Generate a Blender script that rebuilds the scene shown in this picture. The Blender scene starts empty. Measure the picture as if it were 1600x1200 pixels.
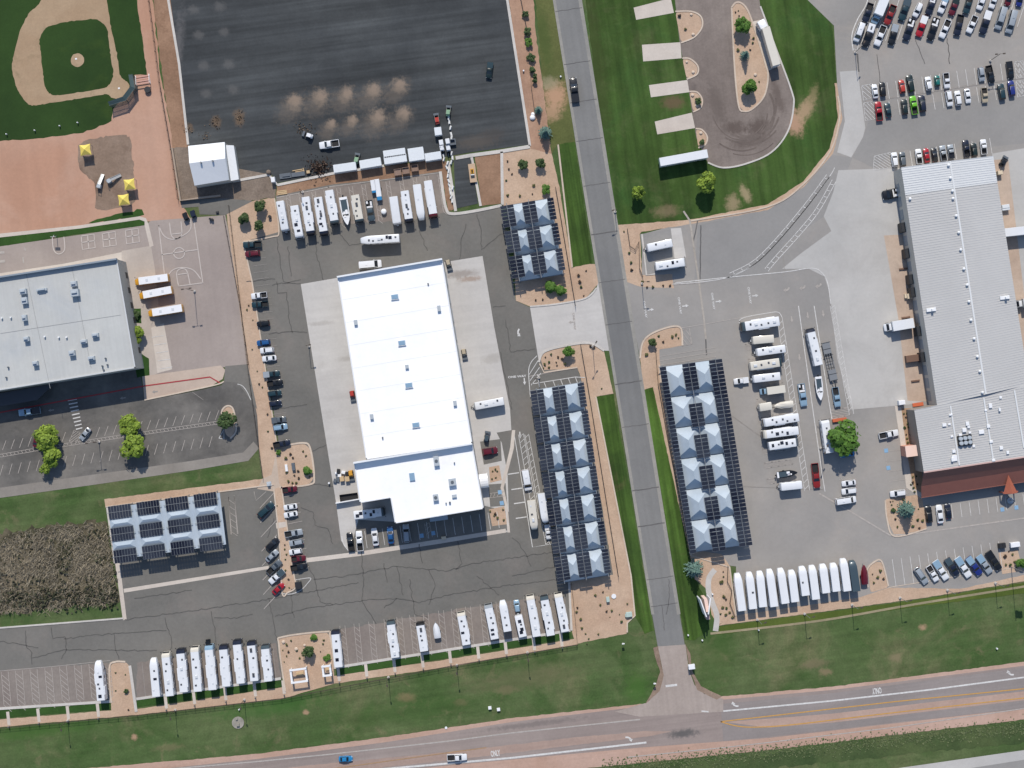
import bpy, bmesh, math, random
from mathutils import Vector, Matrix, Quaternion
random.seed(7)
R = math.radians
sc = bpy.context.scene
COL = sc.collection
# ---------------------------------------------------------------- camera, sky, sun, exposure
PXM = 5.0            # photograph pixels per metre on the ground
HCAM = 430.0
cd = bpy.data.cameras.new('drone_camera'); cam = bpy.data.objects.new('drone_camera', cd); COL.objects.link(cam)
cam.location = (0, 0, HCAM); cam.rotation_euler = (0, 0, 0)
cd.sensor_width = 36; cd.lens = 18 * HCAM / 160.0; cd.clip_start = 1; cd.clip_end = 3000
sc.camera = cam
world = bpy.data.worlds.new("World"); sc.world = world; world.use_nodes = True
wn = world.node_tree
sky = wn.nodes.new('ShaderNodeTexSky'); sky.sky_type = 'NISHITA'; sky.sun_disc = False
SUN_EL = R(45); SUN_DX = -0.085
sky.sun_elevation = SUN_EL; sky.sun_rotation = math.atan2(SUN_DX, 1.0)
sky.altitude = 1500; sky.dust_density = 1.5; sky.air_density = 1.0
bg = wn.nodes['Background']; bg.inputs[1].default_value = 0.145
wn.links.new(sky.outputs[0], bg.inputs[0])
sd = bpy.data.lights.new('sun', 'SUN'); sun = bpy.data.objects.new('sun', sd); COL.objects.link(sun)
sd.energy = 3.95; sd.angle = R(0.7); sd.color = (1.0, 0.935, 0.845)
hz = math.hypot(SUN_DX, 1)
sun.rotation_euler = Vector((-SUN_DX, -1, -math.tan(SUN_EL) * hz)).to_track_quat('-Z', 'Y').to_euler()
sun.location = (0, 0, 200)
sc.view_settings.view_transform = 'Standard'; sc.view_settings.look = 'None'
sc.view_settings.exposure = 0.0; sc.view_settings.gamma = 1.0; sc.view_settings.use_curve_mapping = False
sc.render.engine = 'CYCLES'
sc.cycles.max_bounces = 5; sc.cycles.diffuse_bounces = 2; sc.cycles.glossy_bounces = 2
sc.cycles.transparent_max_bounces = 6

# ---------------------------------------------------------------- helpers
def P(px, py, h=0.0):
    k = (HCAM - h) / HCAM / PXM
    return Vector(((px - 800) * k, (600 - py) * k, h))
def lin(c):
    c = c / 255.0
    return c / 12.92 if c <= 0.04045 else ((c + 0.055) / 1.055) ** 2.4
EXPO = 1.18
def rgb(r, g, b, k=1.0):
    return (lin(r) / EXPO * k, lin(g) / EXPO * k, lin(b) / EXPO * k, 1)
WORDS = ['first', 'second', 'third', 'fourth', 'fifth', 'sixth', 'seventh', 'eighth', 'ninth', 'tenth', 'eleventh', 'twelfth',
         'thirteenth', 'fourteenth', 'fifteenth', 'sixteenth', 'seventeenth', 'eighteenth', 'nineteenth', 'twentieth']
def nth(i, n=None):
    if n is not None and n > 2 and i == n - 1: return 'last'
    if i < 20: return WORDS[i]
    return 'twenty ' + WORDS[i - 20]

class MB:
    def __init__(s): s.v = []; s.f = []; s.m = []
    def add(s, vs, fs, mi=0):
        o = len(s.v); s.v += [tuple(p) for p in vs]
        for f in fs: s.f.append(tuple(i + o for i in f)); s.m.append(mi)
        return s
    def box(s, cx, cy, z0, sx, sy, sz, rot=0.0, mi=0, ch=0.0):
        c, d = math.cos(rot), math.sin(rot)
        hx, hy = sx / 2, sy / 2
        if ch <= 0:
            q = [(-hx, -hy), (hx, -hy), (hx, hy), (-hx, hy)]
            vs = [(cx + x * c - y * d, cy + x * d + y * c, z) for z in (z0, z0 + sz) for x, y in q]
            return s.add(vs, [(0, 3, 2, 1), (4, 5, 6, 7), (0, 1, 5, 4), (1, 2, 6, 5), (2, 3, 7, 6), (3, 0, 4, 7)], mi)
        q = [(-hx, -hy), (hx, -hy), (hx, hy), (-hx, hy)]; q2 = [(-hx + ch, -hy + ch), (hx - ch, -hy + ch), (hx - ch, hy - ch), (-hx + ch, hy - ch)]
        vs = []
        for z, qq in ((z0, q), (z0 + sz - ch, q), (z0 + sz, q2)):
            vs += [(cx + x * c - y * d, cy + x * d + y * c, z) for x, y in qq]
        fs = [(0, 3, 2, 1), (8, 9, 10, 11)]
        for a in (0, 4):
            for i in range(4):
                j = (i + 1) % 4; fs.append((a + i, a + j, a + 4 + j, a + 4 + i))
        return s.add(vs, fs, mi)
    def bar(s, a, b, w, h=None, mi=0):
        a = Vector(a); b = Vector(b); d = b - a
        if d.length < 1e-6: return s
        h = h or w; d.normalize()
        up = Vector((0, 0, 1)) if abs(d.z) < .95 else Vector((1, 0, 0))
        x = d.cross(up).normalized(); y = x.cross(d).normalized()
        vs = [p + x * (sx * w / 2) + y * (sy * h / 2) for p in (a, b) for sx, sy in ((-1, -1), (1, -1), (1, 1), (-1, 1))]
        return s.add(vs, [(0, 1, 2, 3), (4, 7, 6, 5), (0, 4, 5, 1), (1, 5, 6, 2), (2, 6, 7, 3), (3, 7, 4, 0)], mi)
    def cyl(s, a, b, r, r2=None, n=8, mi=0):
        a = Vector(a); b = Vector(b); d = (b - a).normalized(); r2 = r if r2 is None else r2
        up = Vector((0, 0, 1)) if abs(d.z) < .95 else Vector((1, 0, 0))
        x = d.cross(up).normalized(); y = d.cross(x).normalized()
        vs = []
        for p, q in ((a, r), (b, r2)):
            vs += [p + x * (math.cos(2 * math.pi * i / n) * q) + y * (math.sin(2 * math.pi * i / n) * q) for i in range(n)]
        fs = [(i, (i + 1) % n, n + (i + 1) % n, n + i) for i in range(n)]
        fs += [tuple(range(n))[::-1], tuple(range(n, 2 * n))]
        return s.add(vs, fs, mi)
    def ball(s, c, r, n=8, mi=0, sz=1.0):
        c = Vector(c); vs = [c + Vector((0, 0, -r * sz))]; m = max(3, n // 2)
        for j in range(1, m):
            t = math.pi * j / m - math.pi / 2
            vs += [c + Vector((math.cos(t) * math.cos(2 * math.pi * i / n) * r, math.cos(t) * math.sin(2 * math.pi * i / n) * r, math.sin(t) * r * sz)) for i in range(n)]
        vs.append(c + Vector((0, 0, r * sz))); fs = []
        for i in range(n): fs.append((0, 1 + (i + 1) % n, 1 + i))
        for j in range(m - 2):
            for i in range(n):
                a = 1 + j * n; fs.append((a + i, a + (i + 1) % n, a + n + (i + 1) % n, a + n + i))
        a = 1 + (m - 2) * n
        for i in range(n): fs.append((a + i, a + (i + 1) % n, len(vs) - 1))
        return s.add(vs, fs, mi)
    def loft(s, secs, mi=0, caps=True):
        n = len(secs[0]); vs = [p for q in secs for p in q]; fs = []
        for k in range(len(secs) - 1):
            for i in range(n):
                j = (i + 1) % n; fs.append((k * n + i, k * n + j, (k + 1) * n + j, (k + 1) * n + i))
        if caps: fs += [tuple(range(n))[::-1], tuple(range((len(secs) - 1) * n, len(secs) * n))]
        return s.add(vs, fs, mi)
    def prism(s, pts, z0, z1, mi=0, top=True):
        n = len(pts); vs = [(p[0], p[1], z0) for p in pts] + [(p[0], p[1], z1) for p in pts]
        fs = [(i, (i + 1) % n, n + (i + 1) % n, n + i) for i in range(n)]
        if top: fs += [tuple(range(n, 2 * n))]
        return s.add(vs, fs, mi)
    def mesh(s, name, mats=(), smooth=False, fix=True):
        me = bpy.data.meshes.new(name); me.from_pydata(s.v, [], s.f); me.update()
        if any(s.m): me.polygons.foreach_set('material_index', s.m)
        for m in (mats if isinstance(mats, (list, tuple)) else [mats]): me.materials.append(m)
        if fix or any(len(f) > 4 for f in s.f):
            bm = bmesh.new(); bm.from_mesh(me)
            if fix: bmesh.ops.recalc_face_normals(bm, faces=bm.faces)
            bmesh.ops.triangulate(bm, faces=[f for f in bm.faces if len(f.verts) > 4])
            bm.to_mesh(me); bm.free()
        if smooth:
            me.polygons.foreach_set('use_smooth', [True] * len(me.polygons))
            try: me.set_sharp_from_angle(angle=R(38))
            except Exception: pass
        return me
    def build(s, name, mats, parent=None, smooth=False, fix=True, loc=None, rz=0):
        return link(name, s.mesh(name, mats, smooth, fix), parent, loc, rz)

def link(name, me, parent=None, loc=None, rz=0.0, mat=None):
    o = bpy.data.objects.new(name, me); COL.objects.link(o)
    if parent is not None: o.parent = parent
    if loc is not None: o.location = loc
    if rz: o.rotation_euler = (0, 0, rz)
    if mat is not None:
        for k, m in (mat.items() if isinstance(mat, dict) else {0: mat}.items()):
            sl = o.material_slots[k]; sl.link = 'OBJECT'; sl.material = m
    return o
LABELS = {}
def tag(o, label, cat, group=None):
    label = ' '.join(label.split())
    o['label'] = label; o['category'] = cat
    if group: o['group'] = group
    LABELS.setdefault(label, []).append(o.name)
    return o
def thing(name, label, cat, loc=(0, 0, 0), rz=0.0, group=None):
    o = bpy.data.objects.new(name, None); COL.objects.link(o); o.location = loc; o.rotation_euler = (0, 0, rz)
    o.empty_display_size = .5
    return tag(o, label, cat, group)
def kind(o, k='structure'): o['kind'] = k; return o

# ---------------------------------------------------------------- materials
MATS = {}
class NT:
    def __init__(s, name):
        s.m = bpy.data.materials.new(name); s.m.use_nodes = True; s.t = s.m.node_tree
        s.b = s.t.nodes['Principled BSDF']
    def n(s, ty, **kw):
        nd = s.t.nodes.new(ty)
        for k, v in kw.items(): setattr(nd, k, v)
        return nd
    def l(s, a, b): s.t.links.new(a, b)
    def inp(s, sock, v):
        if isinstance(v, bpy.types.NodeSocket): s.l(v, sock)
        else: sock.default_value = v
    def math(s, op, a, b=0.0, c=None, clamp=False):
        nd = s.n('ShaderNodeMath', operation=op, use_clamp=clamp); s.inp(nd.inputs[0], a); s.inp(nd.inputs[1], b)
        if c is not None: s.inp(nd.inputs[2], c)
        return nd.outputs[0]
    def noise(s, vec, scale, detail=3, rough=.55, dist=0.0):
        nd = s.n('ShaderNodeTexNoise'); s.l(vec, nd.inputs['Vector']); nd.inputs['Scale'].default_value = scale
        nd.inputs['Detail'].default_value = detail; nd.inputs['Roughness'].default_value = rough; nd.inputs['Distortion'].default_value = dist
        return nd.outputs[0]
    def mr(s, v, a, b, c, d, smooth=False):
        nd = s.n('ShaderNodeMapRange'); nd.clamp = True
        if smooth: nd.interpolation_type = 'SMOOTHSTEP'
        s.inp(nd.inputs[0], v)
        for i, q in enumerate((a, b, c, d)): nd.inputs[i + 1].default_value = q
        return nd.outputs[0]
    def mix(s, f, a, b):
        nd = s.n('ShaderNodeMix', data_type='RGBA'); s.inp(nd.inputs[0], f); s.inp(nd.inputs[6], a); s.inp(nd.inputs[7], b)
        return nd.outputs[2]
    def scale(s, col, f):
        if not isinstance(col, bpy.types.NodeSocket): col = tuple(col)[:3]
        nd = s.n('ShaderNodeVectorMath', operation='SCALE'); s.inp(nd.inputs[0], col); s.inp(nd.inputs[3], f)
        return nd.outputs[0]
    def mapping(s, vec, loc=(0, 0, 0), rot=(0, 0, 0), scl=(1, 1, 1), ty='POINT'):
        nd = s.n('ShaderNodeMapping', vector_type=ty); s.l(vec, nd.inputs[0])
        nd.inputs[1].default_value = loc; nd.inputs[2].default_value = rot; nd.inputs[3].default_value = scl
        return nd.outputs[0]

def plain(name, col, rough=.6, metal=0.0, coat=0.0, spec=.5, vary=0.0, vscale=1.5, alpha=1.0):
    if name in MATS: return MATS[name]
    t = NT(name); b = t.b
    b.inputs['Base Color'].default_value = col; b.inputs['Roughness'].default_value = rough; b.inputs['Metallic'].default_value = metal
    b.inputs['Specular IOR Level'].default_value = spec
    if coat: b.inputs['Coat Weight'].default_value = coat; b.inputs['Coat Roughness'].default_value = .08
    if vary:
        tc = t.n('ShaderNodeTexCoord').outputs['Object']
        f = t.mr(t.noise(tc, vscale, 5, .65), .3, .7, 1 - vary, 1 + vary * .6)
        t.l(t.scale(col, f), b.inputs['Base Color'])
    MATS[name] = t.m
    return t.m

def ground(name, c1, c2, big=.03, mid=.25, fine=1.6, amt_mid=.12, amt_fine=.15, rough=.92, ramp=(.38, .62), stripes=(), spots=(), extra=None, bump=.0):
    """weathered ground: two colours in large patches, medium mottling, fine grain, optional stripes / stains (world metres)"""
    if name in MATS: return MATS[name]
    t = NT(name); tc = t.n('ShaderNodeTexCoord').outputs['Object']
    f = t.mr(t.noise(tc, big, 5, .6, .4), ramp[0], ramp[1], 0, 1)
    col = t.mix(f, c1, c2)
    if extra:
        for (c3, s3, lo, hi, top) in extra:
            col = t.mix(t.mr(t.noise(tc, s3, 6, .65, .6), lo, hi, 0, top), col, c3)
    for (ang, pitch, amt, det) in stripes:
        v = t.mapping(tc, rot=(0, 0, ang), scl=(50, pitch, 1), ty='TEXTURE')
        s1 = t.mr(t.noise(v, 1.0, det, .6, .0), .3, .7, 1 - amt, 1 + amt)
        col = t.scale(col, s1)
    m = t.mr(t.noise(tc, mid, 6, .62), .28, .72, 1 - amt_mid, 1 + amt_mid)
    g = t.mr(t.noise(tc, fine, 5, .7), .25, .75, 1 - amt_fine, 1 + amt_fine)
    col = t.scale(t.scale(col, m), g)
    if spots:
        wob = t.noise(tc, .8, 5, .65)
        for (px, py, rx, ry, ang, c, top) in spots:
            p = P(px, py)
            v = t.mapping(tc, loc=(p.x, p.y, 0), rot=(0, 0, ang), scl=(rx, ry, 1e6), ty='TEXTURE')
            ln = t.n('ShaderNodeVectorMath', operation='LENGTH'); t.l(v, ln.inputs[0])
            d = t.math('ADD', ln.outputs[1], t.math('MULTIPLY', t.math('SUBTRACT', wob, .5), 1.3))
            col = t.mix(t.mr(d, .25, 1.05, top, 0, True), col, c)
    t.l(col, t.b.inputs['Base Color']); t.b.inputs['Roughness'].default_value = rough
    t.b.inputs['Specular IOR Level'].default_value = .2
    if bump:
        bp = t.n('ShaderNodeBump'); bp.inputs['Strength'].default_value = bump; bp.inputs['Distance'].default_value = .2
        t.l(t.noise(tc, fine * .8, 4, .7), bp.inputs['Height']); t.l(bp.outputs[0], t.b.inputs['Normal'])
    MATS[name] = t.m
    return t.m

LV = {'i': 0}
def sheet(name, pts, mat, level, jit=0.0, rnd=0.0, seed=None):
    """a flat piece of the ground, given in photograph pixels at ground level"""
    LV['i'] += 1
    z = level * .010 + LV['i'] * .00011
    q = [P(*p).xy for p in pts]
    if rnd: q = round_poly(q, rnd)
    if jit:
        rr = random.Random(seed or LV['i']); o = []
        for i in range(len(q)):
            a, b = q[i], q[(i + 1) % len(q)]; n = max(1, int((b - a).length / 1.3))
            for k in range(n):
                p = a.lerp(b, k / n)
                o.append(p + Vector((rr.uniform(-jit, jit), rr.uniform(-jit, jit))))
        q = o
    bm = bmesh.new(); vs = [bm.verts.new((p.x, p.y, z)) for p in q]
    from mathutils.geometry import tessellate_polygon
    for t in tessellate_polygon([[Vector((p.x, p.y, 0)) for p in q]]):
        try: bm.faces.new([vs[i] for i in t])
        except ValueError: pass
    bmesh.ops.recalc_face_normals(bm, faces=bm.faces)
    bm.normal_update()
    bad = [f for f in bm.faces if f.normal.z < 0]
    if bad: bmesh.ops.reverse_faces(bm, faces=bad)
    me = bpy.data.meshes.new(name); bm.to_mesh(me); bm.free(); me.materials.append(mat)
    return kind(link(name, me))
def round_poly(q, r, n=5):
    o = []
    for i in range(len(q)):
        a, b, c = q[i - 1], q[i], q[(i + 1) % len(q)]
        d1 = (a - b); d2 = (c - b); k1 = min(r, d1.length * .45); k2 = min(r, d2.length * .45)
        p0 = b + d1.normalized() * k1; p2 = b + d2.normalized() * k2
        for k in range(n + 1):
            t = k / n; o.append(p0 * (1 - t) ** 2 + b * 2 * t * (1 - t) + p2 * t * t)
    return o
def smooth_line(q, n=6):
    """Catmull-Rom through the points"""
    o = []
    for i in range(len(q) - 1):
        p0 = q[max(0, i - 1)]; p1 = q[i]; p2 = q[i + 1]; p3 = q[min(len(q) - 1, i + 2)]
        for k in range(n):
            t = k / n
            o.append(.5 * ((2 * p1) + (p2 - p0) * t + (2 * p0 - 5 * p1 + 4 * p2 - p3) * t * t + (3 * p1 - p0 - 3 * p2 + p3) * t ** 3))
    o.append(q[-1]); return o
def ribbon(mb, q, w, z0, z1=None, mi=0):
    """strip of width w along 2d points; raised to z1 when given"""
    n = len(q); L = []; Rr = []
    for i in range(n):
        d = (q[min(n - 1, i + 1)] - q[max(0, i - 1)])
        if d.length < 1e-9: d = Vector((1, 0))
        d.normalize(); nr = Vector((-d.y, d.x)); L.append(q[i] + nr * w / 2); Rr.append(q[i] - nr * w / 2)
    if z1 is None:
        vs = [(p.x, p.y, z0) for p in L] + [(p.x, p.y, z0) for p in Rr]
        mb.add(vs, [(n + i, n + i + 1, i + 1, i) for i in range(n - 1)], mi)
    else:
        vs = [(p.x, p.y, z) for z in (z0, z1) for s in (L, Rr) for p in s]
        fs = []
        for i in range(n - 1):
            fs += [(3 * n + i, 3 * n + i + 1, 2 * n + i + 1, 2 * n + i), (i, i + 1, 2 * n + i + 1, 2 * n + i), (n + i, 3 * n + i, 3 * n + i + 1, n + i + 1)]
        fs += [(0, 2 * n, 3 * n, n), (n - 1, 2 * n - 1, 4 * n - 1, 3 * n - 1)]
        mb.add(vs, fs, mi)
def curb(pts, mat, w=.35, h=.13, smooth=False, closed=False, name='kerb', z=.06):
    q = [P(*p).xy for p in pts]
    if closed: q = q + [q[0]]
    if smooth: q = smooth_line(q)
    mb = MB(); ribbon(mb, q, w, -.02, z + h); return kind(mb.build(name, mat, fix=True))
# ---------------------------------------------------------------- ground materials
TAN = rgb(198, 168, 148)
A8 = R(7.6)
DUST = rgb(150, 132, 116)
dirt_spots = []
for (x, y, rx, ry) in [(460, 160, 3.3, 2.6), (500, 152, 3.0, 2.8), (541, 148, 2.8, 2.7), (583, 142, 3.2, 2.5), (624, 134, 3.2, 2.3),
                       (517, 195, 2.0, 1.9), (550, 189, 2.2, 1.9), (590, 184, 3.2, 2.8), (630, 178, 3.0, 2.2)]:
    dirt_spots += [(x - 5, y + 9, rx * 2.2, ry * 1.9, .8, rgb(118, 108, 98), .5), (x, y, rx * 1.1, ry * 1.35, -.5, rgb(146, 130, 114), .62), (x + 2, y - 3, rx * .7, ry * .8, 0, rgb(164, 144, 126), .45)]
for (x, y, r) in [(302, 15, 2.4), (343, 10, 2.6), (310, 55, 2.4), (350, 50, 2.2), (318, 103, 2.5), (358, 100, 2.6), (322, 146, 2.4), (365, 140, 2.5)]:
    dirt_spots += [(x, y, r, r * .8, 0, rgb(114, 112, 110), .42)]
for (x, y, r) in [(338, 190, 2.2), (373, 180, 2.4), (374, 190, 2.0), (296, 200, 1.8)]:
    dirt_spots += [(x, y, r, r * 1.1, 0, rgb(122, 102, 82), .65)]
dirt_spots += [(275, 90, 2.5, 20, -.13, rgb(112, 110, 110), .6), (745, 222, 9, 3, .1, rgb(100, 92, 84), .6), (770, 210, 6, 3, .1, rgb(82, 78, 75), .6)]
M_black = ground('fresh_asphalt', rgb(66, 69, 71), rgb(79, 82, 83), .02, .2, 1.2, .10, .12, .9, stripes=[(A8, 5.2, .22, 3), (A8, 1.3, .15, 1)], spots=dirt_spots)
M_main = ground('old_asphalt', rgb(117, 115, 110), rgb(127, 124, 118), .025, .12, 1.0, .07, .09, .93,
                extra=[(rgb(136, 128, 121), .06, .52, .72, .6), (rgb(92, 91, 90), .35, .62, .8, .35)])
M_school = ground('school_asphalt', rgb(100, 98, 95), rgb(128, 124, 118), .035, .16, .9, .12, .12, .93, extra=[(rgb(84, 82, 80), .12, .5, .7, .5)], stripes=[(A8, 3.5, .07, 2)])
M_east = ground('pale_asphalt', rgb(152, 149, 145), rgb(166, 161, 155), .022, .11, .9, .05, .05, .93, extra=[(rgb(176, 166, 156), .05, .55, .75, .6)])
M_eastg = ground('pale_asphalt_grey', rgb(148, 146, 143), rgb(158, 155, 151), .022, .11, .9, .05, .05, .93)
M_conc = ground('concrete_apron', rgb(196, 192, 187), rgb(206, 202, 196), .03, .18, 1.1, .05, .05, .9, extra=[(rgb(176, 170, 162), .10, .58, .78, .5)], stripes=[(A8, 2.2, .045, 2)], spots=[(720, 428, 7, 1.6, .1, rgb(150, 140, 132), .7), (735, 436, 5, 1.2, .1, rgb(150, 122, 100), .6), (500, 505, 6, 1.0, .1, rgb(168, 162, 155), .5), (545, 560, 5, 1.2, .1, rgb(166, 160, 152), .5), (770, 560, 5, 2, .2, rgb(172, 166, 158), .5)])
M_conc2 = ground('concrete_yard', rgb(186, 184, 180), rgb(196, 193, 188), .03, .15, 1.1, .05, .04, .9, extra=[(rgb(172, 168, 163), .06, .5, .7, .5)])
M_walk = ground('concrete_walk', rgb(204, 192, 180), rgb(214, 204, 192), .05, .3, 1.4, .06, .06, .9)
M_kerb = ground('kerb_concrete', rgb(200, 195, 188), rgb(212, 206, 198), .1, .5, 2, .07, .08, .9)
M_kerbtan = ground('kerb_tan', rgb(204, 186, 168), rgb(214, 198, 180), .1, .5, 2, .07, .08, .9)
M_tan = ground('tan_gravel', rgb(194, 165, 140), rgb(203, 177, 153), .05, .35, 1.7, .09, .14, .96, extra=[(rgb(180, 146, 124), .09, .55, .75, .5)], bump=.25)
M_dirt = ground('red_dirt', rgb(188, 146, 122), rgb(196, 158, 136), .018, .12, 1.1, .05, .07, .97, extra=[(rgb(202, 168, 148), .03, .5, .7, .6)], stripes=[(R(97), 3.0, .035, 2)])
M_infield = ground('infield_dirt', rgb(172, 146, 118), rgb(182, 158, 130), .05, .3, 1.4, .07, .10, .97, extra=[(rgb(120, 112, 84), .14, .58, .74, .6)])
M_brown = ground('brown_dirt', rgb(142, 112, 90), rgb(162, 130, 106), .06, .35, 1.5, .13, .18, .97, extra=[(rgb(110, 78, 58), .12, .55, .75, .6)])
M_mulch = ground('mulch', rgb(140, 120, 104), rgb(156, 136, 120), .06, .4, 1.4, .12, .16, .97, extra=[(rgb(104, 82, 70), .10, .52, .7, .7)])
M_rock = ground('dark_gravel', rgb(124, 110, 98), rgb(142, 128, 115), .08, .5, 1.6, .15, .24, .97, bump=.5)
M_loop = ground('gravel_drive', rgb(128, 117, 110), rgb(146, 135, 127), .04, .3, 1.4, .09, .13, .95)
M_road = ground('road_asphalt', rgb(122, 122, 121), rgb(140, 139, 136), .012, .16, 1.2, .05, .06, .93, stripes=[(R(-81), 1.5, .04, 1)])
M_hwy = ground('highway', rgb(150, 137, 131), rgb(160, 147, 140), .03, .2, 1.2, .05, .06, .93, stripes=[(R(7.2), 1.1, .07, 2)],
               spots=[(1068, 1146, 6.5, 1.8, .1, rgb(88, 88, 88), .8), (830, 1132, 22, 1.2, .13, rgb(120, 112, 108), .6)])
M_shoulder = ground('shoulder_dirt', rgb(186, 154, 136), rgb(196, 166, 150), .04, .25, 1.2, .07, .09, .95, stripes=[(R(7.2), 1.2, .05, 2)])
G_EXTRA = [(rgb(124, 120, 88), .045, .50, .68, .6), (rgb(58, 86, 40), .07, .48, .66, .6), (rgb(134, 122, 94), .16, .58, .74, .55), (rgb(150, 128, 102), .11, .68, .8, .55)]
BARE = rgb(186, 150, 124)
gspots = [(1272, 1037, 6, 2.2, .1, rgb(128, 116, 90), .6), (1400, 1027, 3, 2, 0, rgb(142, 128, 100), .65), (1290, 1050, 3, 1.5, 0, rgb(146, 126, 100), .65),
          (1442, 980, 1.6, 1.3, 0, BARE, .7), (635, 1090, 4, 2, 0, rgb(140, 120, 90), .6), (720, 1097, 3, 1.6, 0, rgb(128, 114, 86), .5),
          (790, 1078, 5, 1.8, .1, rgb(132, 118, 90), .5), (478, 1113, 1.4, 1.2, 0, BARE, .8), (262, 1168, 6, 1.6, .1, rgb(128, 116, 88), .45),
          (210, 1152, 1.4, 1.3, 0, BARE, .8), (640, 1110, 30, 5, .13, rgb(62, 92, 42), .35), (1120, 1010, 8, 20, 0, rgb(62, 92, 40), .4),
          (995, 1075, 5, 7, 0, rgb(72, 112, 46), .5), (60, 1140, 30, 3.5, .12, rgb(66, 102, 44), .6), (420, 1105, 25, 4, .14, rgb(62, 104, 46), .55),
          (820, 1060, 25, 5, .15, rgb(110, 108, 78), .5)]
M_grass = ground('rough_grass', rgb(76, 98, 55), rgb(94, 108, 69), .03, .30, 1.7, .14, .22, .97, extra=G_EXTRA, stripes=[(R(8), 2.4, .13, 3)], spots=gspots)
M_lawn = ground('mown_lawn', rgb(60, 82, 37), rgb(72, 97, 46), .025, .2, 1.4, .10, .15, .97, stripes=[(R(-82), 3.2, .28, 3), (R(-82), 1.1, .07, 1)],
                extra=[(rgb(52, 86, 42), .05, .5, .68, .55), (rgb(108, 104, 76), .075, .56, .74, .4), (rgb(84, 100, 58), .2, .52, .7, .5)],
                spots=[(1240, 190, 4, 6, .4, BARE, .95), (1258, 172, 3, 6, -.5, rgb(180, 152, 122), .85), (1270, 150, 2, 5, -.3, rgb(150, 135, 100), .6),
                       (1052, 160, 5, 3, 0, rgb(112, 92, 72), .8), (1145, 318, 3, 4, 0, rgb(170, 150, 120), .7), (1165, 303, 2, 4, .5, rgb(180, 160, 128), .7),
                       (1040, 330, 6, 2.5, .1, rgb(140, 122, 96), .6), (930, 90, 4, 40, .14, rgb(66, 72, 40), .5)])
M_field = ground('ball_field_grass', rgb(44, 66, 32), rgb(52, 76, 36), .03, .2, 1.5, .08, .12, .97, extra=[(rgb(72, 92, 40), .05, .56, .72, .5)])
M_strip = ground('bright_strip', rgb(56, 78, 35), rgb(80, 108, 46), .03, .25, 1.5, .10, .16, .97, stripes=[(R(-81), 2.6, .42, 3), (R(-81), .9, .12, 1)], extra=[(rgb(104, 92, 66), .12, .6, .76, .5)])
M_bed = ground('lush_bed', rgb(50, 78, 36), rgb(62, 94, 42), .06, .4, 1.8, .12, .18, .97)
M_brushsoil = ground('brush_soil', rgb(84, 82, 62), rgb(138, 126, 106), .04, .35, 1.3, .22, .3, .98, extra=[(rgb(60, 58, 46), .1, .48, .66, .8)], bump=.6)
def line_mat(name, c, wear=.5):
    if name in MATS: return MATS[name]
    t = NT(name); tc = t.n('ShaderNodeTexCoord').outputs['Object']
    f = t.mr(t.noise(tc, 1.1, 6, .7), .35, .68, 1 - wear, 1.06)
    t.l(t.scale(c, f), t.b.inputs['Base Color']); t.b.inputs['Roughness'].default_value = .8
    MATS[name] = t.m; return t.m
M_white = line_mat('road_paint_white', rgb(226, 224, 220), .26)
M_worn = line_mat('road_paint_worn', rgb(188, 180, 172), .22)
M_faint = line_mat('road_paint_faint', rgb(160, 154, 148), .2)
M_yellow = line_mat('road_paint_yellow', rgb(208, 158, 84), .16)
M_red = line_mat('road_paint_red', rgb(176, 62, 66), .2)
M_blue = line_mat('road_paint_blue', rgb(138, 178, 210), .1)
M_crack = ground('crack_sealer', rgb(94, 92, 90), rgb(104, 102, 98), .2, .8, 2, .1, .1)
M_crackr = ground('road_crack', rgb(98, 97, 96), rgb(112, 110, 108), .2, .8, 2, .1, .1)

# ---------------------------------------------------------------- ground
sheet('ground', [(-2700, -2400), (4300, -2400), (4300, 3600), (-2700, 3600)], M_grass, -3)
sheet('ball_field', [(-60, -60), (212, -60), (214, 0), (230, 117), (211, 116), (206, 140), (176, 170), (175, 190), (130, 207), (60, 217), (-60, 223)], M_field, 1, .15)
sheet('infield', [(82, -30), (60, 8), (45, 20), (32, 45), (21, 85), (18, 110), (25, 135), (36, 155), (46, 165), (60, 164), (110, 156), (170, 146), (172, 152), (185, 155), (199, 150), (204, 138), (200, 128), (188, 122), (183, 85), (172, 35), (167, 0), (160, -30)], M_infield, 2, .15, 2.0)
sheet('infield_grass', [(73, 41), (110, 33), (150, 29), (167, 40), (172, 80), (178, 118), (170, 136), (120, 145), (85, 150), (71, 142), (67, 115), (62, 72), (61, 58)], M_field, 3, .15, 1.8)
def disc(name, px, py, r, mat, level, n=20): return sheet(name, [(px + r * math.cos(2 * math.pi * i / n), py + r * math.sin(2 * math.pi * i / n)) for i in range(n)], mat, level, .08)
disc('pitchers_mound', 121, 94, 10.5, M_infield, 4)
sheet('dirt_field', [(-60, 223), (60, 217), (130, 207), (175, 190), (176, 170), (206, 140), (211, 116), (230, 117), (214, 0), (212, -60), (232, -60), (250, 110), (268, 210), (279, 312), (300, 345), (228, 345), (180, 350), (100, 356), (-60, 375)], M_dirt, 1, .2)
sheet('brown_verge', [(232, -60), (262, -60), (280, 100), (294, 226), (300, 232), (270, 232), (262, 170), (250, 90)], M_brown, 1, .2)
sheet('mulch_bed', [(123, 222), (160, 214), (203, 210), (209, 260), (212, 320), (150, 330), (147, 285), (122, 262)], M_mulch, 2, .35, 2.0)
sheet('gravel_slope', [(270, 232), (296, 228), (370, 262), (425, 272), (432, 288), (430, 308), (395, 314), (352, 312), (285, 318), (280, 312)], M_rock, 2, .3)
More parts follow.
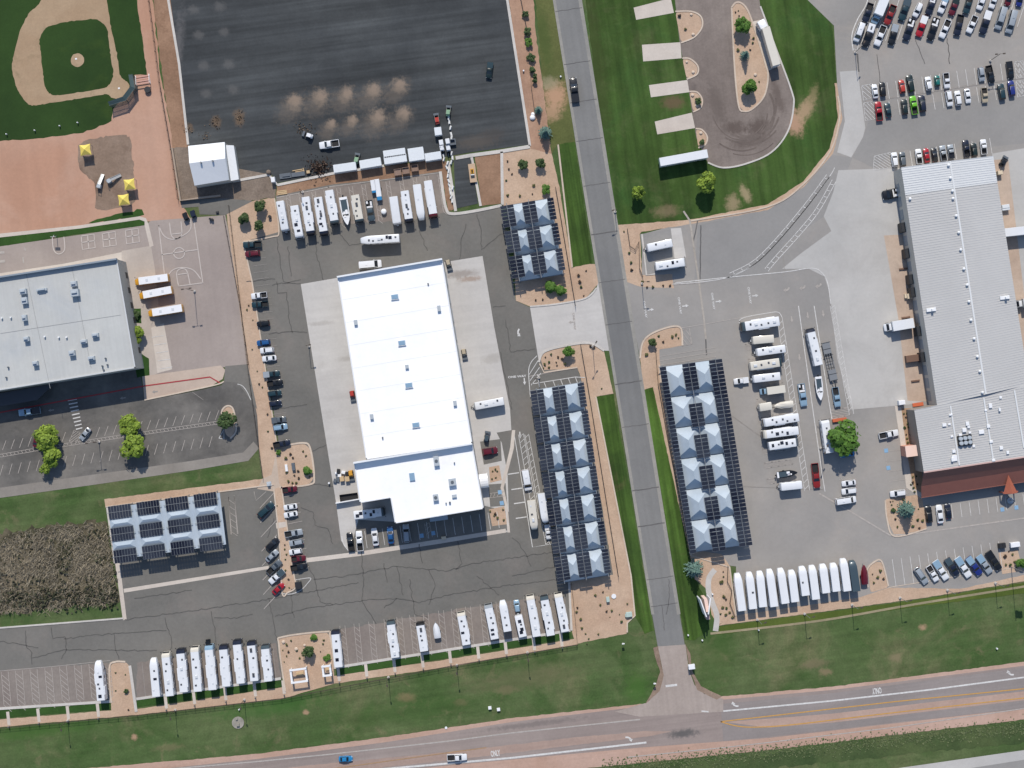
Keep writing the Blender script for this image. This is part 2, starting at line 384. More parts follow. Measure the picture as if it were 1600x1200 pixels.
sheet('shed_yard', [(282, 312), (352, 310), (395, 314), (352, 336), (312, 335), (310, 323), (284, 325)], M_main, 3)
sheet('grass_strip', [(-60, 378), (0, 371), (125, 357), (218, 343), (226, 346), (226, 352), (120, 366), (0, 385), (-60, 394)], M_bed, 2, .12)
sheet('grass_patch', [(130, 350), (160, 341), (222, 326), (224, 337), (160, 347)], M_bed, 3, .3)
sheet('footpath', [(-60, 372), (0, 365), (125, 352), (218, 338), (228, 341), (232, 350), (240, 384), (234, 386), (226, 352), (226, 346), (218, 343), (125, 357), (0, 371), (-60, 378)], M_walk, 3)
sheet('playground', [(-60, 394), (0, 385), (226, 352), (236, 345), (352, 336), (357, 360), (389, 572), (345, 574), (240, 586), (180, 404), (0, 432), (-60, 442)], ground('court_pavement', rgb(162, 150, 143), rgb(172, 160, 152), .03, .2, 1.2, .05, .06, .93, stripes=[(R(97), 2.5, .03, 2)]), 1)
sheet('school_walk', [(-60, 440), (0, 427), (100, 412), (190, 394), (194, 420), (-60, 470)], M_walk, 2)
sheet('school_plaza', [(190, 392), (236, 384), (242, 420), (250, 500), (262, 577), (240, 586), (205, 590), (190, 450)], ground('plaza_concrete', rgb(186, 174, 163), rgb(196, 185, 174), .05, .3, 1.4, .05, .06), 2)
sheet('plaza_paving', [(236, 512), (256, 505), (269, 577), (246, 583)], M_walk, 3)
sheet('planting_bed', [(205, 482), (220, 482), (221, 505), (206, 505)], M_bed, 4, .1)
sheet('planting_bed', [(208, 545), (233, 560), (234, 586), (214, 590)], M_bed, 4, .1)
sheet('school_lot', [(-60, 590), (0, 585), (215, 555), (226, 626), (300, 612), (346, 602), (362, 575), (386, 570), (402, 650), (405, 700), (388, 720), (300, 735), (150, 757), (0, 778), (-60, 786)], M_school, 2)
sheet('school_drive_edge', [(-60, 770), (0, 762), (150, 741), (300, 720), (380, 707), (396, 690), (405, 700), (388, 720), (300, 735), (150, 757), (0, 778), (-60, 786)], ground('gutter', rgb(140, 134, 126), rgb(152, 146, 138), .05, .3, 1.3, .08, .08), 3)
sheet('school_forecourt', [(222, 588), (345, 571), (352, 578), (348, 592), (330, 603), (226, 626)], ground('forecourt', rgb(192, 172, 156), rgb(202, 184, 168), .05, .3, 1.4, .06, .06), 3)
sheet('entrance_road_end', [(352, 572), (387, 569), (402, 640), (372, 598), (350, 596)], M_main, 3)
sheet('school_island', [(347, 640), (356, 634), (364, 640), (368, 672), (360, 685), (352, 678)], M_tan, 4, 0, 1.0)
sheet('brush_soil', [(-60, 838), (0, 832), (60, 822), (166, 812), (178, 880), (187, 940), (100, 948), (0, 960), (-60, 964)], M_brushsoil, 1, 1.1)
sheet('gravel_border', [(352, 312), (395, 314), (428, 308), (437, 362), (380, 378), (394, 440), (432, 690), (440, 756), (448, 815), (462, 917), (448, 926), (438, 926), (434, 850), (428, 762), (165, 792), (163, 780), (411, 748), (402, 690), (389, 585), (357, 360)], M_tan, 1, .1)
sheet('brown_bank', [(432, 288), (520, 271), (600, 260), (692, 247), (705, 262), (708, 326), (700, 330), (690, 270), (600, 281), (520, 290), (432, 308)], M_brown, 2, .2)
MAIN = [(380, 378), (437, 362), (431, 306), (520, 288), (600, 280), (688, 268), (700, 334), (784, 321), (806, 470), (828, 480), (842, 552), (850, 578), (902, 576), (908, 592), (958, 898), (889, 906), (894, 985), (700, 1017), (523, 1046), (440, 1060), (210, 1092), (172, 1096), (-60, 1114), (-60, 985), (0, 980), (193, 968), (179, 878), (168, 791), (428, 757), (437, 700), (394, 440)]
sheet('parking_lot', MAIN, M_main, 2)
sheet('parking_stall_wear', [(432, 308), (520, 291), (600, 283), (687, 271), (697, 332), (640, 345), (520, 350), (440, 360)], ground('stall_wear', rgb(136, 126, 119), rgb(146, 137, 129), .06, .3, 1.2, .08, .08), 3, .3)
sheet('parking_stall_wear', [(-60, 1052), (0, 1048), (170, 1036), (172, 1095), (-60, 1112)], MATS['stall_wear'], 3, .3)
sheet('parking_stall_wear', [(215, 1035), (430, 1005), (440, 1058), (213, 1091)], MATS['stall_wear'], 3, .3)
sheet('parking_stall_wear', [(520, 985), (700, 955), (880, 925), (892, 984), (523, 1044)], MATS['stall_wear'], 3, .3)
# planters inside the lot
sheet('planter_bed', [(430, 697), (473, 691), (486, 702), (491, 745), (484, 757), (437, 762)], M_tan, 4, 0, 2.0)
sheet('footpath', [(402, 764), (410, 748), (424, 742), (434, 696), (440, 700), (442, 764), (428, 768)], ground('warm_path', rgb(194, 176, 158), rgb(204, 186, 168), .06, .3, 1.4, .06, .07), 3)
sheet('median_bed', [(428, 764), (440, 760), (447, 812), (458, 890), (462, 917), (449, 926), (441, 926), (437, 850)], M_tan, 4, 0, 1.0)
sheet('median_crossing', [(431, 817), (447, 815), (448, 823), (432, 826)], M_walk, 5)
sheet('planter_bed', [(434, 1000), (442, 995), (508, 987), (515, 992), (523, 1062), (446, 1082)], M_tan, 4, 0, 1.6)
sheet('planter_bed', [(172, 1040), (180, 1034), (197, 1034), (203, 1042), (213, 1112), (174, 1116)], M_tan, 4, 0, 1.6)
# concrete apron round the service building
sheet('concrete_apron', [(470, 444), (528, 434), (600, 425), (754, 400), (772, 510), (797, 640), (799, 672), (776, 676), (784, 692), (793, 740), (796, 832), (700, 820), (560, 812), (547, 862), (533, 845), (525, 785)], M_conc, 3)
sheet('front_stalls', [(556, 826), (612, 816), (757, 790), (797, 800), (798, 828), (700, 842), (547, 864)], M_main, 4)
sheet('east_stall', [(750, 690), (782, 686), (784, 720), (756, 726)], M_main, 4)
sheet('east_stalls_accessible', [(763, 757), (790, 755), (793, 790), (766, 792)], M_main, 4)
sheet('planter_bed', [(764, 730), (780, 727), (784, 750), (766, 754)], M_tan, 5)
sheet('planter_bed', [(764, 796), (788, 791), (793, 819), (769, 822)], M_tan, 5)
sheet('concrete_gutter', [(193, 920), (420, 884), (420, 889), (194, 926)], M_walk, 4)
sheet('concrete_gutter', [(478, 872), (560, 862), (690, 842), (790, 826), (791, 832), (690, 849), (560, 869), (478, 879)], M_walk, 5)
sheet('concrete_gutter', [(800, 672), (797, 700), (782, 762), (789, 790), (793, 832), (797, 832), (793, 790), (787, 762), (803, 700), (805, 672)], M_walk, 5)
sheet('concrete_gutter', [(180, 880), (187, 878), (198, 968), (192, 969)], M_walk, 4)
# north lot
sheet('black_lot', [(258, -60), (787, -60), (826, 226), (735, 238), (690, 246), (600, 258), (520, 269), (432, 286), (425, 273), (370, 263), (294, 226), (280, 100)], M_black, 2)
sheet('new_asphalt_lane', [(709, 250), (735, 244), (747, 318), (712, 326)], M_black, 3)
sheet('bare_dirt', [(742, 242), (782, 236), (784, 318), (752, 322)], M_brown, 2, .15, .8)
sheet('bare_dirt', [(694, 268), (700, 262), (712, 326), (704, 330)], M_brown, 3, .15)
sheet('gravel_bed', [(786, 236), (830, 230), (862, 240), (874, 292), (893, 410), (930, 413), (936, 442), (915, 466), (870, 475), (828, 479), (806, 470), (800, 330), (786, 321)], M_tan, 1, .1)
sheet('shrub_bed', [(787, -60), (830, -60), (838, 60), (848, 130), (862, 240), (830, 232), (826, 226)], ground('shrub_soil', rgb(168, 134, 112), rgb(186, 152, 128), .06, .35, 1.5, .1, .14), 1, .2)
sheet('verge', [(832, -60), (862, -60), (866, 0), (898, 222), (872, 226), (862, 240), (848, 130)], ground('patchy_verge', rgb(92, 98, 56), rgb(104, 108, 64), .05, .3, 1.5, .14, .2, spots=[(868, 150, 5, 6, 0, rgb(190, 152, 122), .95), (862, 175, 4, 4, 0, rgb(184, 150, 120), .8), (858, 130, 4, 3, 0, rgb(160, 150, 120), .7), (850, 60, 3, 14, .15, rgb(74, 92, 46), .6)]), 2, .2)
sheet('lawn_strip', [(872, 226), (898, 221), (926, 411), (894, 418)], M_strip, 2, .15)
sheet('driveway', [(828, 479), (870, 475), (915, 466), (932, 450), (938, 430), (953, 548), (944, 548), (920, 536), (880, 541), (850, 550), (842, 566)], M_conc, 3)
sheet('gravel_bed', [(843, 566), (850, 550), (880, 541), (920, 536), (944, 548), (958, 615), (931, 620), (986, 900), (991, 962), (980, 973), (979, 990), (900, 1006), (893, 985), (890, 905), (958, 898), (908, 592), (902, 575), (848, 580)], M_tan, 1, .1)
sheet('striped_corner', [(826, 600), (842, 560), (846, 580), (902, 574), (908, 595)], M_main, 2)
sheet('lawn_strip', [(931, 620), (959, 616), (1021, 985), (1008, 990), (992, 962), (986, 900)], M_strip, 2, .15)
sheet('lawn_strip', [(1003, 609), (1024, 604), (1078, 870), (1086, 905), (1100, 930), (1108, 985), (1085, 1000), (1071, 1000)], M_strip, 1, .15)
# east side
sheet('lawn', [(908, -60), (1262, -60), (1262, 0), (1300, 32), (1308, 150), (1311, 182), (1295, 235), (1255, 285), (1200, 320), (1080, 343), (962, 352), (945, 250)], M_lawn, 1, .15)
LOOP = [(1048, -60), (1178, -60), (1188, 10), (1212, 75), (1236, 140), (1240, 165), (1231, 205), (1205, 238), (1165, 256), (1130, 262), (1106, 254), (1088, 215), (1075, 135), (1062, 66)]
RINGS = []
M_loop2 = ground('gravel_loop', rgb(128, 117, 110), rgb(146, 135, 127), .04, .3, 1.4, .09, .13, .95, stripes=[(R(-83), 1.6, .06, 2)],
                 spots=[(1150, 200, 5, 3, 0, rgb(92, 80, 74), .7), (1185, 200, 5, 4, .5, rgb(90, 78, 72), .7), (1168, 222, 8, 2.5, .2, rgb(96, 84, 78), .6), (1120, 165, 3, 9, .3, rgb(104, 94, 88), .6), (1085, 150, 1.5, 5, .1, rgb(100, 92, 88), .6), (1215, 150, 2, 8, .3, rgb(100, 88, 82), .6)])
sheet('gravel_drive', LOOP, M_loop2, 2)
mb = MB(); rq = random.Random(8)
for i in range(13):
    c = (1163 + rq.uniform(-6, 6), 168 + rq.uniform(-8, 8)); r = rq.uniform(38, 76); a0 = rq.uniform(15, 70) if i % 3 else rq.uniform(-40, 20); a1 = a0 + rq.uniform(50, 110)
    if r > 62: a1 = min(a1, 125)
    ribbon(mb, [P(c[0] + r * .92 * math.cos(R(a)), c[1] + r * math.sin(R(a))).xy for a in [a0 + (a1 - a0) * k / 16 for k in range(17)]], rq.uniform(.25, .7), .036 + i * .0007)
kind(mb.build('tyre_tracks', ground('tyre_track', rgb(108, 97, 91), rgb(120, 109, 102), .1, .5, 1.5, .12, .14), fix=False))
for q in ([(990, 12), (1048, -3), (1053, 20), (994, 31)], [(1003, 70), (1063, 66), (1065, 91), (1005, 96)], [(1014, 133), (1074, 125), (1077, 144), (1017, 152)], [(1023, 190), (1081, 176), (1086, 200), (1027, 210)]):
    sheet('concrete_pad', q, M_walk, 3)
for q in ([(1055, 18), (1080, 18), (1095, 26), (1097, 42), (1085, 58), (1064, 67)], [(1066, 91), (1078, 92), (1090, 103), (1089, 116), (1073, 124)], [(1077, 143), (1089, 144), (1097, 155), (1095, 168), (1083, 175)], [(1087, 201), (1097, 203), (1105, 214), (1102, 226), (1091, 231)]):
    sheet('planter_bed', q, M_tan, 4, 0, 1.5); curb(q[0:], M_kerbtan, .45, .12, smooth=True, name='planter_kerb')
ISL = [(1143, 12), (1150, 4), (1160, 6), (1170, 20), (1182, 55), (1196, 100), (1200, 120), (1194, 150), (1176, 170), (1162, 174), (1154, 165), (1148, 110)]
sheet('planter_bed', ISL, M_tan, 4, 0, 1.0); curb(ISL, M_kerbtan, .5, .12, smooth=True, closed=True, name='planter_kerb')
sheet('concrete_pad', [(1175, 34), (1188, 31), (1204, 62), (1219, 103), (1199, 111), (1186, 62)], M_walk, 3)
curb(LOOP[2:6] + LOOP[6:11], M_kerb, .5, .12, smooth=True, name='drive_kerb')
EAST = [(1262, -60), (1640, -60), (1640, 930), (1600, 905), (1500, 922), (1388, 920), (1345, 935), (1150, 966), (1150, 885), (1080, 876), (1033, 604), (1028, 546), (1066, 540), (1062, 511), (1030, 516), (1005, 530), (1000, 560), (985, 480), (976, 432), (1003, 432), (1003, 366), (1080, 345), (1200, 322), (1255, 288), (1298, 235), (1312, 182), (1309, 150), (1303, 40), (1262, 0)]
sheet('east_lot', EAST, M_east, 2)
sheet('east_lot_verge', [(962, 352), (1080, 343), (1200, 319), (1255, 284), (1296, 232), (1309, 184), (1304, 130), (1308, 130), (1316, 184), (1302, 240), (1258, 292), (1200, 328), (1080, 350), (1003, 362), (1000, 366), (1003, 430), (1050, 428), (1053, 450), (1000, 448), (978, 440), (970, 400)], M_tan, 3, .12)
sheet('darker_paving', [(1090, 352), (1200, 328), (1256, 292), (1300, 242), (1332, 246), (1300, 330), (1225, 380), (1200, 425), (1140, 436), (1085, 436)], M_eastg, 3)
sheet('darker_paving', [(1332, 246), (1352, 205), (1358, 185), (1400, 170), (1640, 130), (1640, 220), (1540, 230), (1400, 235), (1365, 262)], M_eastg, 3)
sheet('paving_joint_lane', [(1312, 112), (1340, 110), (1352, 200), (1348, 215), (1330, 246), (1308, 238), (1320, 190)], M_conc2, 4)
sheet('concrete_yard', [(1222, 420), (1264, 420), (1288, 432), (1297, 460), (1308, 560), (1330, 640), (1420, 632), (1470, 620), (1420, 262), (1310, 266), (1302, 300), (1287, 338), (1299, 361), (1250, 397)], M_conc2, 3)
sheet('dock_paving', [(1381, 368), (1418, 366), (1462, 628), (1418, 626), (1404, 500)], ground('dock_concrete', rgb(188, 166, 148), rgb(198, 178, 160), .06, .3, 1.3, .08, .08, extra=[(rgb(150, 135, 122), .12, .6, .75, .5)]), 4)
sheet('east_yard', [(1550, 240), (1640, 225), (1640, 700), (1600, 640)], M_conc2, 3)
sheet('dock_paving', [(1552, 250), (1575, 248), (1612, 560), (1640, 700), (1598, 620)], MATS['dock_concrete'], 4)
sheet('wash_bay', [(1000, 366), (1062, 356), (1074, 416), (1024, 428), (1008, 428)], M_eastg, 4)
sheet('concrete_pad', [(1048, 357), (1064, 356), (1072, 402), (1054, 404)], M_conc, 5)
sheet('planter_bed', [(1000, 560), (1006, 532), (1030, 515), (1062, 511), (1067, 540), (1030, 546), (1033, 602), (1006, 609)], M_tan, 4, .08)
sheet('gravel_strip', [(1020, 604), (1033, 602), (1078, 858), (1128, 866), (1140, 884), (1150, 966), (1121, 976), (1112, 960), (1104, 920), (1086, 905)], M_tan, 3, .08)
def path_sheet(name, pts, w, mat, level):
    LV['i'] += 1; mb = MB(); ribbon(mb, smooth_line([P(*p).xy for p in pts]), w, level * .01 + LV['i'] * .00011)
    return kind(mb.build(name, mat, fix=False))
path_sheet('footpath', [(1117, 890), (1108, 903), (1107, 922), (1113, 942), (1120, 962), (1118, 986)], 1.7, M_conc, 5)
sheet('gravel_strip', [(1147, 962), (1345, 933), (1388, 918), (1500, 920), (1640, 890), (1640, 902), (1430, 936), (1120, 978)], M_tan, 3, .1)
sheet('lawn_strip', [(1120, 979), (1430, 938), (1640, 904), (1640, 922), (1430, 948), (1280, 970), (1120, 992)], ground('olive_strip', rgb(80, 96, 40), rgb(92, 106, 48), .04, .3, 1.5, .1, .14), 2, .1)
path_sheet('footpath', [(1110, 990), (1280, 970), (1430, 944), (1640, 910)], .7, ground('worn_path', rgb(150, 140, 112), rgb(164, 152, 124), .1, .5, 1.5, .1, .12), 3)
sheet('planter_bed', [(1356, 890), (1366, 878), (1378, 878), (1384, 892), (1388, 918), (1360, 926)], M_tan, 4, 0, 1.0)
sheet('planter_bed', [(1560, 864), (1590, 859), (1598, 892), (1566, 897)], M_tan, 4)
sheet('planter_bed', [(1383, 780), (1440, 772), (1448, 826), (1398, 838), (1386, 812)], M_tan, 4, 0, .8)
sheet('planter_bed', [(1408, 638), (1424, 638), (1436, 690), (1444, 772), (1428, 764), (1415, 700)], ground('brown_gravel', rgb(172, 140, 112), rgb(186, 156, 126), .08, .4, 1.6, .1, .16), 4)
sheet('footpath', [(1398, 634), (1408, 636), (1416, 700), (1426, 762), (1446, 774), (1440, 779), (1416, 762), (1408, 700)], M_walk, 5)
# road
def rx(y, s): return (864 if s < 0 else 907.5) + y * .1605
ROAD = [(rx(-60, -1), -60), (rx(-60, 1), -60), (rx(300, 1), 300), (rx(600, 1), 600), (rx(900, 1), 900), (1070, 1008), (1028, 1012), (rx(900, -1), 900), (rx(600, -1), 600), (rx(300, -1), 300)]
sheet('road', ROAD, M_road, 4)
path_sheet('road_shoulder', [(rx(y, -1) + 2, y) for y in range(-60, 1010, 60)], .9, ground('road_edge', rgb(148, 146, 140), rgb(162, 158, 150), .06, .4, 1.2, .08, .1), 5)
path_sheet('road_shoulder', [(rx(y, 1) - 1, y) for y in range(-60, 1010, 60)], 1.1, MATS['road_edge'], 5)
HW = [(-200, 1235), (0, 1212), (400, 1178), (600, 1152), (800, 1122), (1000, 1100), (1130, 1088), (1300, 1073), (1600, 1034), (1900, 990), (1900, 1080), (1600, 1124), (1200, 1172), (1000, 1192), (900, 1202), (500, 1245), (-200, 1320)]
sheet('highway_shoulder', HW, M_shoulder, 3, .12)
sheet('highway', [(-200, 1248), (400, 1186), (600, 1160), (800, 1128), (1000, 1104), (1130, 1093), (1300, 1078), (1600, 1040), (1900, 996), (1900, 1066), (1600, 1107), (1200, 1153), (1000, 1168), (700, 1196), (400, 1228), (-200, 1296)], M_hwy, 4)
sheet('highway_dark_lane', [(1126, 1100), (1300, 1083), (1600, 1043), (1900, 999), (1900, 1064), (1600, 1106), (1200, 1151), (1130, 1158)], ground('highway_grey', rgb(144, 136, 132), rgb(152, 143, 139), .04, .2, 1.2, .05, .06, stripes=[(R(7.2), 1.2, .05, 2)]), 5)
sheet('highway_median_tint', [(1135, 1128), (1300, 1115), (1600, 1080), (1900, 1035), (1900, 1050), (1600, 1094), (1300, 1129), (1200, 1137)], ground('median_tan', rgb(178, 152, 138), rgb(186, 160, 146), .05, .3, 1.2, .06, .06, stripes=[(R(7.2), 1.2, .05, 2)]), 6)
sheet('highway_centre_tint', [(400, 1204), (700, 1175), (900, 1152), (1010, 1142), (1050, 1143), (1010, 1151), (900, 1164), (700, 1188), (400, 1220)], ground('centre_tan', rgb(166, 144, 133), rgb(176, 152, 139), .05, .3, 1.2, .06, .06, stripes=[(R(7.2), 1.2, .06, 2)]), 5, .12)
sheet('junction_throat', [(1028, 1010), (1071, 1007), (1076, 1045), (1085, 1070), (1100, 1084), (1130, 1092), (1130, 1112), (1000, 1120), (960, 1112), (1010, 1098), (1030, 1080), (1037, 1055)], ground('throat', rgb(166, 153, 144), rgb(176, 163, 154), .05, .3, 1.2, .05, .06, stripes=[(R(-83), 1.4, .05, 2)]), 6)
sheet('corner_gravel', [(1020, 1012), (1028, 1010), (1037, 1055), (1030, 1080), (1008, 1100), (1024, 1072), (1031, 1050)], M_mulch, 7, .12)
sheet('corner_gravel', [(1071, 1007), (1078, 1020), (1082, 1050), (1096, 1072), (1128, 1088), (1120, 1093), (1090, 1078), (1078, 1050)], M_mulch, 7, .12)
sheet('weed_strip', [(900, 1212), (1060, 1196), (1200, 1178), (1400, 1156), (1600, 1130), (1900, 1086), (1900, 1112), (1600, 1160), (1400, 1180), (1200, 1200), (1000, 1230)], ground('dark_weeds', rgb(64, 82, 48), rgb(84, 98, 60), .06, .3, 1.5, .16, .24), 1, .5)
sheet('lower_road', [(900, 1270), (1300, 1215), (1600, 1172), (1900, 1125), (1900, 1260), (900, 1400)], M_conc2, 3)
sheet('lower_road_lane', [(1200, 1250), (1600, 1187), (1900, 1143), (1900, 1240), (1200, 1340)], M_eastg, 4)
# strip of green beds, stubs and gravel along the south fence
sheet('gravel_strip', [(-60, 1128), (0, 1124), (172, 1110), (213, 1108), (440, 1074), (523, 1056), (700, 1030), (900, 998), (903, 1007), (700, 1042), (523, 1068), (440, 1092), (213, 1117), (0, 1136), (-60, 1142)], M_tan, 3, .08)
def bedrow(x0, y0, x1, y1, d0, d1):
    n = 8; top = [(x0 + (x1 - x0) * i / n, y0 + (y1 - y0) * i / n) for i in range(n + 1)]
    sheet('grass_bed', [top[0], top[-1], (x1 + 1, y1 + d1), (x0 + 1, y0 + d0)], M_bed, 4, .08)
    curb([top[0], top[-1]], M_kerb, .8, .10, name='stall_kerb')
bedrow(-60, 1111, 172, 1096, 15, 12); bedrow(213, 1092, 439, 1060, 13, 13); bedrow(524, 1043, 891, 985, 13, 12)
# ---------------------------------------------------------------- painted markings, cracks
MK = {}
ZM = .088
def mk(mat):
    if mat.name not in MK: MK[mat.name] = (MB(), mat, ZM + .0016 * len(MK))
    return MK[mat.name]
def line(pts, w=.17, mat=None, sm=False):
    mb, m, z = mk(mat or M_white); q = [P(*p).xy for p in pts]
    if sm: q = smooth_line(q)
    ribbon(mb, q, w, z)
def poly(pts, mat):
    mb, m, z = mk(mat); mb.add([(P(*p).x, P(*p).y, z) for p in pts], [tuple(range(len(pts)))])
def ladder(pts, wpx, step, mat=None, w=.16, slant=.8, side=1, rails=True, sm=False):
    """two rails with rungs between them"""
    q = [Vector(p) for p in pts]
    if sm: q = smooth_line(q)
    L = []; cum = [0]
    for i in range(1, len(q)): cum.append(cum[-1] + (q[i] - q[i - 1]).length)
    def at(s):
        for i in range(1, len(q)):
            if s <= cum[i] or i == len(q) - 1:
                d = (q[i] - q[i - 1]).normalized(); return q[i - 1] + d * (s - cum[i - 1]), Vector((-d.y, d.x)) * side
    off = []
    for i in range(len(q)):
        d = (q[min(i + 1, len(q) - 1)] - q[max(0, i - 1)]).normalized(); off.append(q[i] + Vector((-d.y, d.x)) * side * wpx)
    if rails: line([tuple(p) for p in q], w, mat); line([tuple(p) for p in off], w, mat)
    s = step * .5
    while s < cum[-1]:
        a, n = at(s); b, n2 = at(max(0, s - slant * wpx)); line([tuple(a), tuple(b + n2 * wpx)], w, mat); s += step
def hatch(quad, step, mat=None, w=.16, outline=True):
    """diagonal hatching in a quad a b c d (px)"""
    a, b, c, d = [Vector(p) for p in quad]; n = max(2, int((b - a).length / step)); 
    for i in range(-n, n + 1):
        t0 = i / n; t1 = t0 + 1.0
        s0 = max(0, -t0); s1 = min(1, 1 - t0) if t0 > 0 else 1.0
        p = lambda s: (a + (b - a) * (t0 + s)).lerp(d + (c - d) * (t0 + s), s)
        if s1 > s0: line([tuple(p(s0)), tuple(p(s1))], w, mat)
    if outline: line([quad[0], quad[1], quad[2], quad[3], quad[0]], w, mat)
def stalls(p0, p1, n, vec, w=.17, mat=None):
    for i in range(n):
        t = i / max(1, n - 1); x = p0[0] + (p1[0] - p0[0]) * t; y = p0[1] + (p1[1] - p0[1]) * t
        line([(x, y), (x + vec[0], y + vec[1])], w, mat)
def arrow(px, py, ang, L=11, turn=0, mat=None, W=1.0):
    c, s = math.cos(ang), math.sin(ang)
    f = lambda x, y: (px + (x * c + y * s), py + (-x * s + y * c))
    mat = mat or M_white
    poly([f(-L / 2, -.9 * W), f(L * .05, -.9 * W), f(L * .05, .9 * W), f(-L / 2, .9 * W)], mat)
    poly([f(L * .05, -2.5 * W), f(L / 2, 0), f(L * .05, 2.5 * W)], mat)
def turn_arrow(px, py, ang, flip=1, L=11, mat=None):
    c, s = math.cos(ang), math.sin(ang); mat = mat or M_white
    f = lambda x, y: (px + (x * c + y * flip * s), py + (-x * s + y * flip * c))
    line([f(-L / 2, 3), f(-L * .2, 2.4), f(L * .05, 0), f(L * .1, -1.5)], .5, mat, True)
    poly([f(L * .1 - 3.4, -1.2), f(L * .1 + 3.2, -1.0), f(L * .15, -5.2)], mat)
def words(txt, px, py, ang, hpx, mat=None, stretch=1.0):
    cu = bpy.data.curves.new('road_lettering', 'FONT'); cu.body = txt; cu.size = hpx / PXM * 1.4; cu.align_x = 'CENTER'; cu.align_y = 'CENTER'; cu.offset = .035 * cu.size
    ob = bpy.data.objects.new('tmp_text', cu); COL.objects.link(ob)
    bpy.context.view_layer.update()
    me = bpy.data.meshes.new_from_object(ob.evaluated_get(bpy.context.evaluated_depsgraph_get())); bpy.data.objects.remove(ob)
    me.materials.clear(); me.materials.append(mat or M_white)
    o = link('road_lettering', me); p = P(px, py); o.location = (p.x, p.y, ZM + .012); o.rotation_euler = (0, 0, ang); o.scale = (stretch, 1, 1)
    return kind(o)
V = (.15, 1.0)
for x in (447, 467, 487, 506, 526, 545, 565, 583, 603, 624, 645, 664, 684):
    y = 306 - (x - 440) * .135
    ladder([(x, y), (x + 9, y + 58)], 5.5, 9, M_worn, .13, -1.0, -1)
line([(432, 309), (520, 291), (600, 281), (686, 270)], .2, M_worn)
for x in (2, 24, 47, 70, 93, 116, 139, 161):
    y = 1050 - x * .09; ladder([(x, y), (x + 4.5, y + 53)], 11, 8, M_worn, .15, -1.0, -1)
line([(-20, 1050), (85, 1041), (172, 1032)], .15, M_worn)
for x in (222, 246, 268, 290, 314, 337, 360, 383, 405, 426):
    y = 1036 - (x - 222) * .14; line([(x, y), (x + 6, y + 56)], .14, M_faint)
for x in (531, 553, 576, 600, 620, 640, 661, 685, 705, 727, 750, 775, 797, 818, 840, 862):
    y = 978 - (x - 531) * .155
    ladder([(x, y), (x + 6, y + 62)], 8, 9, M_faint if x > 780 else M_worn, .13, -1.0, -1)
stalls((391, 384), (430, 690), 30, (22, -3), .13, M_faint)
for i in range(9): stalls((444 + i * 2.1, 776 + i * 14.2), (444 + i * 2.1, 776 + i * 14.2), 1, (22, -4.5), .16, M_worn)
for i in range(8): line([(430 + i * .9, 768 + i * 22.5), (410 + i * .9 - 4, 768 + i * 22.5 + 26)], .2, M_worn)
line([(397, 768), (400, 782), (416, 768)], .16, M_worn); line([(357, 776), (361, 835), (372, 834), (366, 774)], .16, M_worn)
ladder([(357, 776), (362, 835)], 9, 10, M_worn, .14, -.8, -1)
line([(462, 906), (485, 903), (480, 912), (470, 922), (455, 928), (440, 927), (425, 924)], .2, M_white, True)
line([(534, 838), (537, 850), (545, 861)], .3, M_white, True)
stalls((556, 832), (790, 797), 18, (4, 26), .14, M_white)
ladder([(663, 818), (668, 841)], 8, 7, M_worn, .14, .6, -1); ladder([(765, 771), (788, 768)], 7, 6, M_worn, .14, .6, 1)
def wheelchair(px, py, ang=0.0, s=1.0):
    c, d = math.cos(ang), math.sin(ang)
    f = lambda x, y: (px + (x * c + y * d) * s, py + (-x * d + y * c) * s)
    poly([f(-3, -3.2), f(3, -3.2), f(3, 3.2), f(-3, 3.2)], M_blue)
    line([f(-.6, -2.2), f(-.4, .2), f(1.4, .3), f(2.0, 2.0)], .22, M_white)
    line([f(-1.0, -.4), f(-1.7, .8), f(-1.2, 2.0), f(0, 2.3), f(1.0, 1.6)], .2, M_white)
for q in ((659, 837), (677, 833), (781, 769), (784, 786), (1384.5, 704), (1388, 731), (1566, 796), (1588, 793)): wheelchair(*q, ang=R(8))
ladder([(810, 679), (834, 812)], 8, 9, M_white, .16, .7, -1)
line([(804, 682), (832, 855), (862, 850)], .22, M_white)
for (x, y) in ((794, 741), (799, 765), (803, 787), (806, 810)): line([(x, y), (x + 17, y - 2.5)], .35, M_white)
ladder([(820, 679), (853, 852)], 6, 10, M_white, .16, .7, -1)
arrow(812.5, 680, R(-85), 11, mat=M_white); arrow(819.5, 596, R(-85), 11)
words('ONE WAY', 808, 588.5, R(5), 3.2, stretch=1.35)
turn_arrow(810, 521, R(-125), 1, 13)
words('ONE WAY', 897, 502, R(-84), 3.0, M_worn, 1.35); arrow(892.5, 503.5, R(186), 8, mat=M_worn)
line([(839, 556), (830, 566), (826, 580), (828, 612), (829, 620)], .22, M_white, True)
for a in (((841, 563), (827, 585)), ((843, 574), (828, 595)), ((845, 583), (830, 602))): line(a, .2, M_white)
line([(827, 588), (870, 580), (902, 575)], .2, M_worn); line([(830, 600), (899, 589), (914, 590)], .22, M_white)
line([(840, 585), (843, 605)], .22, M_white)
for x in (850, 864, 876, 888, 899): line([(x, 597 - (x - 850) * .15), (x + 4, 607 - (x - 850) * .15)], .2, M_white)
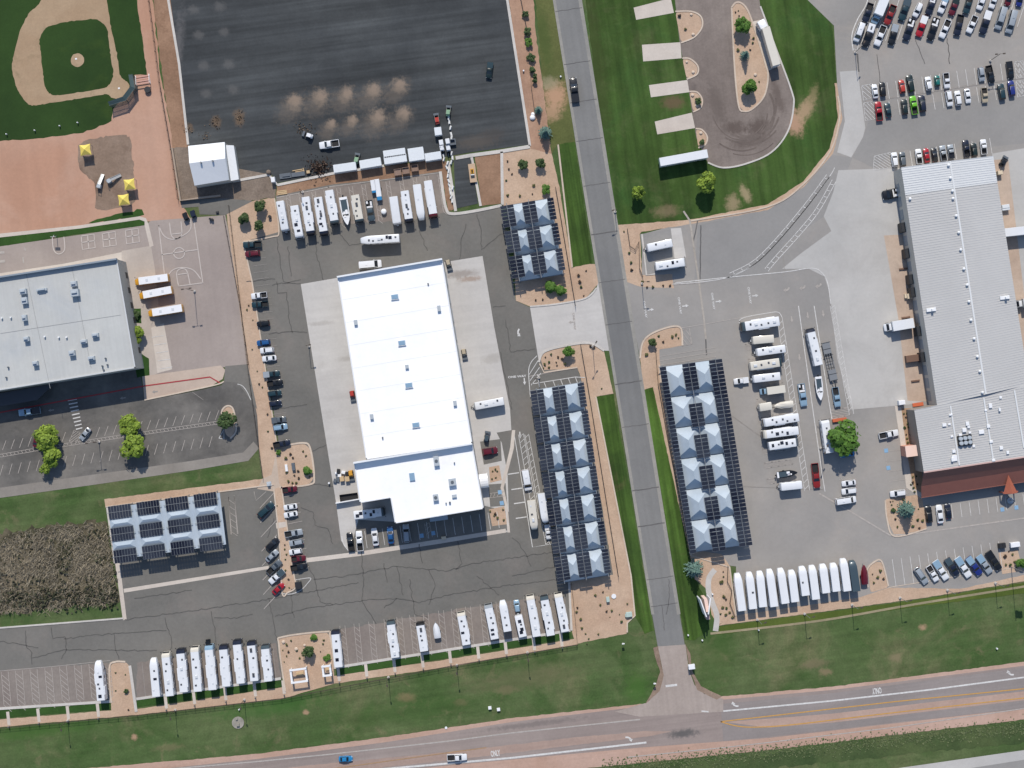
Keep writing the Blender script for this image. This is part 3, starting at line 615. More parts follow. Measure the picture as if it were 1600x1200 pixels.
# east lot
line([(1050, 444), (1100, 440), (1142, 432), (1180, 412), (1215, 378), (1262, 322), (1296, 276), (1304, 262)], .22, M_white, True)
ladder([(1142, 432), (1180, 412), (1215, 378), (1262, 322), (1296, 276)], 5.5, 14, M_white, .2, .3, -1, True, True)
ladder([(1200, 424), (1216, 405), (1252, 365), (1280, 330), (1306, 284)], 6.5, 11, M_white, .2, .3, -1, True, True)
line([(1055, 442), (1140, 433), (1225, 425), (1268, 419), (1284, 426), (1293, 442), (1298, 475)], .24, M_white, True)
ladder([(1052, 441), (1100, 438)], 4, 8, M_worn, .16, .8, 1)
for (x, y) in ((1009, 483), (1063, 477), (1115, 470), (1172, 461)):
    words('ONE WAY', x - 1, y + .5, R(-82), 3.1, stretch=1.3); arrow(x + 8, y + 1, R(7), 10)
line([(1062, 513), (1110, 505), (1160, 496), (1200, 489)], .2, M_worn)
line([(1158, 513), (1158, 498), (1200, 489), (1216, 488), (1222, 496)], .2, M_white, True)
ladder([(1222, 496), (1232, 560), (1243, 628), (1265, 766)], 8, 10, M_white, .17, -.8, 1)
for (x, y, n) in ((1160, 500, 0), (1164, 542, 1), (1169, 565, 1), (1172, 580, 1), (1178, 600, 1), (1182, 628, 1), (1184, 655, 1), (1187, 680, 1), (1191, 705, 1), (1194, 727, 1), (1198, 752, 1)):
    if n: hatch([(x, y - 3.5), (x + 44, y - 9.5), (x + 45, y - 2), (x + 1, y + 5)], 9, M_worn, .14)
line([(1247.5, 478), (1266, 612), (1285, 745), (1289, 768)], .26, M_white); line([(1272, 478), (1295, 627), (1300, 656)], .26, M_white)
ladder([(1297, 478), (1318, 600), (1327, 648)], 7, 9, M_white, .17, .8, -1)
hatch([(1297, 641), (1326, 636), (1329, 648), (1301, 655)], 9, M_worn, .2)
line([(1224, 400), (1226, 425), (1224, 432)], .15, M_faint)
for (x, y) in ((1229, 453), (1254, 450), (1279, 447)): turn_arrow(x, y, R(-100), -1, 9, M_worn)
for (x, y) in ((1237, 499), (1262, 493), (1286, 490), (1249, 558)): arrow(x, y, R(-84), 10, mat=M_worn)
hatch([(1064, 516), (1077, 513), (1081, 538), (1068, 540)], 7, M_worn, .18)
for y in (543, 550, 557, 564): line([(1030, y + 14), (1118, y)], .16, M_worn)
line([(1130, 640), (1200, 690)], .2, M_faint); line([(1160, 760), (1290, 765)], .18, M_faint); line([(1280, 771), (1330, 800), (1390, 836), (1420, 835), (1640, 804)], .45, M_worn)
line([(1309, 720), (1316, 756)], .16, M_worn); stalls((1310, 735), (1311, 750), 2, (26, -2), .15, M_worn)
stalls((1380, 690), (1392, 768), 6, (25, -3), .15, M_worn); line([(1381, 700), (1388, 735)], .15, M_worn)
stalls((1394, 874), (1560, 846), 13, (6, 42), .16, M_white); line([(1388, 918), (1500, 900), (1590, 886)], .22, M_kerbtan)
stalls((1486, 788), (1640, 765), 12, (3, 22), .16, M_white)
stalls((1372, 131), (1590, 95), 17, (4, 26), .16, M_white); stalls((1375, 160), (1594, 126), 17, (4, 24), .16, M_white)
stalls((1394, 240), (1546, 216), 12, (4, 24), .16, M_white)
line([(1352, 159), (1480, 139), (1600, 121)], .5, M_faint)
hatch([(1346, 134), (1363, 131), (1367, 152), (1349, 157)], 4.5, M_white, .16); hatch([(1349, 161), (1369, 158), (1372, 185), (1352, 189)], 4.5, M_white, .15)
hatch([(1366, 244), (1391, 238), (1394, 262), (1364, 266)], 4.5, M_white, .16); hatch([(1585, 97), (1598, 95), (1602, 120), (1588, 123)], 4, M_white, .16); hatch([(1587, 127), (1600, 125), (1604, 149), (1590, 152)], 4, M_white, .16)
line([(1333, 79), (1331, 55), (1340, 30), (1352, 10), (1358, -8)], .3, M_white, True); line([(1336, 70), (1342, 68), (1339, 79), (1333, 76)], .2, M_white)
for i in range(14): 
    x = 1346 + i * 18.7; y = 68 - i * 2.0; line([(x, y), (x + 22, y - 66)], .18, M_white)
line([(1340, 84), (1342, 112)], .3, M_crackr)
# school courts and lot
M_court = line_mat('court_paint', rgb(204, 194, 186), .12)
def cline(pts, sm=False, w=.3): line(pts, w, M_court, sm)
def circle(px, py, r): cline([(px + r * math.cos(2 * math.pi * i / 20), py + r * math.sin(2 * math.pi * i / 20)) for i in range(21)])
circle(280, 395.5, 8.5)
cline([(248, 352), (257, 428)]); cline([(303, 345), (317, 442)]); cline([(252, 398), (309, 390)]); cline([(279, 447), (317, 442)])
cline([(265, 348), (268, 368), (276, 373), (284, 366), (283, 346)], True); cline([(268, 366), (284, 364)])
cline([(248, 352), (256, 368), (270, 374), (288, 367), (298, 357), (298, 343)], True)
cline([(279, 447), (276, 428), (280, 421), (288, 420), (293, 426), (297, 444)], True); cline([(278, 429), (293, 427)])
cline([(262, 432), (270, 422), (285, 418), (302, 422), (314, 436)], True)
for (x, y) in ((127, 369), (160, 365), (196, 360)):
    a, b, c, d = (x, y), (x + 20, y - 3), (x + 22, y + 18), (x + 2, y + 21)
    cline([a, b, c, d, a]); cline([(x + 1, y + 10), (x + 21, y + 7)]); cline([(x + 10, y - 1), (x + 12, y + 19)])
cline([(82, 371), (84, 390), (92, 397), (101, 390), (100, 370)], True)
line([(0, 395), (7, 394)], .8, M_worn); line([(0, 409), (8, 408)], .8, M_worn); line([(38, 386), (40, 392)], .4, M_worn); line([(36, 402), (37, 411)], .4, M_worn)
line([(-20, 645), (0, 644.5), (226, 603), (328, 589), (345, 599)], .38, M_red)
for i in range(5): line([(237 + i * 3.2, 527 + i * 12.3), (256 + i * 3.4, 524 + i * 12.3)], .16, M_white)
for i in range(9): line([(106 + i * 1.6, 626 + i * 5.6), (120 + i * 1.1, 623.5 + i * 5.6)], .36, M_white)
ladder([(-20, 718), (60, 704), (190, 684)], 4.5, 6, M_worn, .16, .5, -1); ladder([(190, 684), (345, 662)], 4.5, 6, M_worn, .16, .5, -1)
for i in range(26):
    x = 4 + i * 13.3
    if 108 < x < 125: continue
    line([(x, 704 - x * .142), (x + 5.5, 704 - x * .142 - 15)], .17, M_worn)
for i in range(24):
    x = -3 + i * 14.2; line([(x + 8, 726 - x * .137), (x + 3, 726 - x * .137 + 17)], .17, M_worn)
hatch([(108, 690), (116, 672), (126, 676), (120, 692)], 6, M_worn, .16)
line([(342, 685), (350, 671), (350, 686), (342, 685)], .22, M_white)
line([(371, 600), (379, 603), (386, 612), (392, 625)], .2, M_white, True); line([(300, 612), (318, 625)], .14, M_faint)
for (x, y) in ((80, 641), (192, 622), (242, 612)): arrow(x, y, R(188), 9, mat=M_faint)
# roads
line([(-100, 1233), (400, 1190), (520, 1178), (700, 1158), (800, 1145), (1000, 1124)], .42, M_worn)
line([(1130, 1111), (1300, 1095), (1450, 1078), (1700, 1045)], .5, M_white); line([(1096, 1111), (1107, 1112)], .4, M_white)
line([(560, 1205), (800, 1184), (1010, 1160)], .6, M_white)
line([(980, 1183), (1130, 1168), (1200, 1160), (1400, 1136), (1640, 1101)], .3, M_worn)
line([(1126, 1127.5), (1200, 1119), (1400, 1096), (1640, 1072)], .34, M_yellow)
line([(1126, 1127.5), (1150, 1134), (1180, 1136), (1240, 1132), (1400, 1113), (1640, 1086)], .34, M_yellow, True)
line([(300, 1222), (520, 1201), (700, 1176), (760, 1168)], .3, line_mat('road_paint_faded_yellow', rgb(178, 144, 108), .2))
line([(1040, 1072), (1058, 1070)], .7, M_white)
turn_arrow(1147, 1101, R(188), -1, 13); turn_arrow(1577, 1052, R(188), -1, 13); turn_arrow(984, 1154, R(8), -1, 13)
words('ONLY', 1370, 1079, R(8 + 180), 9, stretch=.42); words('ONLY', 774, 1177.5, R(8), 9, stretch=.42)
for i, (mb, m, z) in enumerate(MK.values()):
    kind(mb.build('road_markings', m, fix=False))
# cracks (sealed joints) in the asphalt
mbc = MB(); mbr = MB(); rk = random.Random(3)
def crack(pts, mb, w=.25, wob=2.6, z=.066):
    q = [Vector(p) for p in pts]; o = []
    for i in range(len(q) - 1):
        n = max(2, int((q[i + 1] - q[i]).length / 5))
        for k in range(n):
            p = q[i].lerp(q[i + 1], k / n); o.append(p + Vector((rk.uniform(-wob, wob), rk.uniform(-wob, wob))) * (.5 if k else 0))
    o.append(q[-1]); ribbon(mb, [P(p.x, p.y).xy for p in o], w, z)
for c in ([(433, 372), (438, 415), (443, 440), (470, 443)], [(450, 385), (452, 410), (455, 432)], [(492, 358), (495, 400), (505, 438)], [(425, 446), (470, 437)],
          [(432, 440), (434, 458), (448, 457), (452, 500), (457, 520)], [(420, 522), (457, 518), (480, 520)], [(530, 365), (546, 384), (575, 378)],
          [(655, 360), (668, 392)], [(728, 350), (720, 380), (718, 405)], [(745, 335), (752, 360), (752, 390), (762, 382), (800, 355)],
          [(430, 640), (480, 632)], [(488, 705), (510, 695)], [(487, 755), (520, 760)], [(470, 793), (489, 800), (492, 820), (512, 826), (520, 850)],
          [(770, 480), (790, 478)], [(790, 500), (798, 550), (836, 545)], [(782, 550), (800, 640)],
          [(480, 880), (492, 905), (500, 940), (520, 945)], [(420, 935), (428, 975), (432, 1000)], [(565, 860), (568, 910), (566, 940), (588, 975)],
          [(430, 963), (480, 950), (520, 945), (567, 938), (620, 935), (655, 942), (700, 930), (790, 915), (880, 905)], [(620, 885), (630, 930)],
          [(655, 850), (660, 880)], [(715, 845), (722, 880), (712, 890)], [(670, 890), (680, 915), (670, 945)], [(455, 920), (456, 955), (460, 965)],
          [(620, 935), (600, 950)], [(490, 905), (540, 900), (620, 885), (700, 892), (740, 880), (870, 862)],
          [(258, 965), (268, 1000), (266, 1022)], [(330, 955), (336, 985), (338, 1008)], [(335, 965), (370, 966), (395, 960)], [(195, 968), (330, 950), (430, 935), (560, 910)],
          [(40, 985), (42, 1012), (50, 1020), (50, 1038)], [(80, 980), (83, 998), (102, 995), (104, 1015), (96, 1030)], [(-10, 1000), (40, 1008), (60, 1012)],
          [(50, 1028), (100, 1015), (180, 1016), (245, 1016)], [(178, 990), (180, 1010), (186, 1030)], [(100, 998), (140, 993), (260, 985)], [(800, 840), (812, 850), (824, 870), (830, 885)],
          [(800, 900), (870, 885)], [(745, 900), (780, 930)], [(385, 440), (430, 436)], [(428, 810), (418, 840)], [(210, 935), (300, 922)], [(640, 905), (648, 960), (670, 965)],
          [(1480, 60), (1484, 100)], [(600, 880), (605, 910)]):
    crack(c, mbc)
for (x0, y0, x1, y1) in ((1430, 60, 1445, 100), (1370, 85, 1376, 130)): crack([(x0, y0), (x1, y1)], mbr, .2)
for y in (17, 100, 160, 220, 290, 366, 441, 507, 600, 667, 766, 822, 905, 947):
    a = (rx(y, -1) + 1, y + 1); b = (rx(y, 1) - 1, y - 5)
    crack([a, b], mbr, .34 if y in (366, 600, 766, 822) else .2, 1.0, .072)
crack([(1045, 905), (1046, 930), (1041, 960)], mbr, .22, 2, .072); crack([(1034, 946), (1038, 985)], mbr, .2, 2, .072)
for c in ([(1342, 112), (1339, 84)], [(1090, 345), (1083, 380), (1092, 440), (1102, 520), (1104, 555)], [(1095, 352), (1094, 436)]): crack(c, mbr, .35, .6, .072)
kind(mbc.build('asphalt_cracks', M_crack, fix=False)); kind(mbr.build('road_joints', M_crackr, fix=False))
mb = MB()
ribbon(mb, [P(x, y).xy for x, y in ((1068, 330), (1078, 345), (1083, 380), (1092, 440), (1100, 500), (1103, 530))], .55, .0735)
kind(mb.build('concrete_trench', ground('trench_concrete', rgb(170, 162, 152), rgb(180, 172, 162), .1, .5, 1.5), fix=False))
# kerbs
curb([(428, 764), (437, 850), (441, 926), (449, 926)], M_kerbtan, .4, smooth=True); curb([(440, 760), (447, 812), (458, 890), (462, 917), (449, 926)], M_kerbtan, .4, smooth=True)
curb([(438, 698), (473, 692), (485, 701), (491, 745), (484, 757), (437, 762)], M_kerbtan, .55, smooth=True)
curb([(446, 1080), (436, 1008), (442, 995), (508, 987), (516, 994), (523, 1045)], M_kerbtan, .5, smooth=True)
curb([(174, 1098), (171, 1044), (180, 1034), (196, 1034)], M_kerbtan, .5, smooth=True); curb([(203, 1040), (213, 1112)], M_kerb, .9)
curb([(380, 378), (394, 440), (432, 690)], M_kerbtan, .4); curb([(380, 378), (425, 370), (436, 362), (429, 310)], M_kerbtan, .4, smooth=True)
curb([(688, 268), (692, 300), (697, 326), (706, 334), (740, 330), (784, 321)], M_kerb, .9, smooth=True)
curb([(258, -30), (280, 100), (294, 226)], M_kerb, .75); curb([(788, -30), (828, 228)], M_kerb, .8); curb([(366, 283), (420, 273), (428, 283), (434, 289), (520, 271), (600, 259)], M_kerb, .8)
curb([(712, 247), (735, 243), (780, 237), (828, 229)], M_kerb, 1.1); curb([(784, 237), (785, 320)], M_kerb, .9); curb([(737, 246), (740, 262), (751, 322)], M_kerb, .8)
curb([(700, 252), (706, 290), (712, 330)], M_kerb, .9, smooth=True)
curb([(828, 479), (870, 475), (915, 466), (932, 450)], M_kerb, .5, smooth=True); curb([(842, 566), (850, 550), (880, 541), (920, 536), (944, 548)], M_kerb, .6, smooth=True)
curb([(843, 568), (850, 582), (902, 574)], M_kerbtan, .45); curb([(889, 905), (893, 985)], M_kerb, .7)
curb([(1003, 366), (1010, 430), (1024, 428)], M_kerb, .5); curb([(1066, 540), (1062, 511), (1030, 516), (1006, 532), (1000, 560)], M_kerbtan, .5, smooth=True)
curb([(1080, 345), (1200, 323), (1255, 288), (1298, 235), (1312, 182), (1309, 150)], M_kerbtan, .45, smooth=True)
curb([(1030, 570), (1033, 602), (1080, 868), (1140, 886), (1150, 962)], M_kerbtan, .5)
curb([(1383, 782), (1386, 812), (1398, 838), (1448, 826)], M_kerbtan, .45, smooth=True); curb([(1356, 918), (1354, 892), (1366, 878), (1378, 878), (1388, 916)], M_kerbtan, .45, smooth=True)
curb([(193, 966), (0, 981), (-60, 986)], M_kerb, .5); curb([(347, 662), (347, 642), (356, 634), (365, 641), (369, 672), (360, 685)], M_kerbtan, .5, smooth=True)
curb([(226, 625), (330, 603), (350, 596)], M_kerbtan, .4, smooth=True); curb([(165, 792), (428, 757)], M_kerbtan, .4); curb([(168, 793), (180, 880)], M_kerb, .8)
curb([(872, 226), (894, 418)], M_kerbtan, .5); curb([(931, 620), (986, 900), (992, 962), (980, 973), (980, 988)], M_kerbtan, .45)
mbs = MB()
STUBS = [(12, 1112), (59, 1107), (105, 1103), (152, 1099), (258, 1086), (302, 1079), (351, 1073), (397, 1067), (442, 1063), (528, 1043), (571, 1036), (615, 1029), (659, 1022), (702, 1015), (746, 1008), (789, 1001), (833, 995), (876, 989)]
for x, y in STUBS: ribbon(mbs, [P(x, y).xy, P(x + 2.4, y + 21).xy], .95, .055, .1)
kind(mbs.build('stub_walks', M_walk))
# ---------------------------------------------------------------- building materials
M_roofw = ground('white_roof_membrane', (.92, .92, .912, 1), (.885, .885, .88, 1), .05, .22, .9, .02, .025, .5, extra=[((.84, .835, .82, 1), .08, .58, .76, .6)], stripes=[(R(98), 3.0, .012, 1)])
M_wall = plain('cream_wall', rgb(206, 200, 190), .8, vary=.06)
M_parapet = plain('parapet_cap', rgb(238, 240, 242), .5)
M_roofg = ground('grey_metal_roof', rgb(200, 199, 196), rgb(206, 205, 202), .04, .2, .9, .02, .025, .45)
M_roofl = ground('pale_metal_roof', rgb(220, 222, 222), rgb(224, 226, 226), .04, .2, .9, .02, .025, .45)
M_rib = plain('roof_rib_metal', rgb(206, 205, 203), .5)
M_ribl = plain('roof_rib_pale', rgb(224, 226, 226), .5)
M_roofs = ground('school_roof_membrane', rgb(193, 194, 191), rgb(200, 201, 197), .03, .15, .9, .03, .04, .7, extra=[(rgb(178, 184, 190), .05, .55, .75, .5)], stripes=[(R(98), .45, .025, 1)])
M_glass = plain('skylight_glass', rgb(150, 182, 206, .9), .12, spec=.8)
M_unit = plain('unit_metal', rgb(186, 194, 200), .5, vary=.08)
M_unitd = plain('unit_dark', rgb(96, 104, 112), .6, vary=.1)
M_red = plain('brick_red_metal', rgb(138, 88, 76), .6, vary=.07, vscale=.6)
M_redw = plain('red_wall', rgb(168, 100, 84), .7, vary=.06)
M_door = plain('bay_door', rgb(150, 158, 164), .5, vary=.05)
M_dark = plain('dark_opening', rgb(40, 42, 46), .6)
M_black = plain('black_metal', rgb(40, 41, 44), .5)
M_wht = plain('white_enamel', rgb(244, 245, 246), .4)
M_steel = plain('galvanised_steel', rgb(150, 153, 155), .45, .4)
M_wood = plain('pale_wood', rgb(206, 178, 138), .8, vary=.1)
def xy(pts, h): return [P(x, y, h).xy for x, y in pts]
def flat(mb, q, z, mi=0): return mb.add([(p.x, p.y, z) for p in q], [tuple(range(len(q)))], mi)
def quadgrid(q, u, v):  # bilinear in a quad a b c d
    return (q[0] * (1 - u) + q[1] * u) * (1 - v) + (q[3] * (1 - u) + q[2] * u) * v

# --- big white-roofed service building
HB = 11.5
B = thing('service_building', 'big building with a blank white flat roof, in the middle of the paved lot', 'building')
main = xy([(527, 433), (691, 405), (738, 692), (572, 718)], HB)
low = xy([(553, 723), (738, 693), (756, 795), (617, 818), (610, 778), (562, 786)], HB - .6)
def outline_walls(q, h, name='wall', mat=M_wall, par=B):
    mb = MB(); mb.prism(q, 0, h, top=False); return mb.build(name, mat, par)
mainw = [Vector(p) for p in main]
outline_walls(main, HB); outline_walls(low, HB - .6)
def roof(q, z, mat, par, name='roof', inset=0):
    mb = MB(); flat(mb, q, z); return mb.build(name, mat, par)
roof(main, HB - .35, M_roofw, B); roof(low, HB - .9, M_roofw, B)
def parapet(q, h0, h1, par, w=.35, mat=M_parapet, skip=()):
    mb = MB(); n = len(q); c = sum(q, Vector((0, 0))) / n
    for i in range(n):
        if i in skip: continue
        a, b = q[i], q[(i + 1) % n]; d = (b - a).normalized(); nr = Vector((-d.y, d.x))
        if nr.dot(c - a) < 0: nr = -nr
        m = [a, b, b + nr * w - d * 0, a + nr * w + d * 0]
        mb.prism(m, h0, h1)
    return mb.build('parapet', mat, par)
parapet(main, HB - .4, HB + .02, B, skip=(0,)); parapet(low, HB - .95, HB - .62, B, skip=(0,))
mb = MB(); mb.bar((*main[0], HB + .35), (*main[1], HB + .35), .5, 1.3); mb.build('parapet', M_parapet, B)
a, b = low[0], low[1]; mb = MB(); mb.bar((a.x, a.y, HB + .1), (b.x, b.y, HB + .1), .5, 2.2); mb.build('parapet', M_parapet, B)
mb = MB()
for i in range(1, 8): 
    t = i / 8; p0 = main[0].lerp(main[3], t); p1 = main[1].lerp(main[2], t); mb.bar((*p0, HB - .33), (*p1, HB - .33), .06, .05)
mb.build('roof_seam', plain('seam', rgb(238, 240, 241), .5), B)
def unit(name, px, py, wpx, hpx, hz, z, mat, par, rot=A8, mats=None):
    p = P(px, py, z); mb = MB(); mb.box(0, 0, 0, wpx / PXM, hpx / PXM, hz, ch=.06)
    return mb.build(name, mat, par, loc=(p.x, p.y, z), rz=rot)
for (x, y) in ((617, 464), (628, 536), (639, 602), (650, 664)):
    fr = unit('skylight', x, y, 12, 9, .5, HB - .35, M_parapet, B)
    mb = MB(); mb.box(0, 0, .5, 2.0, 1.4, .12, ch=.1); mb.build('pane', M_glass, fr)
unit('skylight', 644, 745, 8, 12, .5, HB - .9, M_glass, B)
for (x, y, w, h, hh, m) in ((556, 504, 5, 8, .9, M_unit), (686, 482, 5, 9, .9, M_unit), (636, 573, 5, 6, .8, M_unit), (711, 630, 5, 8, .9, M_unit), (581, 651, 5, 8, .9, M_unit), (598, 684, 2, 3, .6, M_unitd), (669, 444, 2, 3, .5, M_unitd)):
    unit('vent_hood', x, y, w, h, hh, HB - .35, m, B)
for (x, y, w, h, hh) in ((682, 720, 8, 15, 1.3), (707, 753, 11, 11, 1.4), (681, 777, 8, 10, 1.2)):
    u = unit('rooftop_unit', x, y, w, h, hh, HB - .9, M_unit, B)
    mb = MB(); mb.cyl((0, 0, hh), (0, 0, hh + .15), .5, n=12); mb.build('fan', M_unitd, u)
for (x, y, r) in ((703, 785, .3), (697, 786, .2), (710, 723, .2)):
    p = P(x, y, HB - .9); mb = MB(); mb.cyl((p.x, p.y, HB - .9), (p.x, p.y, HB - .2), r, n=8); mb.build('vent_pipe', M_unitd, B)
unit('vent_hood', 710, 775, 7, 5, .7, HB - .9, M_unit, B)
def wall_doors(a, b, n, w, h, off, par, mat=M_door, t0=.04, t1=.96, name='bay_door', z0=.05):
    d = (b - a); L = d.length; d.normalize(); nr = Vector((d.y, -d.x)) * off
    ang = math.atan2(d.y, d.x)
    for i in range(n):
        p = a + d * (L * (t0 + (t1 - t0) * (i + .5) / n)) + nr
        mb = MB(); mb.box(0, 0, z0, w, .12, h)
        for k in range(1, 5): mb.box(0, math.copysign(.07, off) * 0 + .0, z0 + h * k / 5, w * .98, .16, .05)
        mb.build(name, mat, par, loc=(p.x, p.y, 0), rz=ang)
wall_doors(main[0], main[3], 9, 4.3, 4.6, .04, B); wall_doors(main[1], main[2], 9, 4.3, 4.6, -.04, B)
mb = MB(); p = P(755, 752, 4.6)
for k in range(8):
    t0 = math.pi * k / 8; t1 = math.pi * (k + 1) / 8
    vs = [(-1.2, math.cos(t) * 2.2, 3.0 + math.sin(t) * 1.3) for t in (t0, t1)] + [(1.5, math.cos(t) * 2.2, 3.0 + math.sin(t) * 1.3) for t in (t1, t0)]
    mb.add(vs, [(0, 1, 2, 3)])
mb.bar((1.4, 2.1, .05), (1.4, 2.1, 3), .15); mb.bar((1.4, -2.1, .05), (1.4, -2.1, 3), .15)
AW = mb.build('entrance_awning', M_wht, None, loc=(p.x, p.y, 0), rz=A8)
tag(AW, 'white barrel-shaped awning on the right wall of the white-roofed building', 'awning')
p = P(685, 801, 3.2); mb = MB(); mb.box(0, 0, 3.0, 5.6, 3.0, .25); mb.box(-2.4, -1.2, 0, .25, .25, 3); mb.box(2.4, -1.2, 0, .25, .25, 3)
tag(mb.build('entrance_canopy', plain('canopy_grey', rgb(170, 186, 200), .6), None, loc=(p.x, p.y - 1.0, 0), rz=A8), 'flat grey canopy over the shaded south door of the white-roofed building', 'canopy')

# --- grey ribbed warehouse on the right
HW_ = 8.5
W = thing('warehouse', 'long grey ribbed-metal warehouse with a brick-red front roof at the right edge', 'building')
up = xy([(1408, 262), (1552, 244), (1608, 600), (1464, 633)], HW_)
lowr = xy([(1428, 641), (1464, 633), (1608, 600), (1700, 585), (1718, 696), (1443, 738)], HW_)
outline_walls(up, HW_ - .1, mat=M_wall, par=W); outline_walls(lowr, HW_ - .1, mat=plain('grey_brown_wall', rgb(150, 142, 134), .8, vary=.06), par=W)
mb = MB(); e = .9   # low gable: ridge along the long axis
t = .117
m0 = up[0].lerp(up[1], .52); m1 = up[3].lerp(up[2], .52)
L0, L1 = up[0].lerp(up[3], t), up[1].lerp(up[2], t); mm = m0.lerp(m1, t)
z0, z1 = HW_, HW_ + e
roofm = MB()
roofm.add([(*L0, z0), (*mm, z1), (*m1, z1), (*up[3], z0)], [(0, 1, 2, 3)]); roofm.add([(*mm, z1), (*L1, z0), (*up[2], z0), (*m1, z1)], [(0, 1, 2, 3)])
roofm.build('roof', M_roofg, W)
rm = MB(); rm.add([(*up[0], z0), (*m0, z1), (*mm, z1), (*L0, z0)], [(0, 1, 2, 3)]); rm.add([(*m0, z1), (*up[1], z0), (*L1, z0), (*mm, z1)], [(0, 1, 2, 3)])
rm.build('roof', M_roofl, W)
def ribs(a0, a1, b0, b1, za, zb, n, mat, w=.14, h=.07):
    mb = MB()
    for i in range(n + 1):
        t = i / n; p = a0.lerp(a1, t); q = b0.lerp(b1, t); mb.bar((*p, za + .05), (*q, zb + .05), w, h)
    o = mb.build('roof_rib', mat, W); o['kind'] = 'stuff'
ribs(up[0], L0, m0, mm, z0, z1, 12, M_ribl); ribs(m0, mm, up[1], L1, z1, z0, 12, M_ribl)
ribs(L0, up[3], mm, m1, z0, z1, 84, M_rib); ribs(mm, m1, L1, up[2], z1, z0, 84, M_rib)
mb = MB(); mb.bar((*m0, z1 + .06), (*m1, z1 + .06), .5, .14); mb.build('ridge_cap', M_ribl, W)
lr = MB(); flat(lr, lowr, HW_ + .25); lr.build('roof', M_roofg, W)
a0, a1 = lowr[0], lowr[5]; b0 = lowr[3]; b1 = lowr[4]
mb = MB()
for i in range(29):
    t = i / 28; mb.bar((*a0.lerp(a1, t), HW_ + .3), (*b0.lerp(b1, t), HW_ + .3), .14, .07)
o = mb.build('roof_rib', M_rib, W); o['kind'] = 'stuff'
for (p, q) in (((1485, 634), (1499, 727)), ((1537, 622), (1552, 719)), ((1585, 610), (1600, 700))):
    mb = MB(); mb.bar((*P(*p, HW_ + .4).xy, HW_ + .42), (*P(*q, HW_ + .4).xy, HW_ + .42), .45, .14); mb.build('ridge_cap', M_ribl, W)
for (x, y) in ((1482, 258), (1485, 278), (1488, 298), (1489, 310), (1494, 337), (1498, 363), (1501, 390), (1506, 420), (1511, 445), (1514, 471), (1517, 500), (1522, 529), (1527, 557), (1531, 580), (1535, 613), (1423, 310)):
    p = P(x, y, HW_ + 1.2); mb = MB(); mb.cyl((0, 0, 0), (0, 0, .4), .35, n=10); mb.ball((0, 0, .55), .45, 10, sz=.6); mb.build('roof_turbine', M_wht, W, loc=(p.x, p.y, HW_ + (.85 if x > 1430 else .1)))
for (x, y) in ((1455, 484), (1570, 465)):
    p = P(x, y, HW_ + .6); mb = MB(); mb.box(0, 0, 0, 2.9, 1.1, .5, ch=.05); mb.box(.3, -.1, .5, .7, .7, .9); mb.build('rooftop_unit', M_wht, W, loc=(p.x, p.y, HW_ + .25), rz=A8)
u = thing_u = unit('rooftop_unit', 1507, 688, 22, 16, .6, HW_ + .3, M_black, W)
for i in range(3):
    for j in range(2):
        mb = MB(); mb.cyl((0, 0, .6), (0, 0, 1.25), .62, n=12); mb.cyl((0, 0, 1.25), (0, 0, 1.3), .42, n=10); mb.build('fan', M_unit, u, loc=(-1.35 + 1.35 * i, -.7 + 1.4 * j, 0))
for (x, y, w, h, hh) in ((1485, 648, 5, 3, .5), (1475, 664, 6, 5, .5), (1483, 663, 4, 3, .4), (1511, 662, 5, 6, .6), (1513, 667, 4, 4, .5), (1506, 672, 6, 6, .7), (1500, 680, 5, 4, .6), (1487, 682, 4, 3, .4), (1515, 676, 4, 3, .4), (1521, 697, 4, 4, .4), (1490, 705, 5, 5, .5), (1491, 716, 8, 9, .5), (1487, 718, 3, 6, .9), (1533, 675, 8, 6, .5), (1547, 634, 5, 7, .5), (1540, 641, 4, 3, .4), (1544, 666, 5, 5, .5), (1548, 690, 5, 4, .5), (1552, 719, 5, 4, .4), (1564, 700, 5, 5, .5), (1574, 707, 4, 5, .5), (1561, 640, 3, 5, .8), (1563, 621, 4, 4, .4), (1535, 613, 4, 7, .5)):
    unit('roof_vent', x, y, w, h, hh, HW_ + .28, M_wht, W)
# dock side: doors and the brick red front
d = up[3] - up[0]
wall_doors(up[0], up[3], 17, 3.1, 3.6, .05, W, t0=.05, t1=.99, name='dock_door'); 
for i in (3, 5, 7, 8, 11, 13):
    p = up[0] + d * ((i + .5) / 17 * .94 + .05); mb = MB(); mb.box(0, 0, .3, 3.0, 1.4, 3.6, ch=.1); mb.build('dock_seal', M_dark, W, loc=(p.x - .6, p.y, 0), rz=math.atan2(d.y, d.x))
wall_doors(up[1], up[2], 14, 3.1, 3.6, -.05, W, t0=.1, t1=.98, name='dock_door')
# sloping red roof along the south front: upper pitch and lower skirt
fa, fb = P(1443, 738, HW_).xy, P(1718, 696, HW_).xy
ga, gb = P(1440.5, 760, 5.8).xy, P(1722, 716, 5.8).xy
ha, hb = P(1440, 777.5, 3.6).xy, P(1724, 734, 3.6).xy
mb = MB(); mb.add([(*fa, HW_ + .2), (*fb, HW_ + .2), (*gb, 5.0), (*ga, 5.0)], [(0, 1, 2, 3)]); mb.build('front_roof', M_red, W)
mb = MB(); mb.add([(*ga, 5.0), (*gb, 5.0), (*hb, 3.4), (*ha, 3.4)], [(0, 1, 2, 3)]); mb.bar((*ha, 3.35), (*hb, 3.35), .25, .3); mb.build('front_roof', M_red, W)
mb = MB(); mb.bar((*fa, HW_ + .28), (*fb, HW_ + .28), .4, .3); mb.build('parapet', plain('pale_red_cap', rgb(206, 172, 164), .6), W)
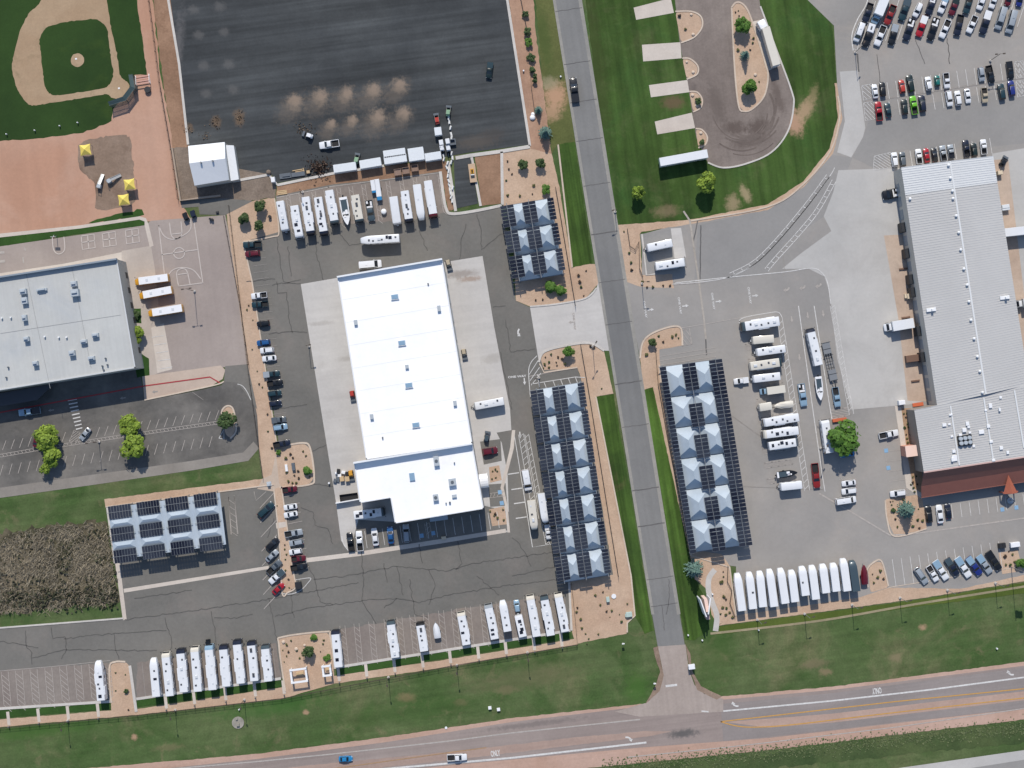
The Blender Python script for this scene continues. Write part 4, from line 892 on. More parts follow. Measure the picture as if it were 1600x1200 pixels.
p = [P(1576, 742, 5.2).xy, P(1568, 772, 3.6).xy, P(1590, 770, 3.6).xy]
mb = MB(); mb.add([(*p[0], 5.0), (*p[1], 3.5), (*p[2], 3.5), (*(p[1].lerp(p[2], .5)), 5.1), (*p[0].lerp(p[1], .05), 3.5)], [(0, 1, 3), (0, 3, 2), (1, 2, 3)]); mb.build('porch_gable', plain('terracotta', rgb(186, 106, 80), .6, vary=.06), W)
for q in (p[1], p[2]): mb = MB(); mb.box(q.x, q.y + .4, 0, .4, .4, 3.5); mb.build('porch_post', M_redw, W)
# small salmon tower on the west wall
p = P(1426, 706, 7); mb = MB(); mb.box(0, 0, 0, 3.4, 3.2, 5.6); 
WT = mb.build('entry_tower', plain('salmon_stucco', rgb(222, 160, 138), .8, vary=.05), None, loc=(p.x, p.y + .2, 0), rz=A8); tag(WT, 'square salmon stucco entry block beside the grey-roofed warehouse wall', 'tower')
mb = MB(); mb.box(0, 0, 5.6, 3.6, 3.4, .3); mb.build('cap', plain('pale_salmon', rgb(246, 214, 198), .8), WT)

# --- school building on the left
HS = 9.8
S = thing('school_building', 'flat grey-roofed school building with rooftop units on the left edge', 'building')
sq = xy([(-160, 458), (183, 405), (212, 575), (-160, 636)], HS)
outline_walls(sq, HS, mat=plain('school_wall', rgb(176, 176, 170), .8, vary=.06), par=S); roof(sq, HS - .3, M_roofs, S); parapet(sq, HS - .35, HS + .02, S, .4, plain('school_coping', rgb(206, 208, 208), .5), skip=(0,))
mb = MB(); mb.bar((*sq[0], HS + .3), (*sq[1], HS + .3), .5, 1.4); mb.build('parapet', plain('school_fascia', rgb(140, 150, 160), .6), S)
mb = MB()
for (p, q) in (((40, 425), (78, 607)), ((112, 418), (142, 575)), ((0, 521), (188, 492))):
    mb.bar((*P(*p, HS).xy, HS - .27), (*P(*q, HS).xy, HS - .27), .12, .06)
mb.build('roof_seam', plain('dark_seam', rgb(160, 162, 162), .7), S)
for (x, y, w, h, hh) in ((38, 456, 10, 8, 1.6), (40, 470, 9, 10, 1.4), (40, 497, 7, 9, 1.5), (43, 530, 8, 7, 1.5), (57, 568, 8, 7, 1.5), (117, 444, 9, 8, 1.5), (119, 458, 12, 11, 1.8), (132, 534, 10, 6, 1.2), (150, 524, 10, 6, 1.2), (114, 552, 9, 8, 1.5), (144, 560, 10, 6, 1.2), (66, 453, 16, 4, .8)):
    u = unit('rooftop_unit', x, y, w, h, hh, HS - .3, M_unit, S)
    mb = MB(); mb.box(0, .1, hh, w / 7, .5, .5); mb.build('hood', M_unit, u)
for (x, y) in ((3, 497), (17, 496), (92, 527), (104, 527), (70, 526), (13, 574), (10, 590), (160, 572), (168, 570), (165, 560), (162, 578)):
    p = P(x, y, HS); mb = MB(); mb.cyl((p.x, p.y, HS - .3), (p.x, p.y, HS + .5), .25, n=8); mb.build('vent_pipe', M_wht if y < 530 else M_unitd, S)
wall_doors(sq[1], sq[2], 6, 1.8, 2.2, -.05, S, M_dark, t0=.06, t1=.9, name='window', z0=1.0)
a, b = P(-30, 620, 4).xy, P(84, 600, 4).xy; c, d2 = P(57, 625, 4.5).xy, P(-30, 640, 4.5).xy
mb = MB(); mb.prism([a, b, c, d2], 3.6, 4.0); e1 = mb.build('entry_canopy', plain('dark_bronze', rgb(70, 72, 78), .6), S)
# --- white shed beside the black lot
D = thing('storage_shed', 'white gabled metal shed at the lower left corner of the black lot', 'shed')
hs = 5.2
a, b, c, d4 = [P(*q, hs).xy for q in ((294, 228), (351, 222), (358, 281), (304, 290))]
e0, e1 = a.lerp(d4, .47), b.lerp(c, .47); zr = hs + 2.5
outline_walls([a, b, c, d4], hs, mat=M_wall, par=D)
M_shed = plain('shed_metal', rgb(236, 238, 240), .35, vary=.02)
mb = MB(); mb.add([(*a, hs), (*b, hs), (*e1, zr), (*e0, zr)], [(0, 1, 2, 3)]); mb.build('roof', M_shed, D)
mb = MB(); mb.add([(*e0, zr), (*e1, zr), (*c, hs), (*d4, hs)], [(0, 1, 2, 3)]); mb.add([(*a, hs), (*e0, zr), (*d4, hs)], [(0, 1, 2)]); mb.add([(*b, hs), (*c, hs), (*e1, zr)], [(0, 1, 2)]); mb.build('roof', M_shed, D)
q = [P(*k, 3.2).xy for k in ((353, 227), (365, 227), (373, 280), (361, 283))]
mb = MB(); mb.add([(*q[0], 3.6), (*q[1], 3.0), (*q[2], 3.0), (*q[3], 3.6)], [(0, 1, 2, 3)]); mb.build('lean_to_roof', M_shed, D); outline_walls(q, 3.0, mat=M_wall, par=D)
for t in (.33, .66):
    p = e0.lerp(e1, t); mb = MB(); mb.cyl((p.x, p.y - .3, zr - .4), (p.x, p.y - .3, zr + .6), .3, n=8); mb.build('vent_pipe', M_steel, D)
mb = MB(); ribbon(mb, [P(x, y).xy for x, y in ((270, 232), (283, 314), (312, 310), (345, 306))], .5, -.02, 1.2); tag(mb.build('retaining_wall', plain('block_wall', rgb(176, 158, 140), .9, vary=.12)), 'low block retaining wall around the gravel below the white shed', 'retaining wall')
# ---------------------------------------------------------------- solar shade canopies
M_fabric = ground('shade_fabric', rgb(176, 189, 200, 1.0), rgb(190, 201, 210, 1.0), .09, .5, 2, .04, .03, .8)
t = NT('solar_cell'); oi = t.n('ShaderNodeObjectInfo'); f = t.mr(t.noise(oi.outputs['Location'], .11, 2, .5), .38, .62, 0, 1)
f = t.math('ADD', t.math('MULTIPLY', f, .85), t.math('MULTIPLY', oi.outputs['Random'], .15))
t.l(t.mix(f, rgb(24, 28, 42), rgb(58, 63, 74)), t.b.inputs['Base Color']); t.b.inputs['Roughness'].default_value = .25; t.b.inputs['Specular IOR Level'].default_value = .35; M_cell = t.m  # greyer cells, varying by location, paint reflections into the panel colour
M_frame = plain('panel_frame', rgb(150, 156, 160), .45, .3)
def panel_mesh(name, w, l):
    mb = MB(); mb.box(0, 0, 0, w, l, .04, mi=0)
    k = .03; z = .041
    mb.add([(-w / 2 + k, -l / 2 + k, z), (w / 2 - k, -l / 2 + k, z), (w / 2 - k, l / 2 - k, z), (-w / 2 + k, l / 2 - k, z)], [(0, 1, 2, 3)], 1)
    return mb.mesh(name, [M_frame, M_cell], fix=False)
def hip(mb, c, zE, zR, run=.34):
    """hipped fabric tent over a quad a b c d (a-b top edge, d-c bottom edge); ridge runs along a->d"""
    a, b, c2, d = c; m0 = a.lerp(b, .5); m1 = d.lerp(c2, .5); L = (m1 - m0).length; w = (b - a).length; r = min(.45, run * w / L * 1.3)
    r0, r1 = m0.lerp(m1, r), m0.lerp(m1, 1 - r * .85)
    vs = [(*a, zE), (*b, zE), (*c2, zE), (*d, zE), (*r0, zR), (*r1, zR)]
    mb.add(vs, [(0, 1, 4), (1, 2, 5, 4), (2, 3, 5), (3, 0, 4, 5)])
def canopy(label, tl, u, v, nb, cols, tents, rows, hgt=5.0, cont=()):
    """tl: top-left px; u: px vector across; v: px vector per bay; cols: (u0, number of panels across); tents: (u0,u1) fractions"""
    O = P(*tl, hgt).xy; k = (HCAM - hgt) / HCAM / PXM
    U = Vector((u[0] * k, -u[1] * k)); Vv = Vector((v[0] * k, -v[1] * k))
    base = O + U * .5 + Vv * nb * .5
    T = thing('solar_canopy', label, 'solar canopy', (base.x, base.y, 0), group='shade canopies carrying solar panels')
    at = lambda s, t: O + U * s + Vv * t - base
    du = U.normalized(); dv = Vv.normalized(); ang = math.atan2(du.y, du.x)
    W = U.length; BL = Vv.length
    for (s0, s1) in tents:
        for b in range(nb):
            mb = MB(); q = [at(s0, b + .012), at(s1, b + .012), at(s1, b + .988), at(s0, b + .988)]
            hip(mb, q, hgt - 2.4, hgt + 1.25, .36); mb.build('fabric_tent', M_fabric, T, fix=False)
    pm = None
    for ci, (s0, n) in enumerate(cols):
        for b in range(nb):
            nr = rows[ci] if isinstance(rows, (list, tuple)) else rows
            full = ci in cont; off = None
            if nr == 'mid': nr, off, full = (7, 0.0, True) if b == 0 else (6, 2.3, True)
            pl = BL / ((8 if off is not None else nr) if full else nr + .95); w = 2.02; 
            if pm is None or abs(pm[1] - pl) > .02: pm = (panel_mesh('solar_panel', w, pl - .11), pl)
            for r in range(nr):
                for i in range(n):
                    p = at(s0, b) + du * (w / 2 + i * (w + .09)) + dv * ((r + .5 + (off or (0 if full else .1))) * pl)
                    tilt = (.05 if i == 0 else -.05) if n == 2 else 0
                    o = link('solar_panel', pm[0], T, (p.x, p.y, hgt - .05)); o.rotation_euler = (0, -tilt, ang)
    # steel: posts, purlins under each panel strip
    for ci, (s0, n) in enumerate(cols):
        mid = at(s0, 0) + du * (n * 1.055); mide = at(s0, nb) + du * (n * 1.055)
        mb = MB(); a = mid - dv * .5; b2 = mide + dv * .1; mb.bar((*a, hgt - .22), (*b2, hgt - .22), .2, .22); mb.build('purlin', M_steel, T)
        for b in range(nb + 1):
            p = mid.lerp(mide, b / nb); mb = MB(); mb.cyl((0, 0, 0), (0, 0, hgt - .3), .14, n=8); mb.box(0, 0, 0, .6, .6, .08); mb.build('post', M_steel, T, loc=(p.x, p.y, 0.02))
    for b in range(nb + 1):
        mb = MB(); p, q = at(0, b), at(1, b); mb.bar((*p, hgt - 2.65), (*q, hgt - 2.65), .2, .28); mb.build('cross_beam', M_steel, T)
    return T
canopy('upper solar shade canopy of three bays, just left of the road', (781.2, 321.5), (82.6, -14), (6.7, 39.7), 3,
       [(0, 2), (.412, 2), (.885, 1)], [(.125, .53), (.53, .95)], 6)
canopy('longest solar shade canopy, seven bays, between the parking lot and road', (828, 610.5), (84.5, -14), (6.25, 43.3), 7,
       [(0, 2), (.404, 2), (.876, 1)], [(.12, .52), (.52, .945)], 7)
canopy('wide solar shade canopy of six bays on the far side of the road', (1030.3, 573.8), (97.5, -13.5), (8.0, 48.6), 6,
       [(0, 1), (.362, 2), (.79, 2)], [(.045, .475), (.475, .90)], [8, 'mid', 8], cont=(0, 2))
# the fourth canopy: twelve blocks in a grid, white fabric troughs between
def canopy_grid():
    h = 5.2; tl = (168.2, 791.5); u = (168, -23.5); v = (11.2, 91.0)
    k = (HCAM - h) / HCAM / PXM; O = P(*tl, h).xy; U = Vector((u[0] * k, -u[1] * k)); Vv = Vector((v[0] * k, -v[1] * k)); base = O + U * .5 + Vv * .5
    T = thing('solar_canopy', 'solar shade canopy with twelve separate panel blocks beside the dry brush', 'solar canopy', (base.x, base.y, 0), group='shade canopies carrying solar panels')
    at = lambda s, t: O + U * s + Vv * t - base
    du, dv = U.normalized(), Vv.normalized(); ang = math.atan2(du.y, du.x)
    pw, pl = 7.0 / 8, 2.05; pm = panel_mesh('solar_panel', pw - .05, pl - .05)
    for c in range(4):
        for r in range(3):
            p0 = at(.0 + c * .2655, .0 + r * .378)
            for i in range(8):
                for j in range(2):
                    p = p0 + du * ((i + .5) * pw) + dv * ((j + .5) * pl); o = link('solar_panel', pm, T, (p.x, p.y, h)); o.rotation_euler = (0, 0, ang)
            mb = MB()
            for j in (.35, 1.0, 1.65): a = p0 + dv * (pl * j); b = a + du * 7.0; mb.bar((*a, h - .12), (*b, h - .12), .12, .14)
            a = p0 + dv * pl - du * .6; b = a + du * 8.2; mb.bar((*a, h + .1), (*b, h + .1), .13, .13)
            mb.build('panel_rail', M_steel, T)
            for (i, j) in ((.6, .3), (6.4, .3), (.6, 3.8), (6.4, 3.8)):
                p = p0 + du * i + dv * j; mb = MB(); mb.cyl((0, 0, 0), (0, 0, h - .15), .12, n=8); mb.box(0, 0, 0, .5, .5, .08); mb.build('post', M_steel, T, loc=(p.x, p.y, .02))
            if r < 2:  # raised fabric trough between this block and the next one down
                s0 = p0 + dv * (2 * pl - .1) - du * .1; s1 = s0 + du * 7.2; e = dv * 2.9; mb = MB()
                vs = [(*s0, h - .5), (*s1, h - .5), (*(s1 + e), h - .55), (*(s0 + e), h - .55), (*(s0 + e * .55 + du * 1.6), h + .25), (*(s1 + e * .55 - du * 1.6), h + .25)]
                mb.add(vs, [(0, 4, 5, 1), (1, 5, 2), (2, 5, 4, 3), (3, 4, 0)]); mb.build('fabric_tent', M_fabric, T)
        if c > 0 or True:
            a = at(c * .2655 + .207, .03); b = at(c * .2655 + .207, .92); w = du * (2.0 if c < 3 else 1.1); mb = MB()
            vs = [(*a, h - .6), (*(a + w), h - .6), (*(b + w), h - .6), (*b, h - .6), (*(a + w * .5), h - .25), (*(b + w * .5), h - .25)]
            mb.add(vs, [(0, 4, 5, 3), (4, 1, 2, 5)]); mb.build('fabric_strip', M_fabric, T)
canopy_grid()
# ---------------------------------------------------------------- vehicles
PAINT = {}
def paint(name):
    if name not in PAINT:
        c = {'white': (236, 238, 240), 'silver': (176, 184, 190), 'grey': (104, 112, 118), 'black': (26, 28, 31), 'navy': (28, 36, 56), 'blue': (36, 92, 150),
             'bright blue': (44, 140, 196), 'red': (176, 26, 40), 'maroon': (104, 24, 38), 'dark green': (26, 44, 42), 'teal': (24, 116, 108), 'lime green': (118, 200, 44),
             'beige': (196, 182, 156), 'orange red': (196, 66, 50), 'pale blue': (158, 190, 212), 'yellow': (230, 168, 52), 'dark teal': (34, 62, 70), 'royal blue': (36, 52, 130),
             'cream': (228, 222, 208), 'slate': (78, 94, 102), 'copper red': (150, 40, 36), 'pale green': (150, 186, 150)}[name]
        k = {'white': 1.0, 'cream': .97}.get(name, .92)
        PAINT[name] = plain('paint_' + name.replace(' ', '_'), rgb(*c, k), .32, .15 if name in ('silver', 'grey', 'pale blue', 'slate') else 0, coat=.5, vary=.03, vscale=.7)
    return PAINT[name]
M_win = plain('car_glass', (.012, .016, .022, 1), .09, spec=.55)
M_tyre = plain('tyre', rgb(30, 30, 31), .85)
M_lamp = plain('lamp_lens', rgb(226, 230, 232), .2)
M_tail = plain('tail_lens', rgb(150, 20, 22), .3)
M_liner = plain('bed_liner', rgb(34, 34, 36), .8, vary=.15)
M_rvw = plain('rv_roof_white', rgb(246, 247, 249, .98), .5, vary=.035, vscale=.4)
M_vent = plain('vent_grey', rgb(70, 74, 82), .5)
M_ac = plain('ac_white', rgb(214, 218, 222), .45)
M_gear = plain('white_gear', rgb(232, 233, 234), .5)
def xs(x, hw, z0, z1, r):
    r = min(r, hw * .9, (z1 - z0) * .45); k = r * .3
    h = [(hw - r * .5 * 0, z0), (hw, z0 + .02), (hw, z1 - r), (hw - k, z1 - k), (hw - r, z1)]
    pts = [(x, y, z) for y, z in h] + [(x, -y, z) for y, z in h[::-1]]
    return pts
def lower(mb, st, r=.16, mi=0): mb.loft([xs(x, hw, z0, z1, r) for x, hw, z0, z1 in st], mi)
def wheelmesh(r=.34, w=.24):
    mb = MB(); mb.cyl((0, -w / 2, 0), (0, w / 2, 0), r, n=12, mi=0); mb.cyl((0, -w / 2 - .01, 0), (0, w / 2 + .01, 0), r * .58, n=8, mi=1)
    return mb.mesh('wheel', [M_tyre, M_steel])
WH = wheelmesh(); WHB = wheelmesh(.5, .3); WHT = wheelmesh(.38, .24)
def patch(c, u0, u1, v0, v1, off=.012):
    """quad on a bilinear patch c=(a,b,c,d), pushed outwards"""
    a, b, c2, d = [Vector(p) for p in c]
    f = lambda u, v: (a * (1 - u) + b * u) * (1 - v) + (d * (1 - u) + c2 * u) * v
    n = (b - a).cross(d - a).normalized()
    return [f(u0, v0) + n * off, f(u1, v0) + n * off, f(u1, v1) + n * off, f(u0, v1) + n * off]
class Kit:  # a vehicle prototype: shared part meshes with material keys
    def __init__(s, L, W, H): s.L, s.W, s.H = L, W, H; s.parts = []
    def add(s, name, mb, key, loc=(0, 0, 0), smooth=False):
        me = mb if isinstance(mb, bpy.types.Mesh) else mb.mesh(name, [MATKEY.get(key) or M_rvw], smooth)
        s.parts.append((name, me, key, loc)); return s
    def quads(s, name, qs, key):
        mb = MB()
        for q in qs: mb.add(q, [(0, 1, 2, 3)])
        me = mb.mesh(name, [MATKEY.get(key) or M_rvw], fix=False); s.parts.append((name, me, key, (0, 0, 0)))
MATKEY = {'glass': M_win, 'lamp': M_lamp, 'tail': M_tail, 'liner': M_liner, 'black': M_black, 'steel': M_steel, 'rv': M_rvw, 'vent': M_vent, 'ac': M_ac, 'gear': M_gear, 'tyre': None}
def cabin(k, mb, xb0, xb1, xt0, xt1, bw, tw, zb, zt, rear=True):
    B = [(xb0, -bw, zb), (xb1, -bw, zb), (xb1, bw, zb), (xb0, bw, zb)]; T = [(xt0, -tw, zt - .05), (xt1, -tw, zt - .05), (xt1, tw, zt - .05), (xt0, tw, zt - .05)]
    T2 = [(xt0 + .12, -tw + .12, zt), (xt1 - .12, -tw + .12, zt), (xt1 - .12, tw - .12, zt), (xt0 + .12, tw - .12, zt)]
    vs = B + T + T2; fs = [(8, 9, 10, 11)]
    for o in (0, 4):
        for i in range(4): j = (i + 1) % 4; fs.append((o + i, o + j, o + 4 + j, o + 4 + i))
    mb.add(vs, fs)
    k.quads('windshield', [patch((B[1], B[2], T[2], T[1]), .05, .95, .04, .93)], 'glass')
    if rear: k.quads('rear_window', [patch((B[3], B[0], T[0], T[3]), .06, .94, .1, .9)], 'glass')
    for q in ((B[0], B[1], T[1], T[0]), (B[2], B[3], T[3], T[2])):
        k.quads('side_window', [patch(q, .05, .47, .12, .88), patch(q, .50, .95, .12, .88)], 'glass')
def lights(k, xf, xr, hw, zf=.68, zr=.8):
    for s in (-1, 1):
        k.add('headlight', MB().box(xf - .03, s * (hw - .22), zf - .08, .22, .34, .16, ch=.03), 'lamp')
        k.add('taillight', MB().box(xr + .03, s * (hw - .12), zr - .1, .14, .2, .26, ch=.02), 'tail')
        k.add('mirror', MB().box(0 + (xf - xr) * .2 + (xf + xr) / 2, s * (hw + .1), 1.0, .16, .2, .14, ch=.03), 'paint')
def wheels(k, xsn, hw, z=.34, me=None):
    for x in xsn:
        for s in (-1, 1): k.add('wheel', me or WH, None, (x, s * hw, z))
KITS = {}
def k_sedan():
    k = Kit(4.7, 1.84, 1.45); mb = MB()
    lower(mb, [(-2.35, .66, .45, .82), (-2.2, .82, .34, .93), (-1.5, .9, .3, .97), (0, .92, .28, .96), (1.2, .91, .3, .92), (1.9, .87, .32, .82), (2.22, .76, .36, .72), (2.35, .6, .42, .62)])
    cabin(k, mb, -1.85, 1.05, -1.0, .25, .8, .62, .93, 1.45); k.add('body', mb, 'paint', smooth=True); lights(k, 2.2, -2.3, .82); wheels(k, (1.42, -1.4), .8); return k
def k_hatch():
    k = Kit(4.1, 1.76, 1.5); mb = MB()
    lower(mb, [(-2.05, .7, .45, .9), (-1.95, .82, .34, .98), (-1, .88, .3, 1.0), (.9, .88, .3, .94), (1.6, .84, .34, .84), (1.95, .72, .38, .74), (2.05, .58, .44, .64)])
    cabin(k, mb, -1.98, 1.0, -1.6, .25, .78, .6, .95, 1.5); k.add('body', mb, 'paint', smooth=True); lights(k, 1.9, -2.0, .8); wheels(k, (1.25, -1.25), .76); return k
def k_suv():
    k = Kit(4.85, 1.95, 1.75); mb = MB()
    lower(mb, [(-2.42, .76, .5, 1.0), (-2.32, .9, .4, 1.08), (-1.2, .97, .36, 1.1), (1.0, .97, .36, 1.06), (1.9, .94, .4, .98), (2.3, .84, .44, .88), (2.42, .7, .5, .78)])
    cabin(k, mb, -2.3, 1.15, -2.0, .4, .87, .7, 1.06, 1.75)
    for s in (-1, 1): mb.bar((-1.8, s * .62, 1.79), (.2, s * .62, 1.79), .05)
    k.add('body', mb, 'paint', smooth=True); lights(k, 2.28, -2.36, .9, .8, .95); wheels(k, (1.45, -1.42), .85, .37, WHT); return k
def k_pickup(style='open'):
    k = Kit(5.8, 2.02, 1.85); mb = MB()
    lower(mb, [(-.72, 1.0, .45, 1.1), (.6, 1.0, .42, 1.12), (1.5, .99, .42, 1.1), (2.4, .96, .46, 1.04), (2.78, .88, .5, .96), (2.9, .74, .55, .84)])
    for s in (-1, 1): mb.box(-1.8, s * .93, .5, 2.2, .13, .62, ch=.02)
    mb.box(-2.84, 0, .5, .12, 1.96, .62, ch=.02); mb.box(-1.8, 0, .5, 2.1, 1.74, .1)
    cabin(k, mb, -.72, 1.35, -.5, .55, .88, .72, 1.1, 1.85); k.add('body', mb, 'paint', smooth=True)
    k.add('bed_liner', MB().box(-1.78, 0, .6, 2.0, 1.7, .03), 'liner')
    if style == 'cover': k.add('bed_cover', MB().box(-1.8, 0, 1.11, 2.15, 1.94, .07, ch=.03), 'paint2')
    if style == 'shell': k.add('camper_shell', MB().box(-1.78, 0, 1.12, 2.2, 1.9, .72, ch=.14), 'paint2'); k.add('roof_hatch', MB().box(-1.75, 0, 1.84, .9, .45, .05, ch=.02), 'vent')
    if style == 'gear':
        g = MB(); g.box(-1.0, 0, .63, .5, 1.6, .62, ch=.04); g.box(-1.95, .5, .63, 1.2, .5, .5, ch=.04); g.box(-2.3, -.55, .63, .7, .5, .6, ch=.04); k.add('toolbox', g, 'gear')
    lights(k, 2.76, -2.86, .96, .85, .95); wheels(k, (1.85, -1.75), .86, .4, WHT); return k
def k_van():
    k = Kit(5.9, 2.0, 2.35); mb = MB()
    lower(mb, [(-2.95, .9, .45, 1.2), (-2.8, .98, .4, 1.25), (1.6, .98, .4, 1.22), (2.5, .94, .42, 1.1), (2.85, .84, .46, .95), (2.95, .7, .5, .8)])
    cabin(k, mb, -2.88, 2.0, -2.78, 1.15, .95, .8, 1.2, 2.35); k.add('body', mb, 'paint', smooth=True); lights(k, 2.8, -2.9, .95, .85, 1.1); wheels(k, (1.9, -1.8), .86, .37, WHT)
    k.add('roof_hatch', MB().box(-.9, 0, 2.35, .6, .6, .1, ch=.03), 'paint'); return k
def rv_body(mb, L, hw, z0, zt, nose=.25, tail=.12, r=.16):
    x0, x1 = -L / 2, L / 2
    lower(mb, [(x0, hw - .12, z0 + .15, zt - .2), (x0 + tail, hw, z0, zt), (x1 - nose * 2.5, hw, z0, zt), (x1 - nose, hw - .03, z0, zt - .1), (x1, hw - .22, z0 + .15, zt - .7)], r)
def rv_windows(k, L, hw, n, z0=1.6, h=.7, skip=0):
    for s in (-1, 1):
        for i in range(n):
            x = -L / 2 + L * (i + .7) / (n + .4); k.add('side_window', MB().box(x, s * (hw + .005), z0, .9, .03, h, ch=.01), 'glass')
def k_motorhome():
    k = Kit(11, 2.55, 3.6); mb = MB(); hw = 1.27; rv_body(mb, 9.95, hw, .45, 3.6, .02, .12); k.add('body', mb, 'paint', (-.525, 0, 0), smooth=True)
    mb = MB(); lower(mb, [(4.35, hw + .02, .43, 3.62), (4.9, hw + .02, .43, 3.5), (5.3, hw - .04, .45, 2.9), (5.5, hw - .22, .55, 1.6)], .2); k.add('front_cap', mb, 'paint2', smooth=True)
    q = [(5.32, -1.06, 2.85), (5.5, -1.0, 1.75), (5.5, 1.0, 1.75), (5.32, 1.06, 2.85)]
    k.quads('windshield', [[Vector(p) + Vector((.06, 0, .02)) for p in q]], 'glass')
    rv_windows(k, 9, hw, 5); k.add('door', MB().box(2.6, -hw - .005, .6, .75, .03, 2.1), 'ac')
    for s in (-1, 1): k.add('mirror', MB().bar((5.2, s * 1.2, 2.4), (5.55, s * 1.62, 2.3), .08).box(5.55, s * 1.62, 1.95, .14, .26, .5, ch=.03), 'black')
    k.add('awning', MB().cyl((-3.5, -hw - .1, 3.25), (2.2, -hw - .1, 3.25), .1), 'gear'); lights(k, 5.42, -5.48, 1.2, .9, 1.2); wheels(k, (3.6, -2.4, -3.4), 1.1, .5, WHB); return k
def k_trailer():
    k = Kit(9.0, 2.5, 3.2); mb = MB(); hw = 1.22; rv_body(mb, 8.0, hw, .5, 3.2, .28, .14, .2); k.add('body', mb, 'paint', (-.5, 0, 0), smooth=True)
    k.add('hitch', MB().bar((3.3, .7, .55), (4.45, .05, .55), .1).bar((3.3, -.7, .55), (4.45, -.05, .55), .1).cyl((4.35, 0, .05), (4.35, 0, .8), .06), 'black')
    k.add('gas_bottle', MB().cyl((3.75, .18, .55), (3.75, .18, 1.05), .16).cyl((3.75, -.18, .55), (3.75, -.18, 1.05), .16), 'ac')
    rv_windows(k, 7, hw, 3); k.add('door', MB().box(1.6, -hw - .005, .65, .7, .03, 1.9), 'ac'); wheels(k, (-.6, -1.5), 1.05, .37, WHT); return k
def k_fifth():
    k = Kit(11.5, 2.5, 3.9); mb = MB(); hw = 1.25
    lower(mb, [(-5.75, hw - .1, .75, 3.7), (-5.62, hw, .65, 3.9), (2.7, hw, .65, 3.9)], .16); lower(mb, [(2.7, hw, 1.75, 3.9), (3.6, hw, 1.75, 3.88), (4.9, hw - .26, 1.8, 3.75), (5.5, hw - .42, 1.85, 3.4), (5.75, hw - .56, 1.95, 2.7)], .22)
    k.add('body', mb, 'paint', smooth=True); rv_windows(k, 8, hw, 4, 1.9); k.add('hitch', MB().cyl((4.6, 0, .9), (4.6, 0, 1.85), .14).box(4.6, 0, 1.6, .7, .7, .2), 'black')
    k.add('landing_leg', MB().box(2.9, .8, 0, .14, .14, 1.7).box(2.9, -.8, 0, .14, .14, 1.7), 'black'); k.add('door', MB().box(1.6, -hw - .005, .8, .75, .03, 2.0), 'ac'); wheels(k, (-1.6, -2.5), 1.05, .4, WHT); return k
def k_semitrailer():
    k = Kit(15, 2.6, 4.0); mb = MB(); mb.box(0, 0, 1.1, 15, 2.6, 2.9, ch=.05); k.add('body', mb, 'paint'); k.add('undercarriage', MB().box(-.2, 0, .75, 13, 1.0, .35), 'black')
    k.add('rear_door', MB().box(-7.51, .62, 1.2, .05, 1.18, 2.7).box(-7.51, -.62, 1.2, .05, 1.18, 2.7), 'ac'); k.add('landing_leg', MB().box(4.6, .8, 0, .15, .15, 1.1).box(4.6, -.8, 0, .15, .15, 1.1), 'black'); wheels(k, (-5.2, -6.4), 1.05, .5, WHB); return k
def k_boxtruck(refl=0):
    k = Kit(8.0, 2.4, 3.3); mb = MB(); lower(mb, [(2.1, 1.0, .5, 1.5), (3.2, .98, .5, 1.35), (3.85, .86, .55, 1.15), (4.0, .7, .6, .95)])
    cabin(k, mb, 2.05, 3.35, 2.15, 2.75, .95, .8, 1.4, 2.3, rear=False); k.add('cab', mb, 'paint2', smooth=True); k.add('cargo_box', MB().box(-1.0, 0, .8, 6.0, 2.4, 2.5, ch=.05), 'paint'); k.add('undercarriage', MB().box(-.3, 0, .5, 7, .9, .3), 'black')
    lights(k, 3.88, -3.98, .9, .8, .9); wheels(k, (2.9, -2.6), .95, .45, WHB); return k
def k_bus():
    k = Kit(10.9, 2.45, 3.1); mb = MB(); lower(mb, [(-5.45, 1.1, .6, 2.8), (-5.3, 1.22, .5, 3.1), (3.6, 1.22, .5, 3.1), (4.0, 1.2, .5, 2.9), (4.15, 1.15, .55, 2.2)], .3); lower(mb, [(4.0, 1.05, .5, 1.7), (4.9, .98, .52, 1.55), (5.35, .85, .55, 1.35), (5.45, .7, .6, 1.1)], .25)
    k.add('body', mb, 'paint', smooth=True); k.add('roof', MB().box(-.82, 0, 3.08, 9.15, 2.3, .06, ch=.02), 'rv')
    k.quads('windshield', [[Vector(p) for p in ((4.16, -1.05, 1.75), (4.2, 1.05, 1.75), (4.06, 1.0, 2.8), (4.06, -1.0, 2.8))]], 'glass')
    for s in (-1, 1):
        for i in range(8): k.add('side_window', MB().box(-4.5 + i * 1.02, s * 1.225, 1.85, .8, .03, .65), 'glass')
        k.add('mirror', MB().bar((4.6, s * 1.0, 1.5), (5.1, s * 1.4, 1.9), .05).box(5.1, s * 1.4, 1.8, .1, .25, .35), 'black')
    k.add('hatch', MB().box(-2.6, 0, 3.13, .8, .8, .06), 'ac'); k.add('hatch', MB().box(1.2, 0, 3.13, .8, .8, .06), 'ac'); lights(k, 5.38, -5.45, 1.0, .95, 1.2); wheels(k, (3.7, -3.0), 1.02, .48, WHB); return k
def hull(mb, L, hw, z0, zt, mi=0):
    st = [(-L / 2, hw * .92, z0 + .05, zt), (-L * .2, hw, z0, zt), (L * .15, hw * .92, z0 + .03, zt + .05), (L * .34, hw * .6, z0 + .2, zt + .14), (L * .46, hw * .22, z0 + .5, zt + .24), (L / 2, .04, zt - .1, zt + .28)]
    secs = []
    for x, w, a, b in st: secs.append([(x, 0, a), (x, w * .7, a + (b - a) * .25), (x, w, b), (x, -w, b), (x, -w * .7, a + (b - a) * .25)])
    mb.loft(secs, mi)
